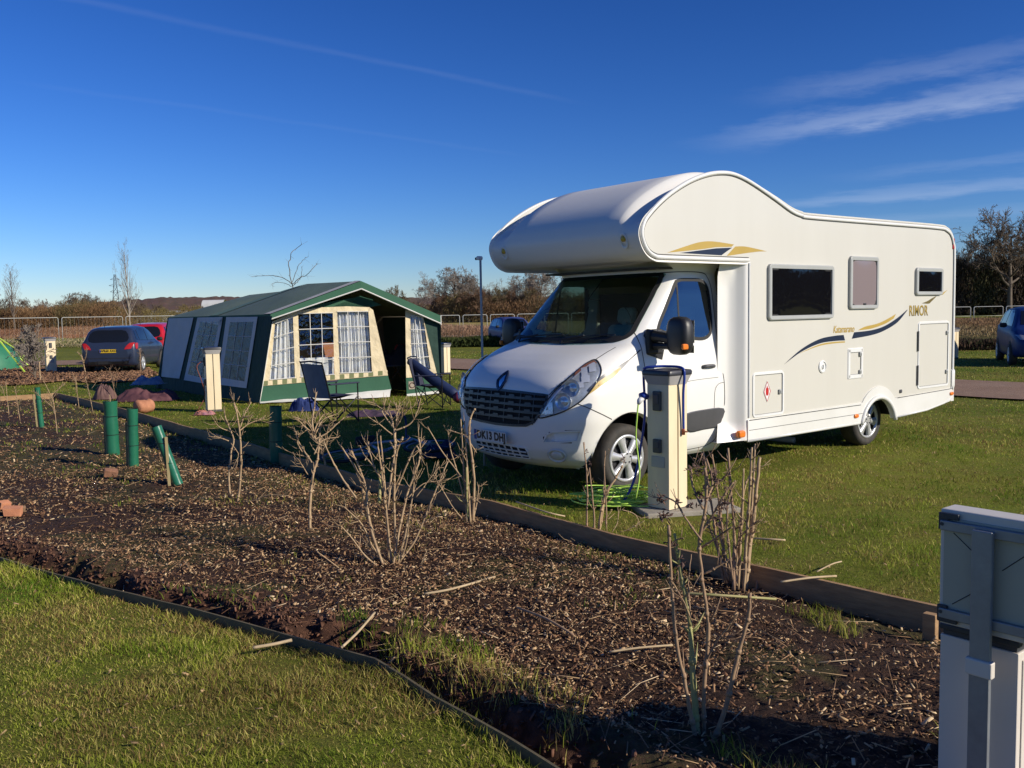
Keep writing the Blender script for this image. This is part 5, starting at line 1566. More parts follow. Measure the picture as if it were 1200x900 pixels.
shrub('small pruned shrub between the front wheel and the coiled cable', (699, 640), [
    (E_((100, 345), (103, 250), (104, 170), (97, 80)), 6, CANED), (E_((120, 345), (118, 250), (108, 140)), 6, CANED), (E_((128, 345), (135, 280), (150, 215), (178, 170), (195, 140)), 9), (E_((150, 340), (150, 240), (147, 150), (150, 100)), 5, CANED), (E_((130, 330), (145, 250), (148, 200)), 6),
    (E_((135, 345), (90, 375), (40, 400)), 5), (E_((140, 330), (200, 320), (245, 312), (225, 345), (190, 360), (192, 430)), 4), (E_((140, 320), (200, 300), (245, 275)), 3), (E_((125, 340), (60, 330), (35, 345)), 3), (E_((190, 250), (225, 265), (238, 300)), 3), (E_((150, 325), (180, 290), (185, 250)), 3)], k3_, 5, CANE, z=-.12, twigs=18, buds=[(195 - 125, 125 - 345, .035, 14), (100 - 125, 100 - 345, .014, 6), (112 - 125, 130 - 345, .012, 5)])
# shrubs seen in the 3.33x enlargement of 200..560, 440..710
q3 = 3.333
D2 = lambda *p: off(1165, 590, p)
shrub('tall narrow pruned shrub in front of the number plate', (549.5, 617), [
    (D2((1168, 590), (1160, 500), (1162, 350)), 9, CANEG), (D2((1160, 590), (1150, 400), (1140, 160)), 7), (D2((1172, 585), (1165, 380), (1155, 170)), 7), (D2((1180, 590), (1190, 400), (1175, 240), (1180, 160), (1200, 120)), 9), (D2((1165, 560), (1130, 400), (1100, 280), (1090, 200)), 5), (D2((1180, 580), (1200, 480), (1207, 430)), 5),
    (D2((1165, 590), (1110, 520), (1060, 430), (1030, 375)), 4), (D2((1160, 420), (1110, 350), (1060, 280), (1010, 190)), 5), (D2((1160, 300), (1120, 310)), 4), (D2((1090, 200), (1140, 215), (1165, 220)), 4), (D2((1180, 260), (1200, 300)), 4), (D2((1160, 500), (1180, 470), (1215, 490)), 3)], q3, 6, CANE, z=-.12, twigs=22, depth=.1)
C2 = lambda *p: off(865, 770, p)
shrub('large many stemmed pruned shrub in the middle of the bed', (458, 669), [
    (C2((860, 770), (850, 600), (840, 420), (826, 240)), 8), (C2((868, 770), (858, 560), (848, 380), (838, 260)), 8), (C2((880, 770), (884, 600), (890, 430), (905, 300), (935, 225)), 9), (C2((875, 765), (895, 640), (935, 470), (985, 330), (978, 250)), 8), (C2((885, 770), (920, 650), (960, 480), (975, 340)), 7), (C2((890, 765), (930, 660), (950, 560), (962, 480)), 6),
    (C2((850, 770), (800, 620), (780, 520), (775, 440), (745, 350), (715, 290)), 9), (C2((800, 640), (765, 500), (740, 380), (670, 265)), 7), (C2((850, 760), (790, 660), (760, 580), (690, 500)), 6), (C2((840, 770), (770, 700), (720, 620), (680, 565)), 6), (C2((740, 470), (680, 380), (640, 300), (620, 250)), 6),
    (C2((895, 200), (895, 300), (880, 400), (872, 500)), 9), (C2((895, 210), (870, 150), (800, 95)), 5), (C2((895, 205), (850, 140), (855, 110)), 4), (C2((898, 200), (900, 150), (895, 105)), 4), (C2((898, 200), (930, 150), (935, 110)), 4), (C2((900, 205), (960, 180), (990, 130), (1003, 80)), 5), (C2((895, 190), (880, 150), (860, 130)), 4), (C2((897, 190), (915, 160), (970, 110)), 4), (C2((890, 220), (840, 175), (800, 145)), 4),
    (C2((880, 480), (930, 370), (980, 270), (1000, 300), (1020, 290)), 6), (C2((850, 420), (800, 350), (765, 310), (745, 275)), 5), (C2((850, 330), (820, 380), (790, 300), (782, 255)), 5), (C2((880, 760), (960, 660), (1020, 520), (1095, 350)), 6), (C2((940, 480), (1000, 430), (1070, 420), (1080, 385)), 3), (C2((975, 470), (1030, 400), (1070, 350)), 3),
    (C2((830, 770), (760, 770), (690, 740), (600, 655)), 5), (C2((900, 770), (960, 760), (1010, 735)), 5), (C2((880, 740), (960, 590), (1110, 510)), 2.5), (C2((860, 700), (820, 730), (770, 720)), 3), (C2((830, 490), (828, 400), (826, 380)), 10, CANEG), (C2((770, 330), (780, 300), (768, 270)), 4), (C2((860, 740), (800, 690), (745, 650)), 3)], q3, 7, CANE, z=-.1, twigs=90, depth=.22, knob=True, thin=.82)
Bs = lambda *p: off(548, 620, p)
shrub('pruned shrub on one thin bent stem left of the large shrub', (364.5, 626), [
    (Bs((548, 620), (545, 500), (555, 390), (570, 330), (578, 230)), 9), (Bs((578, 240), (570, 180), (575, 130), (588, 55)), 6), (Bs((575, 245), (540, 215), (490, 165)), 5), (Bs((577, 230), (545, 190), (520, 150)), 4), (Bs((577, 225), (600, 190), (640, 175)), 4), (Bs((578, 240), (620, 220), (660, 185), (690, 160)), 5), (Bs((577, 220), (600, 170), (640, 155)), 4), (Bs((575, 235), (560, 200), (545, 170)), 4), (Bs((577, 215), (585, 180), (600, 150)), 4),
    (Bs((565, 330), (530, 290), (500, 250), (485, 215)), 5), (Bs((560, 330), (535, 310), (490, 300), (445, 280)), 3.5), (Bs((545, 380), (530, 340), (520, 310)), 3.5), (Bs((572, 300), (600, 250), (660, 240)), 4), (Bs((525, 290), (510, 250), (520, 215)), 3.5), (Bs((575, 215), (560, 170), (520, 140)), 3)], q3, 8, CANE, z=-.1, twigs=40, depth=.2)
B3 = lambda *p: off(608, 405, p)
shrub('thin shrub just behind the bent stem, by the shaded board', (382, 561), [
    (B3((608, 405), (606, 340), (598, 290), (592, 250)), 9), (B3((600, 300), (620, 260), (625, 220)), 5), (B3((596, 290), (580, 250), (560, 220)), 5), (B3((620, 260), (655, 240), (660, 200)), 4), (B3((595, 260), (590, 220), (600, 180)), 4)], q3, 9, CANE, z=-.12, twigs=14, depth=.12)
A2 = lambda *p: off(255, 515, p)
shrub('two stemmed thin shrub right of the leaning green tube', (276, 594), [
    (A2((255, 515), (272, 440), (285, 350), (290, 240), (285, 150), (278, 100)), 8), (A2((232, 465), (228, 400), (240, 300), (250, 250), (225, 180), (215, 150)), 7), (A2((288, 210), (320, 185), (370, 170)), 4), (A2((288, 200), (300, 150), (320, 105)), 4), (A2((245, 250), (205, 235), (165, 230)), 4), (A2((248, 260), (280, 300), (275, 330)), 3), (A2((284, 160), (265, 120), (255, 100)), 4), (A2((235, 210), (205, 190), (185, 145)), 3.5), (A2((285, 180), (300, 160), (345, 150)), 3),
    (A2((262, 495), (330, 490), (390, 465), (480, 465)), 4)], q3, 10, CANE, z=-.08, twigs=34, depth=.16)
# young saplings at the left (photo pixels)
def sap(label, base_px, top, seed, fork=None, r=8, z=-.05, twigs=8, matl=CANE):
    bx, by = base_px; st_ = [([(0, 0), ((top[0] - bx) * .4, (top[1] - by) * .5), (top[0] - bx, top[1] - by)], r)]
    for f in fork or []: st_.append(([(f[0] - bx, f[1] - by), ((f[0] + f[2]) / 2 - bx + 1, (f[1] + f[3]) / 2 - by), (f[2] - bx, f[3] - by)], r * .6))
    return shrub(label, base_px, st_, 1.0, seed, matl, z=z, twigs=twigs, name='young_shrub', group='thin young stems at the left end of the bed', depth=.25)
sap('thin stem nearest the left edge of the photo', (9, 487), (7, 447), 21, [(8, 465, 3, 450)])
sap('pale thin stem left of the round green tube', (24.5, 494), (25, 452), 22)
sap('young stem with forked top behind the first green tube', (66, 509), (61, 460), 23, [(64, 480, 50, 455), (62, 470, 75, 452), (64, 485, 57, 462)], twigs=20)
sap('pale stem standing at the corner board below the dark car', (93.5, 479), (91, 443), 24, [(91, 455, 84, 438)])
sap('second pale stem at the corner board, right of the first', (111, 484), (109, 440), 25, [(109, 455, 117, 440)])
sap('slim dark stem beside the maroon bundle', (136, 468), (133, 430), 26, [(135, 455, 142, 432), (135, 450, 130, 438)], z=0, matl=CANED, twigs=14)
sap('forked pale sapling in front of the dark car left side', (100, 439), (98, 415), 27, [(99, 425, 91, 412), (99, 424, 106, 408)], z=0, r=22, twigs=12)
sap('forked pale sapling in front of the dark car bumper', (143, 436), (141, 408), 28, [(142, 422, 132, 405), (142, 420, 150, 404), (141, 412, 146, 398)], z=0, r=22, twigs=16)
sap('thin dark sapling at the dark car rear wheel', (166, 438), (165, 408), 29, [(165, 420, 160, 408)], z=0, r=12, matl=CANED, twigs=14)
sap('short pale stump below the far hookup pedestal', (48, 447), (48, 424), 30, z=0, r=30, twigs=2)
sap('slanting young stem under the far hookup pedestal', (60, 468), (54, 438), 31, [(59, 463, 72, 449)], z=0, r=11, twigs=6)
# bushy leafless shrub by the green tent
segs = grow(77, 1.0, .03, 4, (16, 8, 5, 3), (45, 50, 45, 45), (.62, .5, .5, .5), .05, .2, .15, 1.0, .006)
c = gp(41, 446); tree('bushy_shrub', 'tangled leafless bush between the green tent and the far pedestal', segs, (c.x, c.y, 0), 0, TWIGP, BARK, sc=1.25, cat='shrub')
# ------------------------------------------------------------------ hookup pedestals
CREAM = mat('cream_pedestal_paint', (.84, .70, .46), .5, col2=(.73, .60, .38), scale=7, bump=.15, bscale=12, bdist=.004, stretch=(1, 1, .25))
LIDB = mat('pedestal_lid', (.03, .03, .035), .35, scale=5)
COLLAR = mat('pedestal_collar', (.45, .43, .42), .4, scale=5)
SOCK = mat('socket_box', (.07, .07, .065), .5)
BLUEH = mat('blue_hose', (.015, .045, .30), .35, scale=8)
LIME = mat('lime_cable', (.50, .75, .12), .4, scale=8, col2=(.42, .66, .10))
LABELM = mat('label_plate', (.45, .43, .38), .5)
def pedestal(label, loc, rz, h=1.2, w=.24, boxes=True, group='cream hookup pedestals'):
    t = thing('hookup_pedestal', label, 'hookup post', loc, rz, group)
    hw = w / 2
    mb = MB()
    # two folded halves with a groove between them on the faces +x and -x
    g = .008
    for s in (1, -1):
        ol = [(-hw, s * g), (-hw, s * hw), (hw, s * hw), (hw, s * g)]
        mb.prism(ol, .03, h - .13, plane='xy')
    o = mb.build('post_panel', CREAM, t, angle=30)
    mb = MB(); mb.box((0, 0, (h - .1) / 2), (w - .03, .02, h - .16)); mb.box((0, 0, .02), (w + .012, w + .012, .04)); mb.build('post_core', SOCK, t)
    mb = MB(); rows = []
    for ww, z in ((hw + .004, h - .13), (hw + .006, h - .125), (hw + .032, h - .055), (hw + .034, h - .05)):
        rows.append([(x, y, z) for x, y in rrect(-ww, -ww, ww, ww, .02, 3)])
    mb.grid(rows, closeu=True); mb.build('collar', COLLAR, t, angle=50)
    mb = MB(); rows = []
    for ww, z in ((hw + .02, h - .051), (hw + .040, h - .048), (hw + .042, h - .02), (hw + .034, h - .006), (hw * .6, h + .004), (.002, h + .006)):
        rows.append([(x, y, z) for x, y in rrect(-ww, -ww, ww, ww, min(.03, ww * .45), 4)])
    mb.grid(rows, closeu=True); mb.build('lid', LIDB, t, angle=40)
    if boxes:
        for z, sy, sz in ((h - .27, .085, .17), (h - .66, .085, .12)):
            mb = MB(); mb.box((0 + .03 - .03, -hw - .012, z), (sy, .03, sz), bev=.008); b = mb.build('socket_box', SOCK, t)
            mb = MB(); mb.box((0, -hw - .030, z + sz * .1), (sy * .7, .012, sz * .5), bev=.004); mb.build('socket_flap', GREYP, b)
        mb = MB(); mb.box((0, -hw - .004, h - .80), (.145, .008, .095), bev=.002); lp = mb.build('label_plate', LABELM, t)
    return t
cN = Vector((1.335, 7.93, 0))
RZ = radians(-39 + 0)
# corner seen at px 783..: left face turned away from the sun, right face in the sun
pn_ = pedestal('cream hookup pedestal beside the front wheel with a blue hose hung over its lid', (1.345, 7.90, -.005), radians(-50), 1.245)
PW = Matrix.Translation(pn_.location) @ Matrix.Rotation(radians(-50), 4, 'Z')
def inP(x, y, z): return PW @ Vector((x, y, z))
# blue hose: draped from the lid down the sunny face, and a second run on the shaded side to the grass
h_ = 1.245; hw = .12
def hose(label, pts, r, matl, name='hose', cat='hose'):
    mb = MB(); mb.tube(spl(pts, 8), r, 8)
    return tag(mb.build(name, matl, smooth=True), label, cat)
hose('blue hose draped over the near pedestal lid and down to the grass', [inP(*p) for p in [(hw + .02, .05, h_ - .52), (hw + .022, .045, h_ - .40), (hw + .035, .03, h_ - .2), (hw + .055, .02, h_ - .06), (hw + .03, .02, h_ + .012), (0, .0, h_ + .022), (-.08, -.08, h_ + .02), (-hw - .02, -.12, h_ + .008), (-hw - .06, -.10, h_ - .05), (-hw - .065, -.08, h_ - .4), (-hw - .10, -.10, .55), (-hw - .13, -.16, .25), (-hw - .20, -.24, .06), (-hw - .34, -.30, .025), (-hw - .52, -.22, .02)]], .0115, BLUEH)
mb = MB(); p = inP(hw + .02, .05, h_ - .54); mb.lathe([(.001, -.03), (.014, -.028), (.014, .02), (.009, .03), (.001, .032)], p, 'z', 10); mb.tube([p, p + Vector((.03, -.02, 0))], .007, 6)
tag(mb.build('hose_tap', mat('brass_red', (.35, .10, .05), .4, metal=.3), smooth=True), 'small reddish tap at the end of the blue hose', 'tap')
plug = thing('mains_plug', 'blue and white mains plug in the upper left of the near pedestal', 'plug', inP(-hw * .75, -hw - .035, h_ - .24))
mb = MB(); mb.tube([(0, 0, 0), (-.035, -.02, .02), (-.06, -.035, .012)], [.024, .03, .03], 12); mb.build('plug_body', BLUEH, plug, smooth=True)
mb = MB(); mb.tube([(-.05, -.03, -.005), (-.075, -.045, -.03), (-.085, -.05, -.055)], [.027, .024, .013], 12); mb.build('plug_collar', mat('white_plastic', (.7, .7, .7), .4), plug, smooth=True)
pp = plug.location + Vector((-.085, -.05, -.055))
hose('lime green mains cable hanging from the plug down to the coil', [pp, pp + Vector((-.012, -.01, -.1)), pp + Vector((-.02, .01, -.3)), pp + Vector((.01, .02, -.6)), pp + Vector((-.02, .02, -.8)), Vector((1.08, 8.02, .06)), Vector((1.0, 8.05, .03))], .0068, LIME, 'cable', 'cable')
R3 = np.random.default_rng(3); pts = []
a = 0
cc = Vector((.93, 8.16, 0))
for i in range(420):
    a += R3.uniform(.25, .55); rr = max(.04, .165 + .07 * sin(a * .37 + 1) + R3.normal(0, .06))
    pts.append((cc.x + rr * 1.25 * cos(a) + .09 * sin(a * .11 + 1), cc.y + rr * .95 * sin(a) + .07 * sin(a * .17), .015 + .09 * i / 420 * (1 + .5 * sin(a * .7)) + abs(R3.normal(0, .02))))
mb = MB(); mb.tube(spl(pts[::2], 4), .0065, 5); tag(mb.build('coiled_cable', LIME, smooth=True), 'tangled heap of lime green cable on the grass left of the near pedestal', 'cable coil')
# concrete slab under it
CONC = mat('concrete', (.36, .32, .26), .9, col2=(.26, .23, .18), scale=5, bump=.5, bscale=60, bdist=.006)
mb = MB(); mb.box((0, 0, .0), (.86, .46, .05), bev=.01)
tag(mb.build('concrete_slab', CONC, loc=(1.50, 7.93, .005), rot=(0, 0, radians(-50 + 62))), 'pale concrete slab under the near hookup pedestal', 'slab')
pedestal('cream hookup pedestal in front of the left tent wall', (-5.62, 17.1, 0), radians(-62), 1.21, .25)
pedestal('small cream hookup pedestal on the left beyond the bush', (-15.5, 30.7, 0), radians(35), 1.2, .3)
pedestal('cream hookup pedestal just right of the tent corner', (-1.95, 26.7, 0), radians(-50), .9, .22, boxes=False)
pedestal('cream hookup pedestal peeping out behind the motorhome tail', (14.35, 29.7, 0), radians(-60), 1.0, .26, boxes=False)
hose('thin dark cable drooping down the side of the tent pedestal', [(-5.76, 17.0, .95), (-5.85, 16.95, .85), (-5.78, 16.95, .6), (-5.74, 17.0, .3), (-5.85, 16.9, .05)], .008, mat('red_brown_cable', (.2, .05, .03), .5), 'cable', 'cable')
# waste pipe under the motorhome
mb = MB(); mb.tube([(3.25, 12.05, .05), (3.62, 11.66, .045)], .038, 14)
tag(mb.build('waste_pipe', mat('grey_pipe', (.42, .38, .32), .5), smooth=True), 'short grey waste pipe on the grass under the motorhome skirt', 'pipe')
# steel pole at the far side of the overcab nose
pl_ = thing('steel_pole', 'slim grey steel pole with a white head beside the overcab nose', 'pole', VW @ Vector((.09, -1.23, 0)))
mb = MB(); mb.tube([(0, 0, 0), (0, 0, 2.36)], .0135, 10); mb.build('pole_tube', mat('galvanised', (.52, .48, .43), .8, scale=12, spec=.1), pl_, smooth=True)
mb = MB(); mb.box((-.01, 0, 2.37), (.07, .045, .045), Matrix.Rotation(.7, 3, 'Z'), bev=.012); hd = mb.build('pole_head', mat('white_cap', (.7, .7, .7), .4), pl_)
mb = MB(); mb.tube([(-.045, .02, 2.365), (-.056, .025, 2.365)], .016, 8); mb.build('head_lens', RUBBER, hd)

# ------------------------------------------------------------------ green tree tubes
TUBEM = mat('green_tree_tube', (.02, .155, .085), .3, col2=(.015, .12, .065), scale=6, coat=.3, bump=.15, bscale=20, bdist=.01)
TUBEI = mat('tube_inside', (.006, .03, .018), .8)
STAKE = mat('stake_wood', (.36, .28, .14), .8, col2=(.27, .22, .10), scale=10)
def tree_tube(label, base_px, top_px, r, stake=None, square=False, sapling=False, z=-.05, seed=0):
    b = gp(base_px[0], base_px[1], z); D = b.y
    d = ray_dir(*top_px); T = Vector((0, 0, EYE)) + d * (D / d.y); ax = T - b
    t = thing('tree_tube', label, 'tree guard', b, 0, 'green plastic tree guards in the bark bed')
    mb = MB(); n = 20; rows = []
    for k in range(9):
        f = k / 8; c = ax * f; rr = r * (1 + (.06 if k == 8 else 0) + .03 * sin(k * 1.7 + seed))
        rows.append([c + Vector((rr * cos(2 * pi * j / n), rr * sin(2 * pi * j / n), -rr * cos(2 * pi * j / n) * ax.x / ax.z)) for j in range(n)])
    mb.grid(rows, closeu=True); g = mb.build('tube_wall', TUBEM, t, smooth=True)
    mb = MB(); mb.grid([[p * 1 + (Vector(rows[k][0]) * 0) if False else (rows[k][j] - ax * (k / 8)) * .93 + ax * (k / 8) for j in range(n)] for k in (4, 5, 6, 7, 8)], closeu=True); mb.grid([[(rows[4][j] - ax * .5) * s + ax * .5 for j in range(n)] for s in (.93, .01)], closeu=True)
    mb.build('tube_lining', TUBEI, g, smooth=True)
    mb = MB()
    for f in (.38, .72):
        c = ax * f; mb.tube([c + Vector((r * 1.03 * cos(a_), r * 1.03 * sin(a_), 0)) for a_ in np.linspace(0, 2 * pi, 17)], .004, 4, cap=False)
    mb.build('tie', RUBBER, g)
    if stake:
        (x0, y0), (x1, y1) = stake
        s0 = gp(x0, y0, z); d = ray_dir(x1, y1); s1 = Vector((0, 0, EYE)) + d * (s0.y / d.y); s0 = s0 - b; s1 = s1 - b
        mb = MB(); R = Matrix.Rotation(.4, 3, 'Z'); v = s1 - s0
        rows = [[p + R @ Vector((a_ * .015, c_ * .015, 0)) for a_, c_ in ((-1, -1), (1, -1), (1, 1), (-1, 1))] for p in (s0, s1)]
        mb.grid(rows, closeu=True); mb.add(rows[1], [(0, 1, 2, 3)]); mb.build('stake', STAKE, t)
    if sapling:
        mb = MB(); mb.tube([ax * .8, ax * 1.12], .006, 5); mb.build('sapling_tip', CANE, t)
    return t
tree_tube('slim green tree tube with a yellowish stake, leftmost of the tubes', (49, 502), (43.5, 454), .042, ((43.5, 501), (39, 462)))
tree_tube('upright green tree tube with its stake on the left, second from the left', (132.5, 533), (129, 470), .085, ((124, 532), (122, 487)), sapling=True, seed=1)
tree_tube('upright green tree tube with a split top, third from the left', (156.5, 548), (155, 479), .062, ((149.5, 547), (148, 495)), seed=2)
tree_tube('green tree tube leaning to the left against its stake', (209, 568), (183, 500), .052, ((198.5, 569), (194.5, 512)), seed=3)
tree_tube('single green tree tube standing in the motorhome shadow', (324, 542), (323, 476), .074, ((318, 542), (317, 492)), z=-.1, seed=4)

# ------------------------------------------------------------------ sign back and grey cabinet at the lower right
GALV = mat('galvanised_steel', (.30, .32, .34), .5, metal=.55, col2=(.24, .25, .27), scale=14, bump=.1, bscale=40, bdist=.002)
SIGNB = mat('sign_back_sheet', (.42, .40, .31), .6, col2=(.38, .37, .29), scale=3)
SIGNW = mat('sign_casing', (.66, .61, .54), .45, col2=(.58, .54, .48), scale=3)
CABM = mat('cabinet_paint', (.68, .62, .54), .5, col2=(.62, .56, .49), scale=2, bump=.05, bscale=30, bdist=.002)
DG = mat('dark_bracket', (.05, .055, .065), .5, metal=.3)
u_ = Vector((.62, -.785, 0)).normalized(); w_ = Vector((.785, .62, 0)).normalized()   # along the visible face, into the depth
ca = math.atan2(u_.y, u_.x)
cabn = thing('service_cabinet', 'grey metal cabinet at the right edge under the sign', 'cabinet', Vector((1.542, 3.24, 0)), ca)
mb = MB(); mb.box((.135, .22, .28), (.27, .44, .56), bev=.004); mb.build('cabinet_body', CABM, cabn)
mb = MB(); mb.box((.135, .22, .570), (.254, .424, .022)); mb.box((.135, .22, .590), (.276, .446, .02), bev=.004); mb.build('cabinet_lid', DG, cabn)
mb = MB(); mb.box((.2725, .22, .29), (.005, .38, .48), bev=.002); mb.build('cabinet_door', CABM, cabn)
sg = thing('sign_frame', 'back of a square sign on a galvanised post in front of the grey cabinet', 'sign', Vector((1.507, 3.202, 0)), ca)
SW, SZ0, SZ1 = .367, .616, 1.032
x0 = .008
mb = MB(); mb.box((x0 + SW / 2, .055, (SZ0 + SZ1) / 2), (SW, .10, SZ1 - SZ0), bev=.006); mb.build('sign_casing', SIGNW, sg)
mb = MB(); mb.box((x0 + SW / 2, .003, (SZ0 + SZ1) / 2 - .005), (SW - .03, .006, SZ1 - SZ0 - .05), bev=.002); bk = mb.build('back_sheet', SIGNB, sg)
for z in (SZ1 - .055, SZ0 + .045):
    mb = MB(); mb.box((x0 + SW / 2, -.010, z), (SW - .02, .02, .035), bev=.003); mb.build('cross_rail', GALV, bk)
for xx, zz in ((.018, SZ1 - .03), (SW - .018, SZ1 - .03), (.018, SZ0 + .03), (SW - .018, SZ0 + .03)):
    mb = MB(); s = 1 if xx < .1 else -1; t_ = 1 if zz > .8 else -1
    mb.box((x0 + xx, -.006, zz - t_ * .012), (.036, .012, .06), bev=.003); mb.box((x0 + xx + s * .018, -.006, zz + t_ * .008), (.07, .013, .022), bev=.003)
    mb.tube([(x0 + xx, -.014, zz - t_ * .02), (x0 + xx, -.022, zz - t_ * .02)], .007, 6)
    mb.build('corner_bracket', DG, bk)
mb = MB()
for (a_, b_) in (((.05, SZ1 - .08), (.15, SZ1 - .16)), ((.05, SZ0 + .08), (.15, SZ0 + .16)), ((SW - .04, SZ1 - .08), (SW - .15, SZ1 - .18))):
    mb.tube([(x0 + a_[0], -.001, a_[1]), (x0 + b_[0], -.001, b_[1])], .0016, 4)
mb.build('brace_wire', DG, bk)
mb = MB(); mb.box((x0 + .164, -.030, .475), (.069, .022, 1.02), bev=.004); mb.build('sign_post', GALV, sg)
mb = MB(); mb.box((x0 + .164, -.032, .508), (.09, .034, .06), bev=.006); mb.build('post_clamp', CABM, sg)

# ------------------------------------------------------------------ fences of steel barrier panels
FENM = mat('white_galvanised_tube', (.50, .50, .46), .55, scale=3)
def fence(label, pts, h=1.9, bottom=.12, mid=False, mesh=True, rr=.045, post=.06, group=None):
    t = thing('panel_fence', label, 'fence', (pts[0][0], pts[0][1], 0), 0, 'fences of steel barrier panels')
    o = Vector((pts[0][0], pts[0][1], 0))
    for a, b in zip(pts[:-1], pts[1:]):
        a = Vector((a[0], a[1], 0)) - o; b = Vector((b[0], b[1], 0)) - o; d = (b - a).normalized()
        g = .12; p = a + d * g; q = b - d * g
        U = Vector((0, 0, 1)); rcn = .10
        mb = MB()
        ol = [p + U * bottom, p + U * (h - rcn), p + U * (h - rcn * .3) + d * rcn * .3, p + U * h + d * rcn, q + U * h - d * rcn, q + U * (h - rcn * .3) - d * rcn * .3, q + U * (h - rcn), q + U * bottom]
        mb.tube(ol, rr, 6); mb.tube([p + U * bottom, q + U * bottom], rr, 6)
        if mid: mb.tube([p + U * (h * .55), q + U * (h * .55)], rr * .5, 5)
        pn = mb.build('panel_frame', FENM, t, smooth=True)
        if mesh:
            mb = MB(); L_ = (q - p).length; k = int(L_ / .28)
            for i in range(1, k): mb.tube([p + d * (L_ * i / k) + U * bottom, p + d * (L_ * i / k) + U * h], .0035, 3, cap=False)
            mb.build('panel_wires', FENM, pn)
        mb = MB(); mb.box(a + U * .07, (.25, .7, .14), Matrix.Rotation(atan2(d.y, d.x), 3, 'Z'), bev=.03); mb.build('foot_block', mat('foot_block', (.25, .25, .23), .9), t)
    return t
def fpts(pxs, ys): return [(gp(x, y).x, gp(x, y).y) for x, y in zip(pxs, ys)]
L0 = gp(72, 406.5); L1 = gp(147, 403.5); dl = Vector((L1.x - L0.x, L1.y - L0.y)); 
fence('long panel fence across the left field behind the parked cars', [(L0.x + dl.x * k, L0.y + dl.y * k) for k in range(-2, 6)], 1.95, rr=.019)
M0 = gp(541, 396); stp = 1.95
fence('white barrier rails in front of the straw field', [(M0.x + stp * (k), M0.y + .25 * k) for k in range(-6, 9)], 1.62, bottom=.15, mesh=False, rr=.025)
Rp = gp(1139, 383.5)
fence('white railed fence under the big oak at the right', [(Rp.x + 2.4 * k, Rp.y - .1 * k) for k in range(-8, 8)], 1.55, bottom=.06, mid=True, mesh=False, rr=.026)

# ------------------------------------------------------------------ pylon and far farm buildings
py_ = thing('electricity_pylon', 'grey lattice electricity pylon on the left skyline', 'pylon', dirpt(137, 600), .35)
mb = MB(); Hh = 31; lev = [0, 6, 11, 15.5, 19.5, 23, 26, 28.5, 31]; wd_ = lambda z: 2.6 * (1 - z / Hh) ** 1.1 + .45
c4s = ((-1, -1), (1, -1), (1, 1), (-1, 1))
for a, b in zip(lev[:-1], lev[1:]):
    for i in range(4):
        s, e = c4s[i], c4s[(i + 1) % 4]
        P = lambda q, z: (q[0] * wd_(z), q[1] * wd_(z), z)
        mb.tube([P(s, a), P(s, b)], .14, 4); mb.tube([P(s, a), P(e, b)], .08, 4); mb.tube([P(e, a), P(s, b)], .08, 4); mb.tube([P(s, b), P(e, b)], .07, 4)
mb.build('lattice_tower', mat('pylon_steel', (.06, .065, .08), .8), py_)
for z, w in ((19.5, 2.6), (23.5, 3.2), (27.5, 2.2)):
    mb = MB()
    for s in (-1, 1):
        mb.tube([(s * wd_(z), 0, z), (s * (w + .6), 0, z + .3)], .12, 4); mb.tube([(s * wd_(z), 0, z + 1.3), (s * (w + .6), 0, z + .3)], .09, 4)
    mb.build('cross_arm', py_.children[0].data.materials[0], py_)
SHEDW = mat('white_sheet_wall', (.62, .62, .60), .6, scale=.2); SHEDR = mat('pale_shed_roof', (.50, .50, .50), .6, scale=.2)
def shed(label, px, D, w, d, h, rh, rz=0, z=0):
    t = thing('farm_shed', label, 'farm building', dirpt(px, D, z), rz)
    mb = MB(); mb.box((0, 0, h / 2), (w, d, h)); mb.build('wall', SHEDW, t)
    mb = MB(); mb.prism([(-d / 2 - .4, h - .1), (0, h + rh), (d / 2 + .4, h - .1)], -w / 2 - .4, w / 2 + .4, plane='yz'); mb.build('roof', SHEDR, t)
    mb = MB(); mb.box((w * .2, -d / 2 - .06, h * .4), (w * .12, .1, h * .8)); mb.build('shed_door', mat('shed_door_grey', (.2, .22, .24), .6), t)
    return t
shed('small white farm building on the skyline right of the pylon', 129, 560, 13, 9, 5.2, 2.2)
shed('long low white farm shed far behind the red car', 198, 620, 24, 12, 4.6, 2.4)
t = thing('polytunnel', 'small white domed tunnel on the skyline left of the tent roof', 'polytunnel', dirpt(252, 640, 9))
mb = MB(); mb.grid([[(x, 5 * cos(a_), 5.2 * sin(a_)) for a_ in np.linspace(0, pi, 12)] for x in (-7.5, 7.5)])
mb.build('tunnel_cover', SHEDW, t, smooth=True); mb = MB(); mb.prism([(5 * cos(a_), 5.2 * sin(a_)) for a_ in np.linspace(0, pi, 12)], -7.6, -7.5, plane='yz'); mb.build('end_wall', SHEDR, t)

# ------------------------------------------------------------------ small things
def stick(label, pts, r, matl=CANE, z=.0, group='loose sticks lying about the bed'):
    P = [gp(x, y, zz) for x, y, zz in pts]; mb = MB(); mb.tube([tuple(p) for p in spl(P, 4)], r, 6)
    return tag(mb.build('fallen_stick', matl, smooth=True), label, 'stick', group)
DRYST = mat('dry_stick', (.55, .42, .25), .8, col2=(.40, .29, .16), scale=10)
stick('pale straight stick propped on the edging strip', [(400, 759, .03), (420, 740, .02), (439, 718, .03)], .0075, DRYST)
stick('pale stick on the lawn edge left of the propped stick', [(296, 759, .05), (320, 755, .055), (342, 750, .06)], .009, DRYST)
stick('long thin twig on the bed right of the large shrub', [(497, 696, -.02), (530, 690, -.01), (580, 676, -.02)], .008, DRYST)
stick('dark curved stick in front of the large shrub', [(606, 712, -.01), (640, 725, .02), (672, 744, -.02)], .007, CANED)
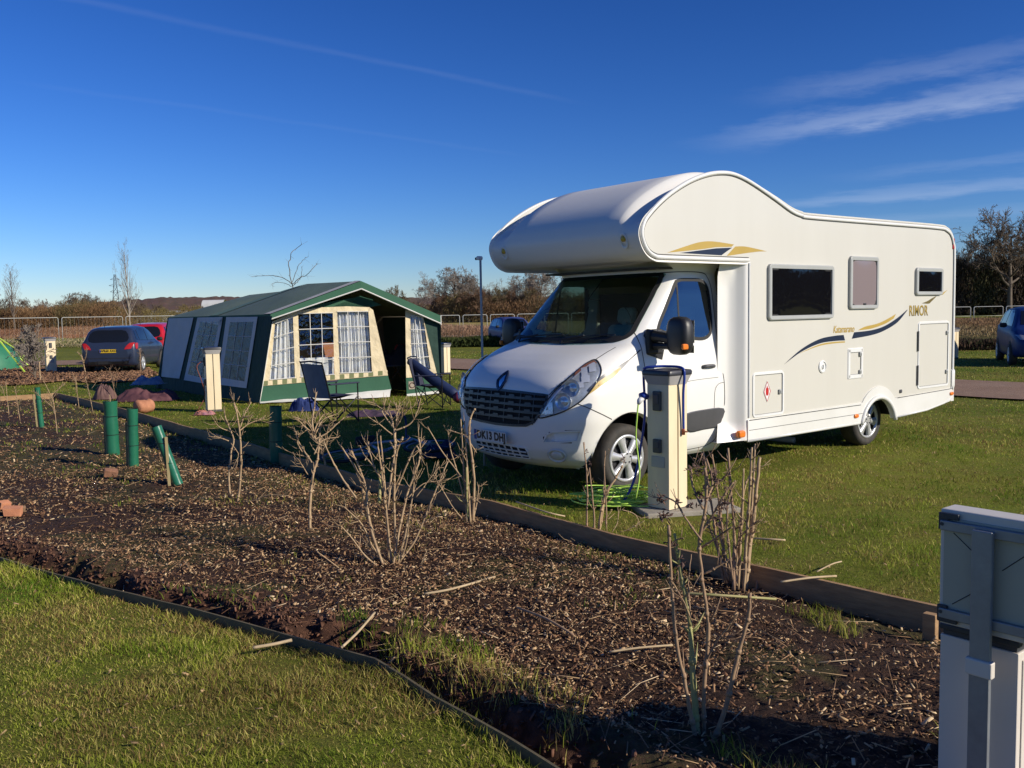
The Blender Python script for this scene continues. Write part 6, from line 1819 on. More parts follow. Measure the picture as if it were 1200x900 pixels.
stick('pale stick behind the tallest shrub', [(714, 764, -.02), (750, 759, -.01), (788, 756, -.02)], .006, DRYST)
stick('flat greenish lath crossing behind the tallest shrub', [(800, 695, .10), (850, 698, .10), (909, 702, .02)], .008, CANEG)
stick('twig lying across the wide brown edging board', [(915, 682, .05), (950, 677, .06), (980, 675, .04)], .007, DRYST)
stick('short twig on the grass above the wide edging board', [(957, 670, .03), (975, 661, .05), (986, 658, .04)], .005, DRYST)
stick('thin twig on the lawn right of the clumped canes', [(884, 631, .02), (905, 632, .03), (920, 633, .02)], .008, DRYST)
stick('long pale twig reaching over the board near the number plate', [(605, 588, .06), (640, 600, .06), (662, 605, .02)], .007, DRYST)
BRICK = mat('orange_brick', (.62, .27, .14), .85, col2=(.50, .20, .10), scale=12, bump=.5, bscale=60, bdist=.004)
def rock(label, px, sz, rot, z=-.04, seed=1, matl=BRICK, cat='brick', name='broken_brick'):
    p = gp(*px, z); R4 = np.random.default_rng(seed)
    bm = bmesh.new()
    for x in (-1, 1):
        for y in (-1, 1):
            for zz in (-1, 1):
                for k in range(3): bm.verts.new((x * sz[0] / 2 * R4.uniform(.7, 1), y * sz[1] / 2 * R4.uniform(.7, 1), zz * sz[2] / 2 * R4.uniform(.75, 1)))
    r_ = bmesh.ops.convex_hull(bm, input=bm.verts); 
    for v in [v for v in bm.verts if not v.link_faces]: bm.verts.remove(v)
    me = bpy.data.meshes.new(name); bm.to_mesh(me); bm.free(); me.materials.append(matl)
    o = bpy.data.objects.new(name, me); COL.objects.link(o); o.location = p + Vector((0, 0, sz[2] * .42)); o.rotation_euler = rot
    return tag(o, label, cat, 'broken orange bricks on the bed')
rock('larger orange brick piece at the left edge of the photo', (15, 603), (.17, .11, .08), (.1, .1, .3), seed=2)
rock('smaller orange brick piece behind the larger one', (5, 596), (.10, .08, .08), (.3, .1, 1.0), seed=3)
rock('small dull brown brick chip beside the larger orange piece', (26, 599), (.06, .05, .05), (.3, .1, .5), seed=4, matl=mat('brown_brick', (.3, .18, .1), .9))
rock('crumbled orange lump right of the shadowed tubes', (130, 558), (.15, .10, .09), (.3, .2, .5), seed=5, matl=mat('crumbled_brick', (.34, .16, .09), .9, col2=(.2, .1, .06), scale=30))
def log_(label, a, b, r, matl, z=.0):
    A = gp(*a, z + r); Bp = gp(*b, z + r); mb = MB(); n = 8; P = []; rs = []
    for i in range(n + 1): P.append(A.lerp(Bp, i / n) + Vector((0, 0, .01 * sin(i)))); rs.append(r * (.94 + .06 * sin(i * 1.9 + .6)) * (.8 if i in (0, n) else 1))
    mb.tube(P, rs, 12); return tag(mb.build('rolled_bag', matl, smooth=True), label, 'rolled bag')
log_('rolled orange bag on the grass below the maroon bundle', (160, 477), (178, 475), .13, mat('orange_cloth', (.50, .22, .12), .85, col2=(.36, .15, .08), scale=12, bump=.5, bscale=14, bdist=.02))
def crumpled(name, label, cat, loc, sx, sy, h, matl, seed, mats2=None):
    n = 48; mb = MB(); rows = []
    for i in range(n):
        r = []
        for j in range(n):
            x = (i / (n - 1) - .5) * 2; y = (j / (n - 1) - .5) * 2; q = max(0, 1 - (x * x + y * y) ** 1.2)
            fo = noise.noise((x * 1.5 + seed, y * 1.5, 0)); wx_ = x + .25 * noise.noise((x * 2, y * 2, seed + 7))
            cr_ = 1 - abs(noise.noise((wx_ * 3.1 + seed, y * 2.6, 3))) * 1.8 - .5 * abs(noise.noise((wx_ * 7, y * 6.3, seed)))
            zz = h * min(1, q * 1.6) ** .6 * (.42 + .45 * fo + .30 * cr_)
            zz = max(zz, .01 * (q > 0))
            k_ = 1 + .15 * noise.noise((x * 2, y * 2, seed + 3))
            r.append((x * sx / 2 * k_, y * sy / 2 * k_, zz + .006))
        rows.append(r)
    mb.grid(rows); return tag(mb.build(name, matl, smooth=True, loc=loc), label, cat)
CLW = mat('wine_fabric', (.14, .055, .06), .8, col2=(.085, .03, .04), scale=5, bump=.4, bscale=16, bdist=.02)
crumpled('groundsheet_bundle', 'crumpled maroon groundsheet heaped on the grass left of the tent', 'groundsheet', gp(163, 470) + Vector((.1, .2, 0)), 1.3, .75, .28, CLW, 4)
crumpled('groundsheet_bundle', 'small folded brown bundle at the left of the maroon groundsheet', 'bundle', gp(121, 468) + Vector((0, .1, 0)), .50, .42, .34, mat('brown_fabric', (.15, .08, .07), .8), 9)
crumpled('blue_bundle', 'blue silvery cloth lying on the maroon groundsheet', 'cloth', gp(166, 463) + Vector((0, .4, .22)), .7, .5, .22, mat('blue_silver_cloth', (.10, .15, .30), .4, col2=(.3, .33, .4), scale=8), 12)
crumpled('toy', 'small orange and purple scrap on the grass below the tent pedestal', 'cloth', gp(240, 486) + Vector((0, .0, 0)), .38, .22, .09, mat('orange_purple', (.55, .20, .08), .7, col2=(.30, .14, .20), scale=6), 15)
crumpled('blue_bag', 'deep blue bag on the grass behind the left camping chair', 'bag', gp(357, 481) + Vector((0, 0, 0)), .55, .40, .28, mat('royal_blue_cloth', (.012, .03, .14), .8), 18)
crumpled('dark_clothing', 'dark purplish clothing dropped on the grass between the camping chairs', 'clothing', gp(438, 487), .95, .5, .12, mat('dark_purple_cloth', (.10, .05, .09), .8, col2=(.05, .04, .06), scale=6), 22)

# ---- green tent at the left edge with its lime guy lines
GT = mat('green_tent_cloth', (.03, .20, .10), .6, col2=(.02, .14, .08), scale=3)
gt = thing('dome_tent', 'green dome tent cut by the left edge of the photo', 'tent', gp(-22, 434))
mb = MB(); rows = []
for i in range(12):
    a_ = pi / 2 * i / 11; rows.append([(1.35 * cos(a_) ** .8 * cos(t_), 1.3 * cos(a_) ** .8 * sin(t_), 1.1 * sin(a_)) for t_ in np.linspace(0, 2 * pi, 25)])
mb.grid(rows); mb.build('flysheet', GT, gt, smooth=True)
mb = MB(); mb.tube([(1.35 * cos(a_) * .71, 1.3 * cos(a_) * -.71, 1.12 * sin(a_)) for a_ in np.linspace(0, pi, 20)], .02, 6); mb.build('tent_pole', RUBBER, gt)
GUY = mat('lime_guy_line', (.55, .80, .10), .5)
for k, (top, bot) in enumerate((((-6, 395), (33, 428)), ((-6, 398), (31, 419)), ((0, 400), (30, 437)), ((-8, 404), (28, 420)), ((-4, 394), (26, 414)))):
    bt = gp(bot[0], bot[1], .02); tp_ = ray_dir(*top) * ((bt.y - .3 * k) / ray_dir(*top).y) + Vector((0, 0, EYE))
    mb = MB(); mb.tube([tp_ - gt.location, bt - gt.location], .026, 4); mb.build('guy_line', GUY, gt)
# ------------------------------------------------------------------ frame tent
TGREEN = mat('green_canvas', (.035, .125, .07), .8, col2=(.03, .105, .06), scale=2, bump=.25, bscale=5, bdist=.03)
TROOF = mat('faded_green_roof', (.125, .17, .13), .75, col2=(.105, .15, .11), scale=1.5, bump=.3, bscale=3, bdist=.04)
TROOF2 = mat('light_green_seam', (.12, .20, .14), .75, col2=(.10, .17, .12), scale=3)
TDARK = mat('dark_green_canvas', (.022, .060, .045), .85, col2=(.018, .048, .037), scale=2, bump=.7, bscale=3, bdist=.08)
TGREY = mat('grey_canvas', (.66, .62, .61), .85, col2=(.60, .57, .56), scale=2, bump=.7, bscale=3, bdist=.08)
TEDGE = mat('pale_roof_edge', (.52, .50, .46), .8)
TCREAM = mat('cream_canvas', (.80, .68, .45), .8, col2=(.74, .61, .39), scale=3, bump=.8, bscale=4, bdist=.06)
TWHITE = mat('white_piping', (.75, .73, .68), .8)
CURT = mat('white_curtain', (.80, .80, .78), .85, col2=(.68, .69, .70), scale=6)
VINYL = glass_mat('clear_vinyl', (.94, .95, .95), .06, .12, bump=1.0, bscale=6)
VINYLB = glass_mat('shaded_vinyl', (.62, .64, .68), .0, .4, bump=.5, bscale=5, ior=1.3)
TINT = mat('tent_inner_dark', (.03, .035, .03), .9)
def at_y(px, py, Yd):
    d = ray_dir(px, py); return Vector((0, 0, EYE)) + d * (Yd / d.y)
z5 = lambda u, v: (160 + u / 3, 310 + v / 3)
zL = lambda u, v: (180 + u / 5.63, 320 + v / 5.63)
FLg = gp(306.5, 472.3); FRg = gp(517.5, 462.3); BLg = gp(185, 455)
EL = at_y(317, 368.2, 18.35); ER = at_y(516.5, 370, 19.75); AP = at_y(423, 329.3, 19.0); BLt = at_y(196.7, 372, 22.95)
tent = thing('frame_tent', 'large green and cream frame tent with curtained windows', 'tent', ((FLg + FRg) / 2 + Vector((-1.8, 2, 0))))
TO = Vector(tent.location)
f_ = (FRg - FLg).normalized(); nf = Vector((-f_.y, f_.x, 0))
ld = (BLt - EL); ld.z = 0; ldn = ld.normalized(); pn = Vector((ldn.y, -ldn.x, 0))
RP = lambda px, py: on_plane(px, py, AP, pn)
R1 = RP(360, 332.6); R2 = RP(331, 341.3); R3 = RP(292, 345.6)
ERb = ER + ld; dR = (ER - EL)
def tl(p): return tuple(Vector(p) - TO)
def quadgrid(a, b, c, d, n=10, m=10, sag=0, seed=0):
    """bilinear patch a-b-c-d with a little slack"""
    a, b, c, d = map(Vector, (a, b, c, d)); nn = (b - a).cross(d - a).normalized(); rows = []
    for i in range(n + 1):
        u = i / n; rows.append([])
        for j in range(m + 1):
            v = j / m; p = (a * (1 - u) + b * u) * (1 - v) + (d * (1 - u) + c * u) * v
            w = sag * (4 * u * (1 - u) * 4 * v * (1 - v)) + .02 * noise.noise((u * 3 + seed, v * 3, 1)) * (16 * u * (1 - u) * v * (1 - v)) ** .5
            rows[-1].append(tl(p - nn * w))
    return rows
mb = MB()
k0 = .11
# roof: near part with the high ridge, then the lower back part
midL = EL.lerp(BLt, .46); midL2 = EL.lerp(BLt, .54); midR = ER + (midL - EL); midR2 = ER + (midL2 - EL)
mb.grid(quadgrid(EL.lerp(midL, k0), midL, R1, AP.lerp(R1, k0), sag=.05, seed=1))
mb.grid(quadgrid(midL, midL2, R2, R1, 4, 10, seed=2)); mb.grid(quadgrid(midL2, BLt, R3, R2, sag=.06, seed=3)); 
BRt = ERb
mb.grid(quadgrid(BLt, BRt, R3 + Vector((.05, .02, 0)), R3, sag=.05, seed=4))
mb.grid(quadgrid(ER, midR, R1, AP, sag=.05, seed=5)); mb.grid(quadgrid(midR, BRt, R3, R2, sag=.04, seed=6)); mb.grid(quadgrid(midR, midR2, R2, R1, 4, 6))
roof = mb.build('roof', TROOF, tent, smooth=True)
mb = MB(); up = Vector((0, 0, .012))
mb.grid(quadgrid(EL + up, EL.lerp(midL, k0) + up, AP.lerp(R1, k0) + up, AP + up)); mb.build('pale_roof_edge', TEDGE, roof, smooth=True)
mb = MB(); mb.grid(quadgrid(midL + up, midL.lerp(midL2, 1.0) + up, R2 + up, R1 + up, 4, 10)); mb.build('roof_seam', TROOF2, roof, smooth=True)
mb = MB()
dn = Vector((0, 0, -1))
def edge(a, b, h0, h1, off=0):
    o_ = -nf * off
    mb.grid([[tl(a.lerp(b, k / 8) + o_), tl(a.lerp(b, k / 8) + o_ + dn * (h0 + (h1 - h0) * k / 8))] for k in range(9)])
edge(EL, AP, .10, .16, .01); edge(AP, ER, .16, .17, .01); edge(EL, BLt, .10, .10)
mb.build('valance', TGREEN, roof)
mb = MB()
for a, b, h0, h1 in ((EL, AP, .10, .16), (AP, ER, .16, .17)): mb.tube([tl(a + dn * h0 - nf * .015), tl(b + dn * h1 - nf * .015)], .014, 6)
mb.tube([tl(ER + Vector((.0, 0, .01))), tl(ER + dn * .2)], .012, 5)
mb.build('piping', TWHITE, roof)
# left wall, leaning out a little at the foot
wn = (BLt - EL).cross(((FLg + BLg) / 2) - EL).normalized()
WL = lambda u, v, o_=0: Vector(tl(on_plane(*zL(u, v), EL, wn) - wn * o_ * (1 if wn.y > 0 else -1)))
def traced(name, polys, P, matl, parent, off=0, res=.5):
    mb = MB()
    for pl in polys: mb.add([P(u, v, off) for u, v in pl], [tuple(range(len(pl)))])
    return mb.build(name, matl, parent)
lw = traced('left_wall', [[(92, 298), (440, 290), (782, 284), (700, 858), (15, 765)]], WL, TDARK, tent)
traced('wall_panel', [[(105, 299), (268, 294), (175, 697), (45, 682)], [(295, 294), (462, 290), (448, 345), (310, 322)], [(295, 294), (312, 322), (232, 668), (205, 706)], [(437, 320), (462, 290), (385, 737), (360, 700)], [(205, 706), (232, 668), (360, 700), (385, 737)],
       [(485, 291), (692, 289), (665, 322), (510, 325)], [(485, 291), (510, 325), (455, 690), (425, 735)], [(665, 322), (692, 289), (618, 760), (605, 715)], [(425, 735), (455, 690), (605, 715), (618, 760)]], WL, TGREY, lw, .02)
for k, q in enumerate(([(312, 322), (437, 320), (360, 700), (232, 668)], [(510, 325), (665, 322), (605, 715), (455, 690)])):
    w = traced('window_pane', [q], WL, VINYLB, lw, .022)
    mb = MB()
    for i in range(1, 4):
        f = i / 4; a = [q[0][0] + (q[3][0] - q[0][0]) * f, q[0][1] + (q[3][1] - q[0][1]) * f]; b = [q[1][0] + (q[2][0] - q[1][0]) * f, q[1][1] + (q[2][1] - q[1][1]) * f]
        mb.tube([WL(a[0], a[1], .03), WL(b[0], b[1], .03)], .008, 4)
    for i in (1, 2):
        f = i / 3; a = [q[0][0] + (q[1][0] - q[0][0]) * f, q[0][1] + (q[1][1] - q[0][1]) * f]; b = [q[3][0] + (q[2][0] - q[3][0]) * f, q[3][1] + (q[2][1] - q[3][1]) * f]
        mb.tube([WL(a[0], a[1], .03), WL(b[0], b[1], .03)], .006, 4)
    mb.build('window_bars', TGREY, w)
def curtain(P, q, parent, waves, amp, off, seed, lo=0, hi=1):
    mb = MB(); rows = []
    for i in range(70):
        f = i / 69; r = []
        for j in range(10):
            g = lo + (hi - lo) * j / 9
            u = (q[0][0] * (1 - f) + q[1][0] * f) * (1 - g) + (q[3][0] * (1 - f) + q[2][0] * f) * g
            v = (q[0][1] * (1 - f) + q[1][1] * f) * (1 - g) + (q[3][1] * (1 - f) + q[2][1] * f) * g
            o_ = -off + amp * sin(f * waves * 2 * pi + seed + 1.2 * sin(g * 2 + seed)) * (.6 + .5 * noise.noise((f * 6, g * 2, seed)))
            r.append(P(u, v, o_))
        rows.append(r)
    mb.grid(rows); return mb.build('curtain', CURT, parent, smooth=True)
curtain(WL, [(312, 322), (437, 320), (360, 700), (232, 668)], lw, 9, .03, .06, 1)
curtain(WL, [(510, 325), (665, 322), (605, 715), (455, 690)], lw, 10, .03, .06, 2)
# front wall
P0 = EL + nf * .32; P0.z = 1.75
fn_ = (FRg - FLg).cross(P0 - FLg).normalized()
FW = lambda u, v, o_=0: Vector(tl(on_plane(*z5(u, v), FLg, fn_) + fn_ * o_ * (-1 if fn_.y > 0 else 1)))
fw = traced('front_wall', [
    [(478, 200), (560, 165), (565, 174), (550, 182), (487, 210)], [(560, 165), (640, 151), (740, 147), (820, 150), (818, 165), (705, 166), (690, 170), (568, 173), (565, 174)],
    [(478, 200), (487, 210), (468, 405), (443, 427)], [(550, 182), (568, 172), (576, 396), (557, 398)], [(690, 170), (705, 165), (715, 383), (696, 386)],
    [(815, 165), (818, 150), (832, 160), (884, 390), (828, 394), (828, 378)], [(443, 427), (468, 405), (557, 398), (576, 396), (696, 386), (715, 383), (828, 378), (828, 394)]], FW, TCREAM, tent, 0)
traced('mud_wall', [[(442, 428), (884, 391), (897, 441), (432, 486)]], FW, TGREEN, fw, .004)
mb = MB()
mb.grid([[FW(445 + 437 * k / 26, 424 - 38 * k / 26 - 14, .004), FW(445 + 437 * k / 26, 424 - 38 * k / 26 + 2, .004)] for k in range(27)])
mb.m = [k % 2 for k in range(26)]
mb.build('striped_braid', [mat('olive_braid', (.20, .22, .10), .8), TCREAM], fw)
mb = MB(); rows = []
for k in range(40):
    f = k / 39; u = 436 + 458 * f; v = 486 - 44 * f
    a = FW(u, v - 4 - 3 * noise.noise((f * 9, 2, 0)), .01); rows.append([a, a + Vector((0, -.10 - .05 * noise.noise((f * 12, 0, 0)), -.04)), Vector((a.x, a.y - .22 - .1 * noise.noise((f * 14, 1, 0)), .02 - 0))])
mb.grid(rows); mb.build('ground_flap', TWHITE, fw, smooth=True)
WQ = [[(487, 208), (550, 183), (557, 398), (468, 405)], [(568, 173), (690, 170), (696, 386), (576, 395)], [(705, 166), (815, 165), (828, 378), (715, 382)]]
def tent_window(P, q, parent, nx=3, ny=4):
    w = traced('window_pane', [q], P, VINYL, parent, -.004)
    mb = MB()
    for i in range(0, ny + 1):
        f = i / ny; a = [q[0][k] + (q[3][k] - q[0][k]) * f for k in (0, 1)]; b = [q[1][k] + (q[2][k] - q[1][k]) * f for k in (0, 1)]
        mb.tube([P(a[0], a[1], .01), P(b[0], b[1], .01)], .010, 4)
    for i in range(1, nx):
        f = i / nx; a = [q[0][k] + (q[1][k] - q[0][k]) * f for k in (0, 1)]; b = [q[3][k] + (q[2][k] - q[3][k]) * f for k in (0, 1)]
        mb.tube([P(a[0], a[1], .01), P(b[0], b[1], .01)], .008, 4)
    mb.build('window_bars', TWHITE, w); return w
for q in WQ: tent_window(FW, q, fw)
curtain(FW, WQ[0], fw, 5, .045, .10, 3); curtain(FW, WQ[2], fw, 9, .05, .10, 4)
curtain(FW, [(576, 330), (697, 325), (697, 390), (576, 396)], fw, 3, .02, .12, 5)
RQ = [(962, 178), (1008, 184), (1034, 370), (968, 380)]
rw = traced('front_wall', [[(945, 160), (1000, 168), (1008, 184), (962, 178)], [(945, 160), (962, 178), (968, 380), (948, 398)], [(1000, 168), (1058, 392), (1034, 370), (1008, 184)], [(948, 398), (968, 380), (1034, 370), (1058, 392)]], FW, TCREAM, tent, 0)
tent_window(FW, RQ, rw, 3, 4); curtain(FW, RQ, rw, 4, .05, .1, 7)
traced('mud_wall', [[(947, 399), (1058, 393), (1068, 440), (950, 461)]], FW, TGREEN, rw, .004)
traced('ground_flap', [[(950, 455), (1060, 443), (1064, 452), (950, 466)]], FW, TWHITE, rw, .01)
bd = traced('badge', [[(956, 411), (981, 410), (982, 437), (957, 439)]], FW, mat('badge_cloth', (.42, .36, .28), .8), rw, .01)
mb = MB(); c = FW(969, 424, .014); mb.tube([c + Vector(f_) * .055 * cos(a_) + Vector((0, 0, .055 * sin(a_))) for a_ in np.linspace(.6, 2 * pi - .6, 18)], .010, 5)
mb.build('badge_ring', mat('badge_brown', (.12, .07, .05), .8), bd)
traced('side_flap', [[(1000, 166), (1067, 188), (1072, 378), (1066, 441), (1058, 392)]], FW, TDARK, tent, -.01)
mb = MB(); mb.tube([FW(478, 200, .01), FW(443, 427, .012), FW(432, 487, .012)], .012, 5); mb.build('corner_tape', TWHITE, fw)
# gable infill set back under the canopy, side and back walls, inner tent
traced('gable', [[(478, 200), (560, 165), (640, 151), (740, 147), (820, 150), (835, 120), (790, 112), (640, 138)], [(690, 148), (790, 108), (862, 142), (820, 150), (740, 147)]], FW, TGREEN, tent, -.03)
Bk = lambda p: p
mb = MB()
mb.grid(quadgrid(ER + dn * .02, BRt, Vector((BRt.x, BRt.y, 0)), FRg, sag=.03)); mb.build('right_wall', TDARK, tent, smooth=True)
mb = MB(); mb.grid(quadgrid(BLt, BRt, Vector((BRt.x, BRt.y, 0)), BLg, sag=.03)); mb.build('back_wall', TDARK, tent, smooth=True)
# inner tent wall two metres in
ib = nf * 2.2; ip0 = FLg + ib
IW = lambda u, v, o_=0: Vector(tl(on_plane(*z5(u, v), ip0, nf) - nf * o_))
iw = traced('inner_tent', [[(478, 170), (1000, 170), (1000, 430), (455, 450)]], IW, mat('inner_tent_cloth', (.16, .13, .09), .9), tent)
traced('inner_window_frame', [[(875, 188), (942, 188), (942, 202), (888, 203), (890, 262), (877, 264)]], IW, TCREAM, iw, .02)
traced('inner_window', [[(888, 203), (942, 202), (942, 262), (890, 262)]], IW, mat('grey_net', (.16, .17, .17), .9), iw, .01)
# things inside
tb = thing('camping_table', 'folding table with dark tray inside the tent doorway', 'table', on_plane(*z5(918, 445), FLg + nf * .9, nf) * 1.0)
tb.location.z = 0; tb.rotation_euler = (0, 0, atan2(f_.y, f_.x))
mb = MB(); mb.box((0, 0, .62), (.75, .5, .03), bev=.01); mb.build('tabletop', GREYP, tb)
for sx in (-.3, .3):
    mb = MB(); mb.tube([(sx, -.22, 0), (-sx * .2, .22, .61)], .012, 6); mb.build('leg', mat('bronze_tube', (.30, .17, .08), .4, metal=.5), tb); mb = MB(); mb.tube([(sx, .22, 0), (-sx * .2, -.22, .61)], .012, 6); mb.build('leg', GREYP, tb)
crumpled('holdall', 'dark rounded holdall on the table in the tent doorway', 'bag', Vector(tb.location) + Vector((.0, 0, .63)), .72, .5, .50, mat('black_cloth', (.02, .02, .022), .8), 31)
crumpled('red_cloth', 'small red cloth on top of the dark holdall', 'cloth', Vector(tb.location) + Vector((.10, .05, .97)), .30, .25, .14, mat('red_cloth', (.40, .03, .03), .8), 33)
wb = thing('camping_cupboard', 'orange brown camping cupboard behind the middle tent window', 'cupboard', on_plane(*z5(636, 400), FLg + nf * 1.0, nf)); wb.location.z = 0; wb.rotation_euler = (0, 0, atan2(f_.y, f_.x))
mb = MB(); mb.box((0, .2, .58), (.85, .4, 1.16), bev=.02); b_ = mb.build('cupboard_body', mat('orange_brown_board', (.42, .17, .07), .6), wb)
mb = MB(); mb.box((0, -.005, .85), (.015, .01, .5)); mb.box((0, -.005, .58), (.80, .01, .012)); mb.build('door_line', RUBBER, b_)

# ------------------------------------------------------------------ folding chairs
NAVYC = mat('navy_chair_cloth', (.03, .035, .07), .8, col2=(.022, .025, .05), scale=8, bump=.2, bscale=20, bdist=.01)
GREYC = mat('grey_chair_back', (.27, .25, .27), .8, col2=(.22, .20, .22), scale=8)
TUBEK = mat('black_chair_tube', (.02, .02, .022), .35, metal=.4)
def camp_chair(label, loc, rz, back=GREYC, s=1.0):
    t = thing('camping_chair', label, 'chair', loc, rz, 'folding camping chairs by the tent'); t.scale = (s,) * 3
    mb = MB(); rows = [[(-.24 + .48 * i / 8, -.24 + .48 * j / 8, .44 - .06 * (1 - ((i - 4) / 4) ** 2) * (1 - ((j - 4) / 4) ** 2)) for i in range(9)] for j in range(9)]
    mb.grid(rows); mb.build('seat', NAVYC, t, smooth=True)
    mb = MB(); rows = [[(-.26 - .12 * (j / 8) - .05 * (1 - ((i - 4) / 4) ** 2), -.26 + .52 * i / 8, .42 + .52 * j / 8) for i in range(9)] for j in range(9)]
    mb.grid(rows); rows2 = [[(p[0] - .012, p[1], p[2]) for p in r] for r in rows]; mb.grid(rows2); mb.build('backrest', back, t, smooth=True)
    for sy in (-1, 1):
        mb = MB(); mb.tube([(-.20, sy * .27, .02), (-.27, sy * .27, .45), (-.40, sy * .27, .97)], .011, 6); mb.tube([(.26, sy * .27, .02), (.26, sy * .27, .62)], .011, 6); mb.build('leg', TUBEK, t)
        mb = MB(); mb.tube([(-.22, sy * .27, .04), (.26, sy * .27, .42)], .009, 6); mb.tube([(.26, sy * .27, .04), (-.24, sy * .27, .42)], .009, 6); mb.build('stretcher', TUBEK, t)
        mb = MB(); mb.box((.0, sy * .27, .63), (.56, .075, .022), bev=.01); mb.build('armrest', NAVYC, t)
    for sx in (-.24, .26):
        mb = MB(); mb.tube([(sx, -.27, .04), (sx, .27, .42)], .009, 6); mb.tube([(sx, .27, .04), (sx, -.27, .42)], .009, 6); mb.build('stretcher', TUBEK, t)
    mb = MB(); mb.tube([(-.405, -.27, .965), (-.42, 0, .985), (-.405, .27, .965)], .014, 6); mb.build('top_rail', TUBEK, t)
    return t
c1 = gp(392, 496); camp_chair('grey backed camping chair facing away, left one in front of the tent', c1, radians(48), GREYC, 1.05)
c2 = gp(508, 478); camp_chair('dark camping chair close to the motorhome front, under the blue roll', c2, radians(-12), NAVYC, .98)
a = at_y(480, 423, 17.2); b = at_y(538, 466, 16.6)
bag = thing('bag_sleeve', 'long dark blue sleeve bag leaning across the right camping chair', 'chair bag', (a + b) / 2)
mb = MB(); o_ = Vector(bag.location); mb.tube([a - o_, a.lerp(b, .15) - o_, a.lerp(b, .5) - o_ + Vector((0, 0, -.02)), a.lerp(b, .85) - o_, b - o_], [.07, .085, .10, .10, .08], 12); mb.build('sleeve', mat('blue_nylon', (.014, .028, .09), .6, col2=(.010, .02, .065), scale=10), bag, smooth=True)
mb = MB(); c = a.lerp(b, .95) - o_; mb.tube([c, b + (b - a) * .03 - o_], .102, 12); mb.build('sleeve_end', mat('wine_end_cap', (.15, .02, .05), .6), bag, smooth=True)
mb = MB(); mb.tube([a - (b - a) * .01 - o_, a + (b - a) * .02 - o_], [.055, .075], 10); mb.build('sleeve_mouth', RUBBER, bag)

# ------------------------------------------------------------------ bicycle lying in the shade
bk_ = thing('bicycle', 'bicycle lying on the shaded grass in front of the tent', 'bicycle', gp(455, 538) + Vector((0, 0, .05)), radians(18))
bk_.rotation_euler = (radians(4), radians(-3), radians(14))
STL = mat('bicycle_silver', (.42, .42, .45), .3, metal=.4); STB = mat('bicycle_blue', (.015, .035, .13), .5)
def bw(x, y, label=None, r=.31):
    mb = MB(); mb.tube([(x + r * cos(a_), y + r * sin(a_), .05) for a_ in np.linspace(0, 2 * pi, 33)], .020, 7, cap=False); w = mb.build('wheel', RUBBER, bk_, smooth=True)
    mb = MB(); mb.tube([(x + (r - .025) * cos(a_), y + (r - .025) * sin(a_), .05) for a_ in np.linspace(0, 2 * pi, 33)], .009, 5, cap=False)
    for k in range(16):
        a_ = 2 * pi * k / 16; mb.tube([(x, y, .05 + .02 * (-1) ** k), (x + (r - .03) * cos(a_ + .1), y + (r - .03) * sin(a_ + .1), .05)], .002, 3, cap=False)
    mb.tube([(x, y, .0), (x, y, .1)], .022, 8); mb.build('rim', STL, w)
bw(-.50, 0); bw(.52, .04)
mb = MB()
for p, q, r_ in (((-.5, 0, .05), (-.08, -.06, .06), .012), ((-.5, 0, .06), (-.18, .36, .07), .011), ((-.08, -.06, .06), (-.2, .46, .08), .017), ((-.08, -.06, .06), (.36, .36, .08), .02), ((-.17, .38, .08), (.34, .42, .08), .018), ((.34, .45, .08), (.52, .04, .06), .016)): mb.tube([p, q], r_, 8)
mb.build('frame', STL, bk_, smooth=True)
mb = MB(); mb.tube(spl([(.30, .50, .02), (.30, .54, .12), (.31, .55, .3), (.27, .54, .42)], 5), .013, 7); mb.tube([(.34, .44, .08), (.31, .54, .1)], .014, 7); mb.build('handlebar', STB, bk_, smooth=True)
mb = MB(); mb.box((-.22, .50, .10), (.26, .07, .12), bev=.03); mb.build('saddle', RUBBER, bk_)
mb = MB(); mb.lathe([(.09, .02), (.09, .03), (.03, .03)], (-.08, -.06, .05), 'z', 16); mb.tube([(-.08, -.06, .02), (-.02, -.2, .02)], .009, 5); mb.build('crank', GREYP, bk_)
crumpled('blue_bundle', 'blue helmet sized bundle beside the bicycle wheel', 'bundle', gp(516, 535), .40, .32, .22, mat('blue_plastic_cloth', (.010, .022, .07), .8), 41)
# ------------------------------------------------------------------ parked cars
CGL = glass_mat('car_glass', (.05, .06, .07), .03, .02, dark=(.75, (.012, .014, .016)))
HEADL = mat('car_headlamp', (.55, .58, .62), .15, metal=.6)
def car_body(st, ns=7):
    A = np.array(st, float); n = len(A)
    xs = spl([tuple(r) for r in A], ns)
    rows = []
    for x, zb, zt, zr, w, wr in xs:
        half = [(0, zb), (w * .55, zb), (w * .90, zb + .01), (w * .985, zb + .10), (w, zb + (zt - zb) * .45), (w * .995, zb + (zt - zb) * .75), (w * .965, zt - .02), (w * .93, zt + .012)]
        g = zr - zt
        half += [(w * .93 + (wr - w * .93) * .35, zt + g * .42), (w * .93 + (wr - w * .93) * .75, zt + g * .80), (wr * .97, zt + g * .92), (wr * .72, zt + g * .985), (0, zr)]
        full = half + [(-a, b) for a, b in reversed(half[1:-1])]
        rows.append([(x, a, b) for a, b in full])
    mb = MB(); mb.grid(rows, closeu=True)
    k = len(rows[0]); mb.add(rows[0], [tuple(range(k))]); mb.add(rows[-1], [tuple(range(k - 1, -1, -1))])
    return mb
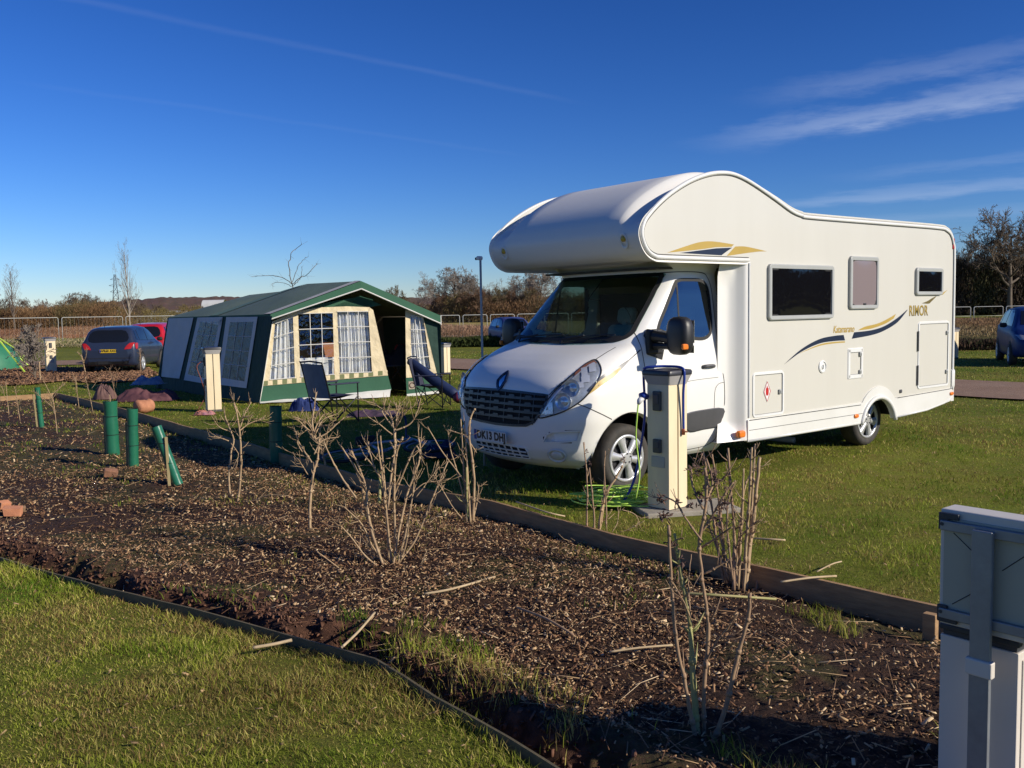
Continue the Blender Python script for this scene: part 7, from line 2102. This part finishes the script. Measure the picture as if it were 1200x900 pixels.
HATCH = [(0, .36, .72, .74, .60, .5), (.04, .30, .86, .90, .76, .6), (.12, .25, .97, 1.06, .83, .66), (.26, .22, 1.0, 1.30, .852, .64), (.48, .21, 1.0, 1.455, .86, .60), (1.1, .21, .985, 1.50, .865, .60), (1.9, .21, .95, 1.505, .865, .605), (2.45, .21, .935, 1.40, .865, .60), (2.9, .21, .925, 1.14, .865, .66), (3.12, .22, .92, 1.0, .86, .70), (3.5, .24, .86, .92, .84, .66), (3.82, .28, .74, .79, .77, .5), (3.95, .34, .60, .62, .62, .4)]
def make_car(label, loc, heading, paint, L=3.95, W=1.0, Hs=1.0, rear_plate=None, front_plate=None, group='cars parked round the campsite'):
    t = thing('parked_car', label, 'car', loc, heading, group)
    st = [(x / 3.95 * L - L / 2, zb, zt * Hs, zr * Hs, w * W, wr * W) for x, zb, zt, zr, w, wr in HATCH]
    m = car_body(st); S = Surf(m.v, m.f)
    body = m.build('body', paint, t, smooth=True)
    fx = lambda x: x / 3.95 * L - L / 2
    sc = lambda P: [(fx(a), b * Hs) for a, b in P]
    for sg in (1, -1):
        for P in ([(.38, 1.08), (.62, 1.05), (.66, 1.34), (.50, 1.36)], [(.72, 1.05), (1.62, 1.02), (1.62, 1.40), (1.05, 1.42), (.78, 1.36)], [(1.70, 1.02), (2.78, 1.0), (2.72, 1.06), (2.38, 1.32), (2.15, 1.40), (1.70, 1.41)]):
            mb = MB(); S.patch(mb, sc(P), map_y(sg), .15, .008); mb.build('side_window', CGL, t, smooth=True)
        mb = MB()
        for pl in ([(1.66, 1.02), (1.66, .40), (1.62, .30)], [(.72, .95), (.80, .62), (1.0, .30), (2.62, .30), (2.80, .62), (2.80, 1.0)]): S.strip(mb, sc(pl), map_y(sg), .010, .004, step=.1)
        mb.build('door_seam', GAP, t)
        for xx in (.66, 3.18):
            mb = MB(); c = (fx(xx), .32); S.patch(mb, [(c[0] + .375 * cos(a_), max(.20, c[1] + .375 * sin(a_))) for a_ in np.linspace(-.3, pi + .3, 22)], map_y(sg), .12, .006); mb.build('wheel_arch', RUBBER, t)
            wheel(t, (fx(xx), sg * .80 * W, .31), R=.31, W=.2, rr=.205, sg=sg, spokes=5, simple=True)
        mb = ellbox((fx(2.62), sg * (.96 * W), 1.03 * Hs), (.13, .20, .14), 6, 2.8); mb.build('door_mirror', RUBBER if sg else paint, t, smooth=True)
        # lamps
        mb = MB(); S.patch(mb, [(sg * .50 * W, .76 * Hs), (sg * .70 * W, .78 * Hs), (sg * .80 * W, .97 * Hs), (sg * .66 * W, .96 * Hs), (sg * .55 * W, .86 * Hs)], map_x(-1, 5), .06, .012, bulge=.01); mb.build('tail_light', REDL, t, smooth=True)
        mb = MB(); S.patch(mb, sc([(.11, .78), (.11, .93), (.18, .97), (.34, .95), (.28, .84), (.16, .76)]), map_y(sg), .06, .012); mb.build('tail_light', REDL, t, smooth=True)
        mb = MB(); S.patch(mb, [(sg * .42 * W, .66 * Hs), (sg * .70 * W, .68 * Hs), (sg * .80 * W, .80 * Hs), (sg * .60 * W, .78 * Hs)], map_x(1, 5), .06, .012, bulge=.01); mb.build('headlight', HEADL, t, smooth=True)
    mb = MB(); S.patch(mb, spl([(-.58 * W, 1.02 * Hs), (0, 1.0 * Hs), (.58 * W, 1.02 * Hs), (.50 * W, 1.34 * Hs), (0, 1.37 * Hs), (-.50 * W, 1.34 * Hs)], 3, True), map_x(-1, 5), .12, .01); mb.build('rear_window', CGL, t, smooth=True)
    mb = MB(); S.patch(mb, [(-.60 * W, 1.04 * Hs), (0, 1.03 * Hs), (.60 * W, 1.04 * Hs), (.52 * W, 1.38 * Hs), (0, 1.41 * Hs), (-.52 * W, 1.38 * Hs)], map_x(1, 5), .12, .01); mb.build('windscreen', CGL, t, smooth=True)
    mb = MB(); S.patch(mb, [(-.50, .60), (.50, .60), (.44, .50), (-.44, .50)], map_x(1, 5), .1, .01); S.patch(mb, [(-.42, .44), (.42, .44), (.40, .34), (-.40, .34)], map_x(1, 5), .1, .01); mb.build('front_grille', RUBBER, t)
    mb = MB(); S.strip(mb, [(-.72 * W, .50), (0, .50), (.72 * W, .50)], map_x(-1, 5), .02, .006, step=.1); S.strip(mb, [(-.62 * W, .36), (.62 * W, .36)], map_x(-1, 5), .10, .012, step=.1); mb.build('rear_bumper_trim', RUBBER, t)
    mb = MB(); mb.tube([(fx(.45), .18, 1.40 * Hs), (fx(.30), .18, 1.62 * Hs)], .008, 4); mb.build('aerial', RUBBER, t)
    if rear_plate: plate(t, rear_plate, (fx(-.012) , 0, .70 * Hs + .02), ((0, -1, 0), (.0, 0, 1), (-1, 0, 0)), back=PLATEY, band=True, fs=.10, sx=.95)
    if front_plate: plate(t, front_plate, (fx(3.965) + .008, 0, .52 * Hs), ((0, 1, 0), (0, 0, 1), (1, 0, 0)), fs=.10, sx=.95)
    return t
PDARK = mat('dark_grey_blue_paint', (.022, .032, .065), .35, col2=(.018, .026, .052), scale=2, coat=.4, spec=.4)
PRED = mat('red_paint', (.50, .012, .022), .35, col2=(.42, .01, .02), scale=2, coat=.5)
PBLUE = mat('deep_blue_paint', (.008, .025, .13), .45, col2=(.006, .02, .10), scale=2, coat=.1, spec=.25)
PLIL = mat('lilac_blue_paint', (.05, .06, .19), .5, col2=(.04, .05, .15), scale=2, coat=.1, spec=.25)
b = gp(128, 438)
hd_ = radians(97); make_car('dark blue grey hatchback with a yellow rear plate parked on the left', b + Vector((cos(hd_), sin(hd_), 0)) * 1.95, hd_, PDARK, 3.95, 1.02, 1.02, rear_plate='WR60 AXO')
b = gp(169, 427.5)
hd_ = radians(98); make_car('bright red car behind the dark hatchback, partly hidden by the tent', b + Vector((cos(hd_), sin(hd_), 0)) * 2.1, hd_, PRED, 4.2, 1.0, 1.06, rear_plate='YK06 XHB')
b = gp(1232, 430.5)
hd_ = radians(-112); make_car('deep blue car cut by the right edge of the photo', b - Vector((cos(hd_), sin(hd_), 0)) * 2.2, hd_, PBLUE, 4.4, 1.06, 1.10, front_plate='CK64 EOU')
b = gp(613, 406.5)
hd_ = radians(-75); make_car('lilac blue car half hidden behind the far door mirror of the motorhome', b - Vector((cos(hd_), sin(hd_), 0)) * 2.1, hd_, PLIL, 4.1, 1.0, 1.0, front_plate='DV05 OKC')
# ------------------------------------------------------------------ light and sky
SUN_EL = radians(25); SUN_AZ = radians(-26)          # azimuth from +X, counter-clockwise
sd = Vector((cos(SUN_EL) * cos(SUN_AZ), cos(SUN_EL) * sin(SUN_AZ), sin(SUN_EL)))
sl = bpy.data.lights.new('sun', 'SUN'); sl.energy = 4.6; sl.angle = radians(.53); sl.color = (1, .92, .78)
so = bpy.data.objects.new('sun', sl); COL.objects.link(so)
so.rotation_euler = sd.to_track_quat('Z', 'Y').to_euler()
so.location = sd * 50
wd = bpy.data.worlds.new('World'); SC.world = wd; wd.use_nodes = True
nt = wd.node_tree; L = nt.links.new
bg = nt.nodes['Background']; bg.inputs[1].default_value = .098
sky = nd(nt, 'ShaderNodeTexSky', sky_type='NISHITA', sun_disc=False)
sky.sun_elevation = SUN_EL; sky.sun_rotation = radians(90) - SUN_AZ
sky.altitude = 100; sky.air_density = 1.0; sky.dust_density = .0; sky.ozone_density = 5.0
hs = nd(nt, 'ShaderNodeHueSaturation', i_Saturation=1.12, i_Value=1.0)
tint = nd(nt, 'ShaderNodeVectorMath', operation='MULTIPLY'); tint.inputs[1].default_value = (.90, .915, 1.09)
L(sky.outputs[0], tint.inputs[0]); L(tint.outputs[0], hs.inputs['Color'])
k1_ = nd(nt, 'ShaderNodeVectorMath', operation='SCALE'); k1_.inputs['Scale'].default_value = .25; L(hs.outputs[0], k1_.inputs[0])
gm = nd(nt, 'ShaderNodeGamma', i_Gamma=1.38); L(k1_.outputs[0], gm.inputs[0])
k2_ = nd(nt, 'ShaderNodeVectorMath', operation='SCALE'); k2_.inputs['Scale'].default_value = 3.1; L(gm.outputs[0], k2_.inputs[0])
tc = nd(nt, 'ShaderNodeTexCoord')
nrm = nd(nt, 'ShaderNodeVectorMath', operation='NORMALIZE'); L(tc.outputs['Generated'], nrm.inputs[0])
sep = nd(nt, 'ShaderNodeSeparateXYZ'); L(nrm.outputs[0], sep.inputs[0])
mxz = nd(nt, 'ShaderNodeMath', operation='MAXIMUM', i_1=.02); L(sep.outputs[2], mxz.inputs[0])
dv = nd(nt, 'ShaderNodeVectorMath', operation='SCALE')
inv = nd(nt, 'ShaderNodeMath', operation='DIVIDE', i_0=1.0); L(mxz.outputs[0], inv.inputs[1])
L(nrm.outputs[0], dv.inputs[0]); L(inv.outputs[0], dv.inputs['Scale'])      # cloud layer plane
def band(p, q, w, e0, e1, amp, noise_scale=1.2):
    """a thin streak of high cloud along the line p-q of the cloud plane, faded at both ends"""
    p = Vector(p); q = Vector(q); t = (q - p).normalized(); n = Vector((-t.y, t.x))
    dn = nd(nt, 'ShaderNodeVectorMath', operation='DOT_PRODUCT'); dn.inputs[1].default_value = (n.x, n.y, 0)
    dt = nd(nt, 'ShaderNodeVectorMath', operation='DOT_PRODUCT'); dt.inputs[1].default_value = (t.x, t.y, 0)
    L(dv.outputs[0], dn.inputs[0]); L(dv.outputs[0], dt.inputs[0])
    a = nd(nt, 'ShaderNodeMath', operation='SUBTRACT', i_1=p.dot(n)); L(dn.outputs['Value'], a.inputs[0])
    nz = nd(nt, 'ShaderNodeTexNoise', i_Scale=noise_scale, i_Detail=5, i_Roughness=.65); L(dv.outputs[0], nz.inputs[0])
    ns = nd(nt, 'ShaderNodeMath', operation='MULTIPLY_ADD', i_1=w * 2.4, i_2=-w * 1.2); L(nz.outputs[0], ns.inputs[0])
    a2 = nd(nt, 'ShaderNodeMath', operation='ADD'); L(a.outputs[0], a2.inputs[0]); L(ns.outputs[0], a2.inputs[1])
    ab = nd(nt, 'ShaderNodeMath', operation='ABSOLUTE'); L(a2.outputs[0], ab.inputs[0])
    mr = nd(nt, 'ShaderNodeMapRange', interpolation_type='SMOOTHSTEP', i_1=w, i_2=0); mr.inputs[3].default_value = 0; mr.inputs[4].default_value = 1
    L(ab.outputs[0], mr.inputs[0])
    s0, s1 = p.dot(t), q.dot(t)
    m1 = nd(nt, 'ShaderNodeMapRange', interpolation_type='SMOOTHSTEP', i_1=s0 - e0, i_2=s0 + e0 * .2); L(dt.outputs['Value'], m1.inputs[0])
    m2 = nd(nt, 'ShaderNodeMapRange', interpolation_type='SMOOTHSTEP', i_1=s1 + e1, i_2=s1 - e1 * .2); L(dt.outputs['Value'], m2.inputs[0])
    o = nd(nt, 'ShaderNodeMath', operation='MULTIPLY'); L(mr.outputs[0], o.inputs[0]); L(m1.outputs[0], o.inputs[1])
    o2 = nd(nt, 'ShaderNodeMath', operation='MULTIPLY'); L(o.outputs[0], o2.inputs[0]); L(m2.outputs[0], o2.inputs[1])
    o3 = nd(nt, 'ShaderNodeMath', operation='MULTIPLY', i_1=amp); L(o2.outputs[0], o3.inputs[0])
    nf = nd(nt, 'ShaderNodeMapRange', i_1=.25, i_2=.7); nf.inputs[3].default_value = .35; nf.inputs[4].default_value = 1
    L(nz.outputs[0], nf.inputs[0])
    o4 = nd(nt, 'ShaderNodeMath', operation='MULTIPLY'); L(o3.outputs[0], o4.inputs[0]); L(nf.outputs[0], o4.inputs[1])
    return o4
bs = [band((-1.5, 2.8), (.1, 4.25), .055, .5, .5, .042), band((-1.9, 4.06), (-.18, 5.69), .08, .3, .6, .02),
      band((2.55, 4.02), (1.75, 5.1), .42, .5, .7, .20, 2.6), band((2.45, 4.35), (1.5, 5.5), .5, .6, .6, .16, 1.3), band((2.5, 3.35), (1.5, 4.2), .30, .5, .6, .15, 2.4),
      band((4.6, 7.4), (3.0, 8.8), .8, 1.2, 1.4, .24, 1.1), band((4.2, 5.6), (3.0, 6.9), .5, .6, .8, .10, 2), band((5.5, 10), (3.5, 11.5), 1.0, 1.5, 1.5, .12, 1)]
acc = bs[0]
for b_ in bs[1:]:
    ad = nd(nt, 'ShaderNodeMath', operation='ADD'); L(acc.outputs[0], ad.inputs[0]); L(b_.outputs[0], ad.inputs[1]); acc = ad
cl = nd(nt, 'ShaderNodeClamp'); L(acc.outputs[0], cl.inputs[0])
mix = nd(nt, 'ShaderNodeMix', data_type='RGBA'); L(cl.outputs[0], mix.inputs[0]); L(k2_.outputs[0], mix.inputs[6]); mix.inputs[7].default_value = (6.0, 6.8, 8.4, 1)
L(mix.outputs[2], bg.inputs[0])
SC.view_settings.view_transform = 'Standard'; SC.view_settings.look = 'None'; SC.view_settings.gamma = 1
SC.view_settings.exposure = .18; SC.view_settings.use_curve_mapping = False
SC.cycles.max_bounces = 8; SC.cycles.transparent_max_bounces = 16
SC.cycles.use_denoising = True
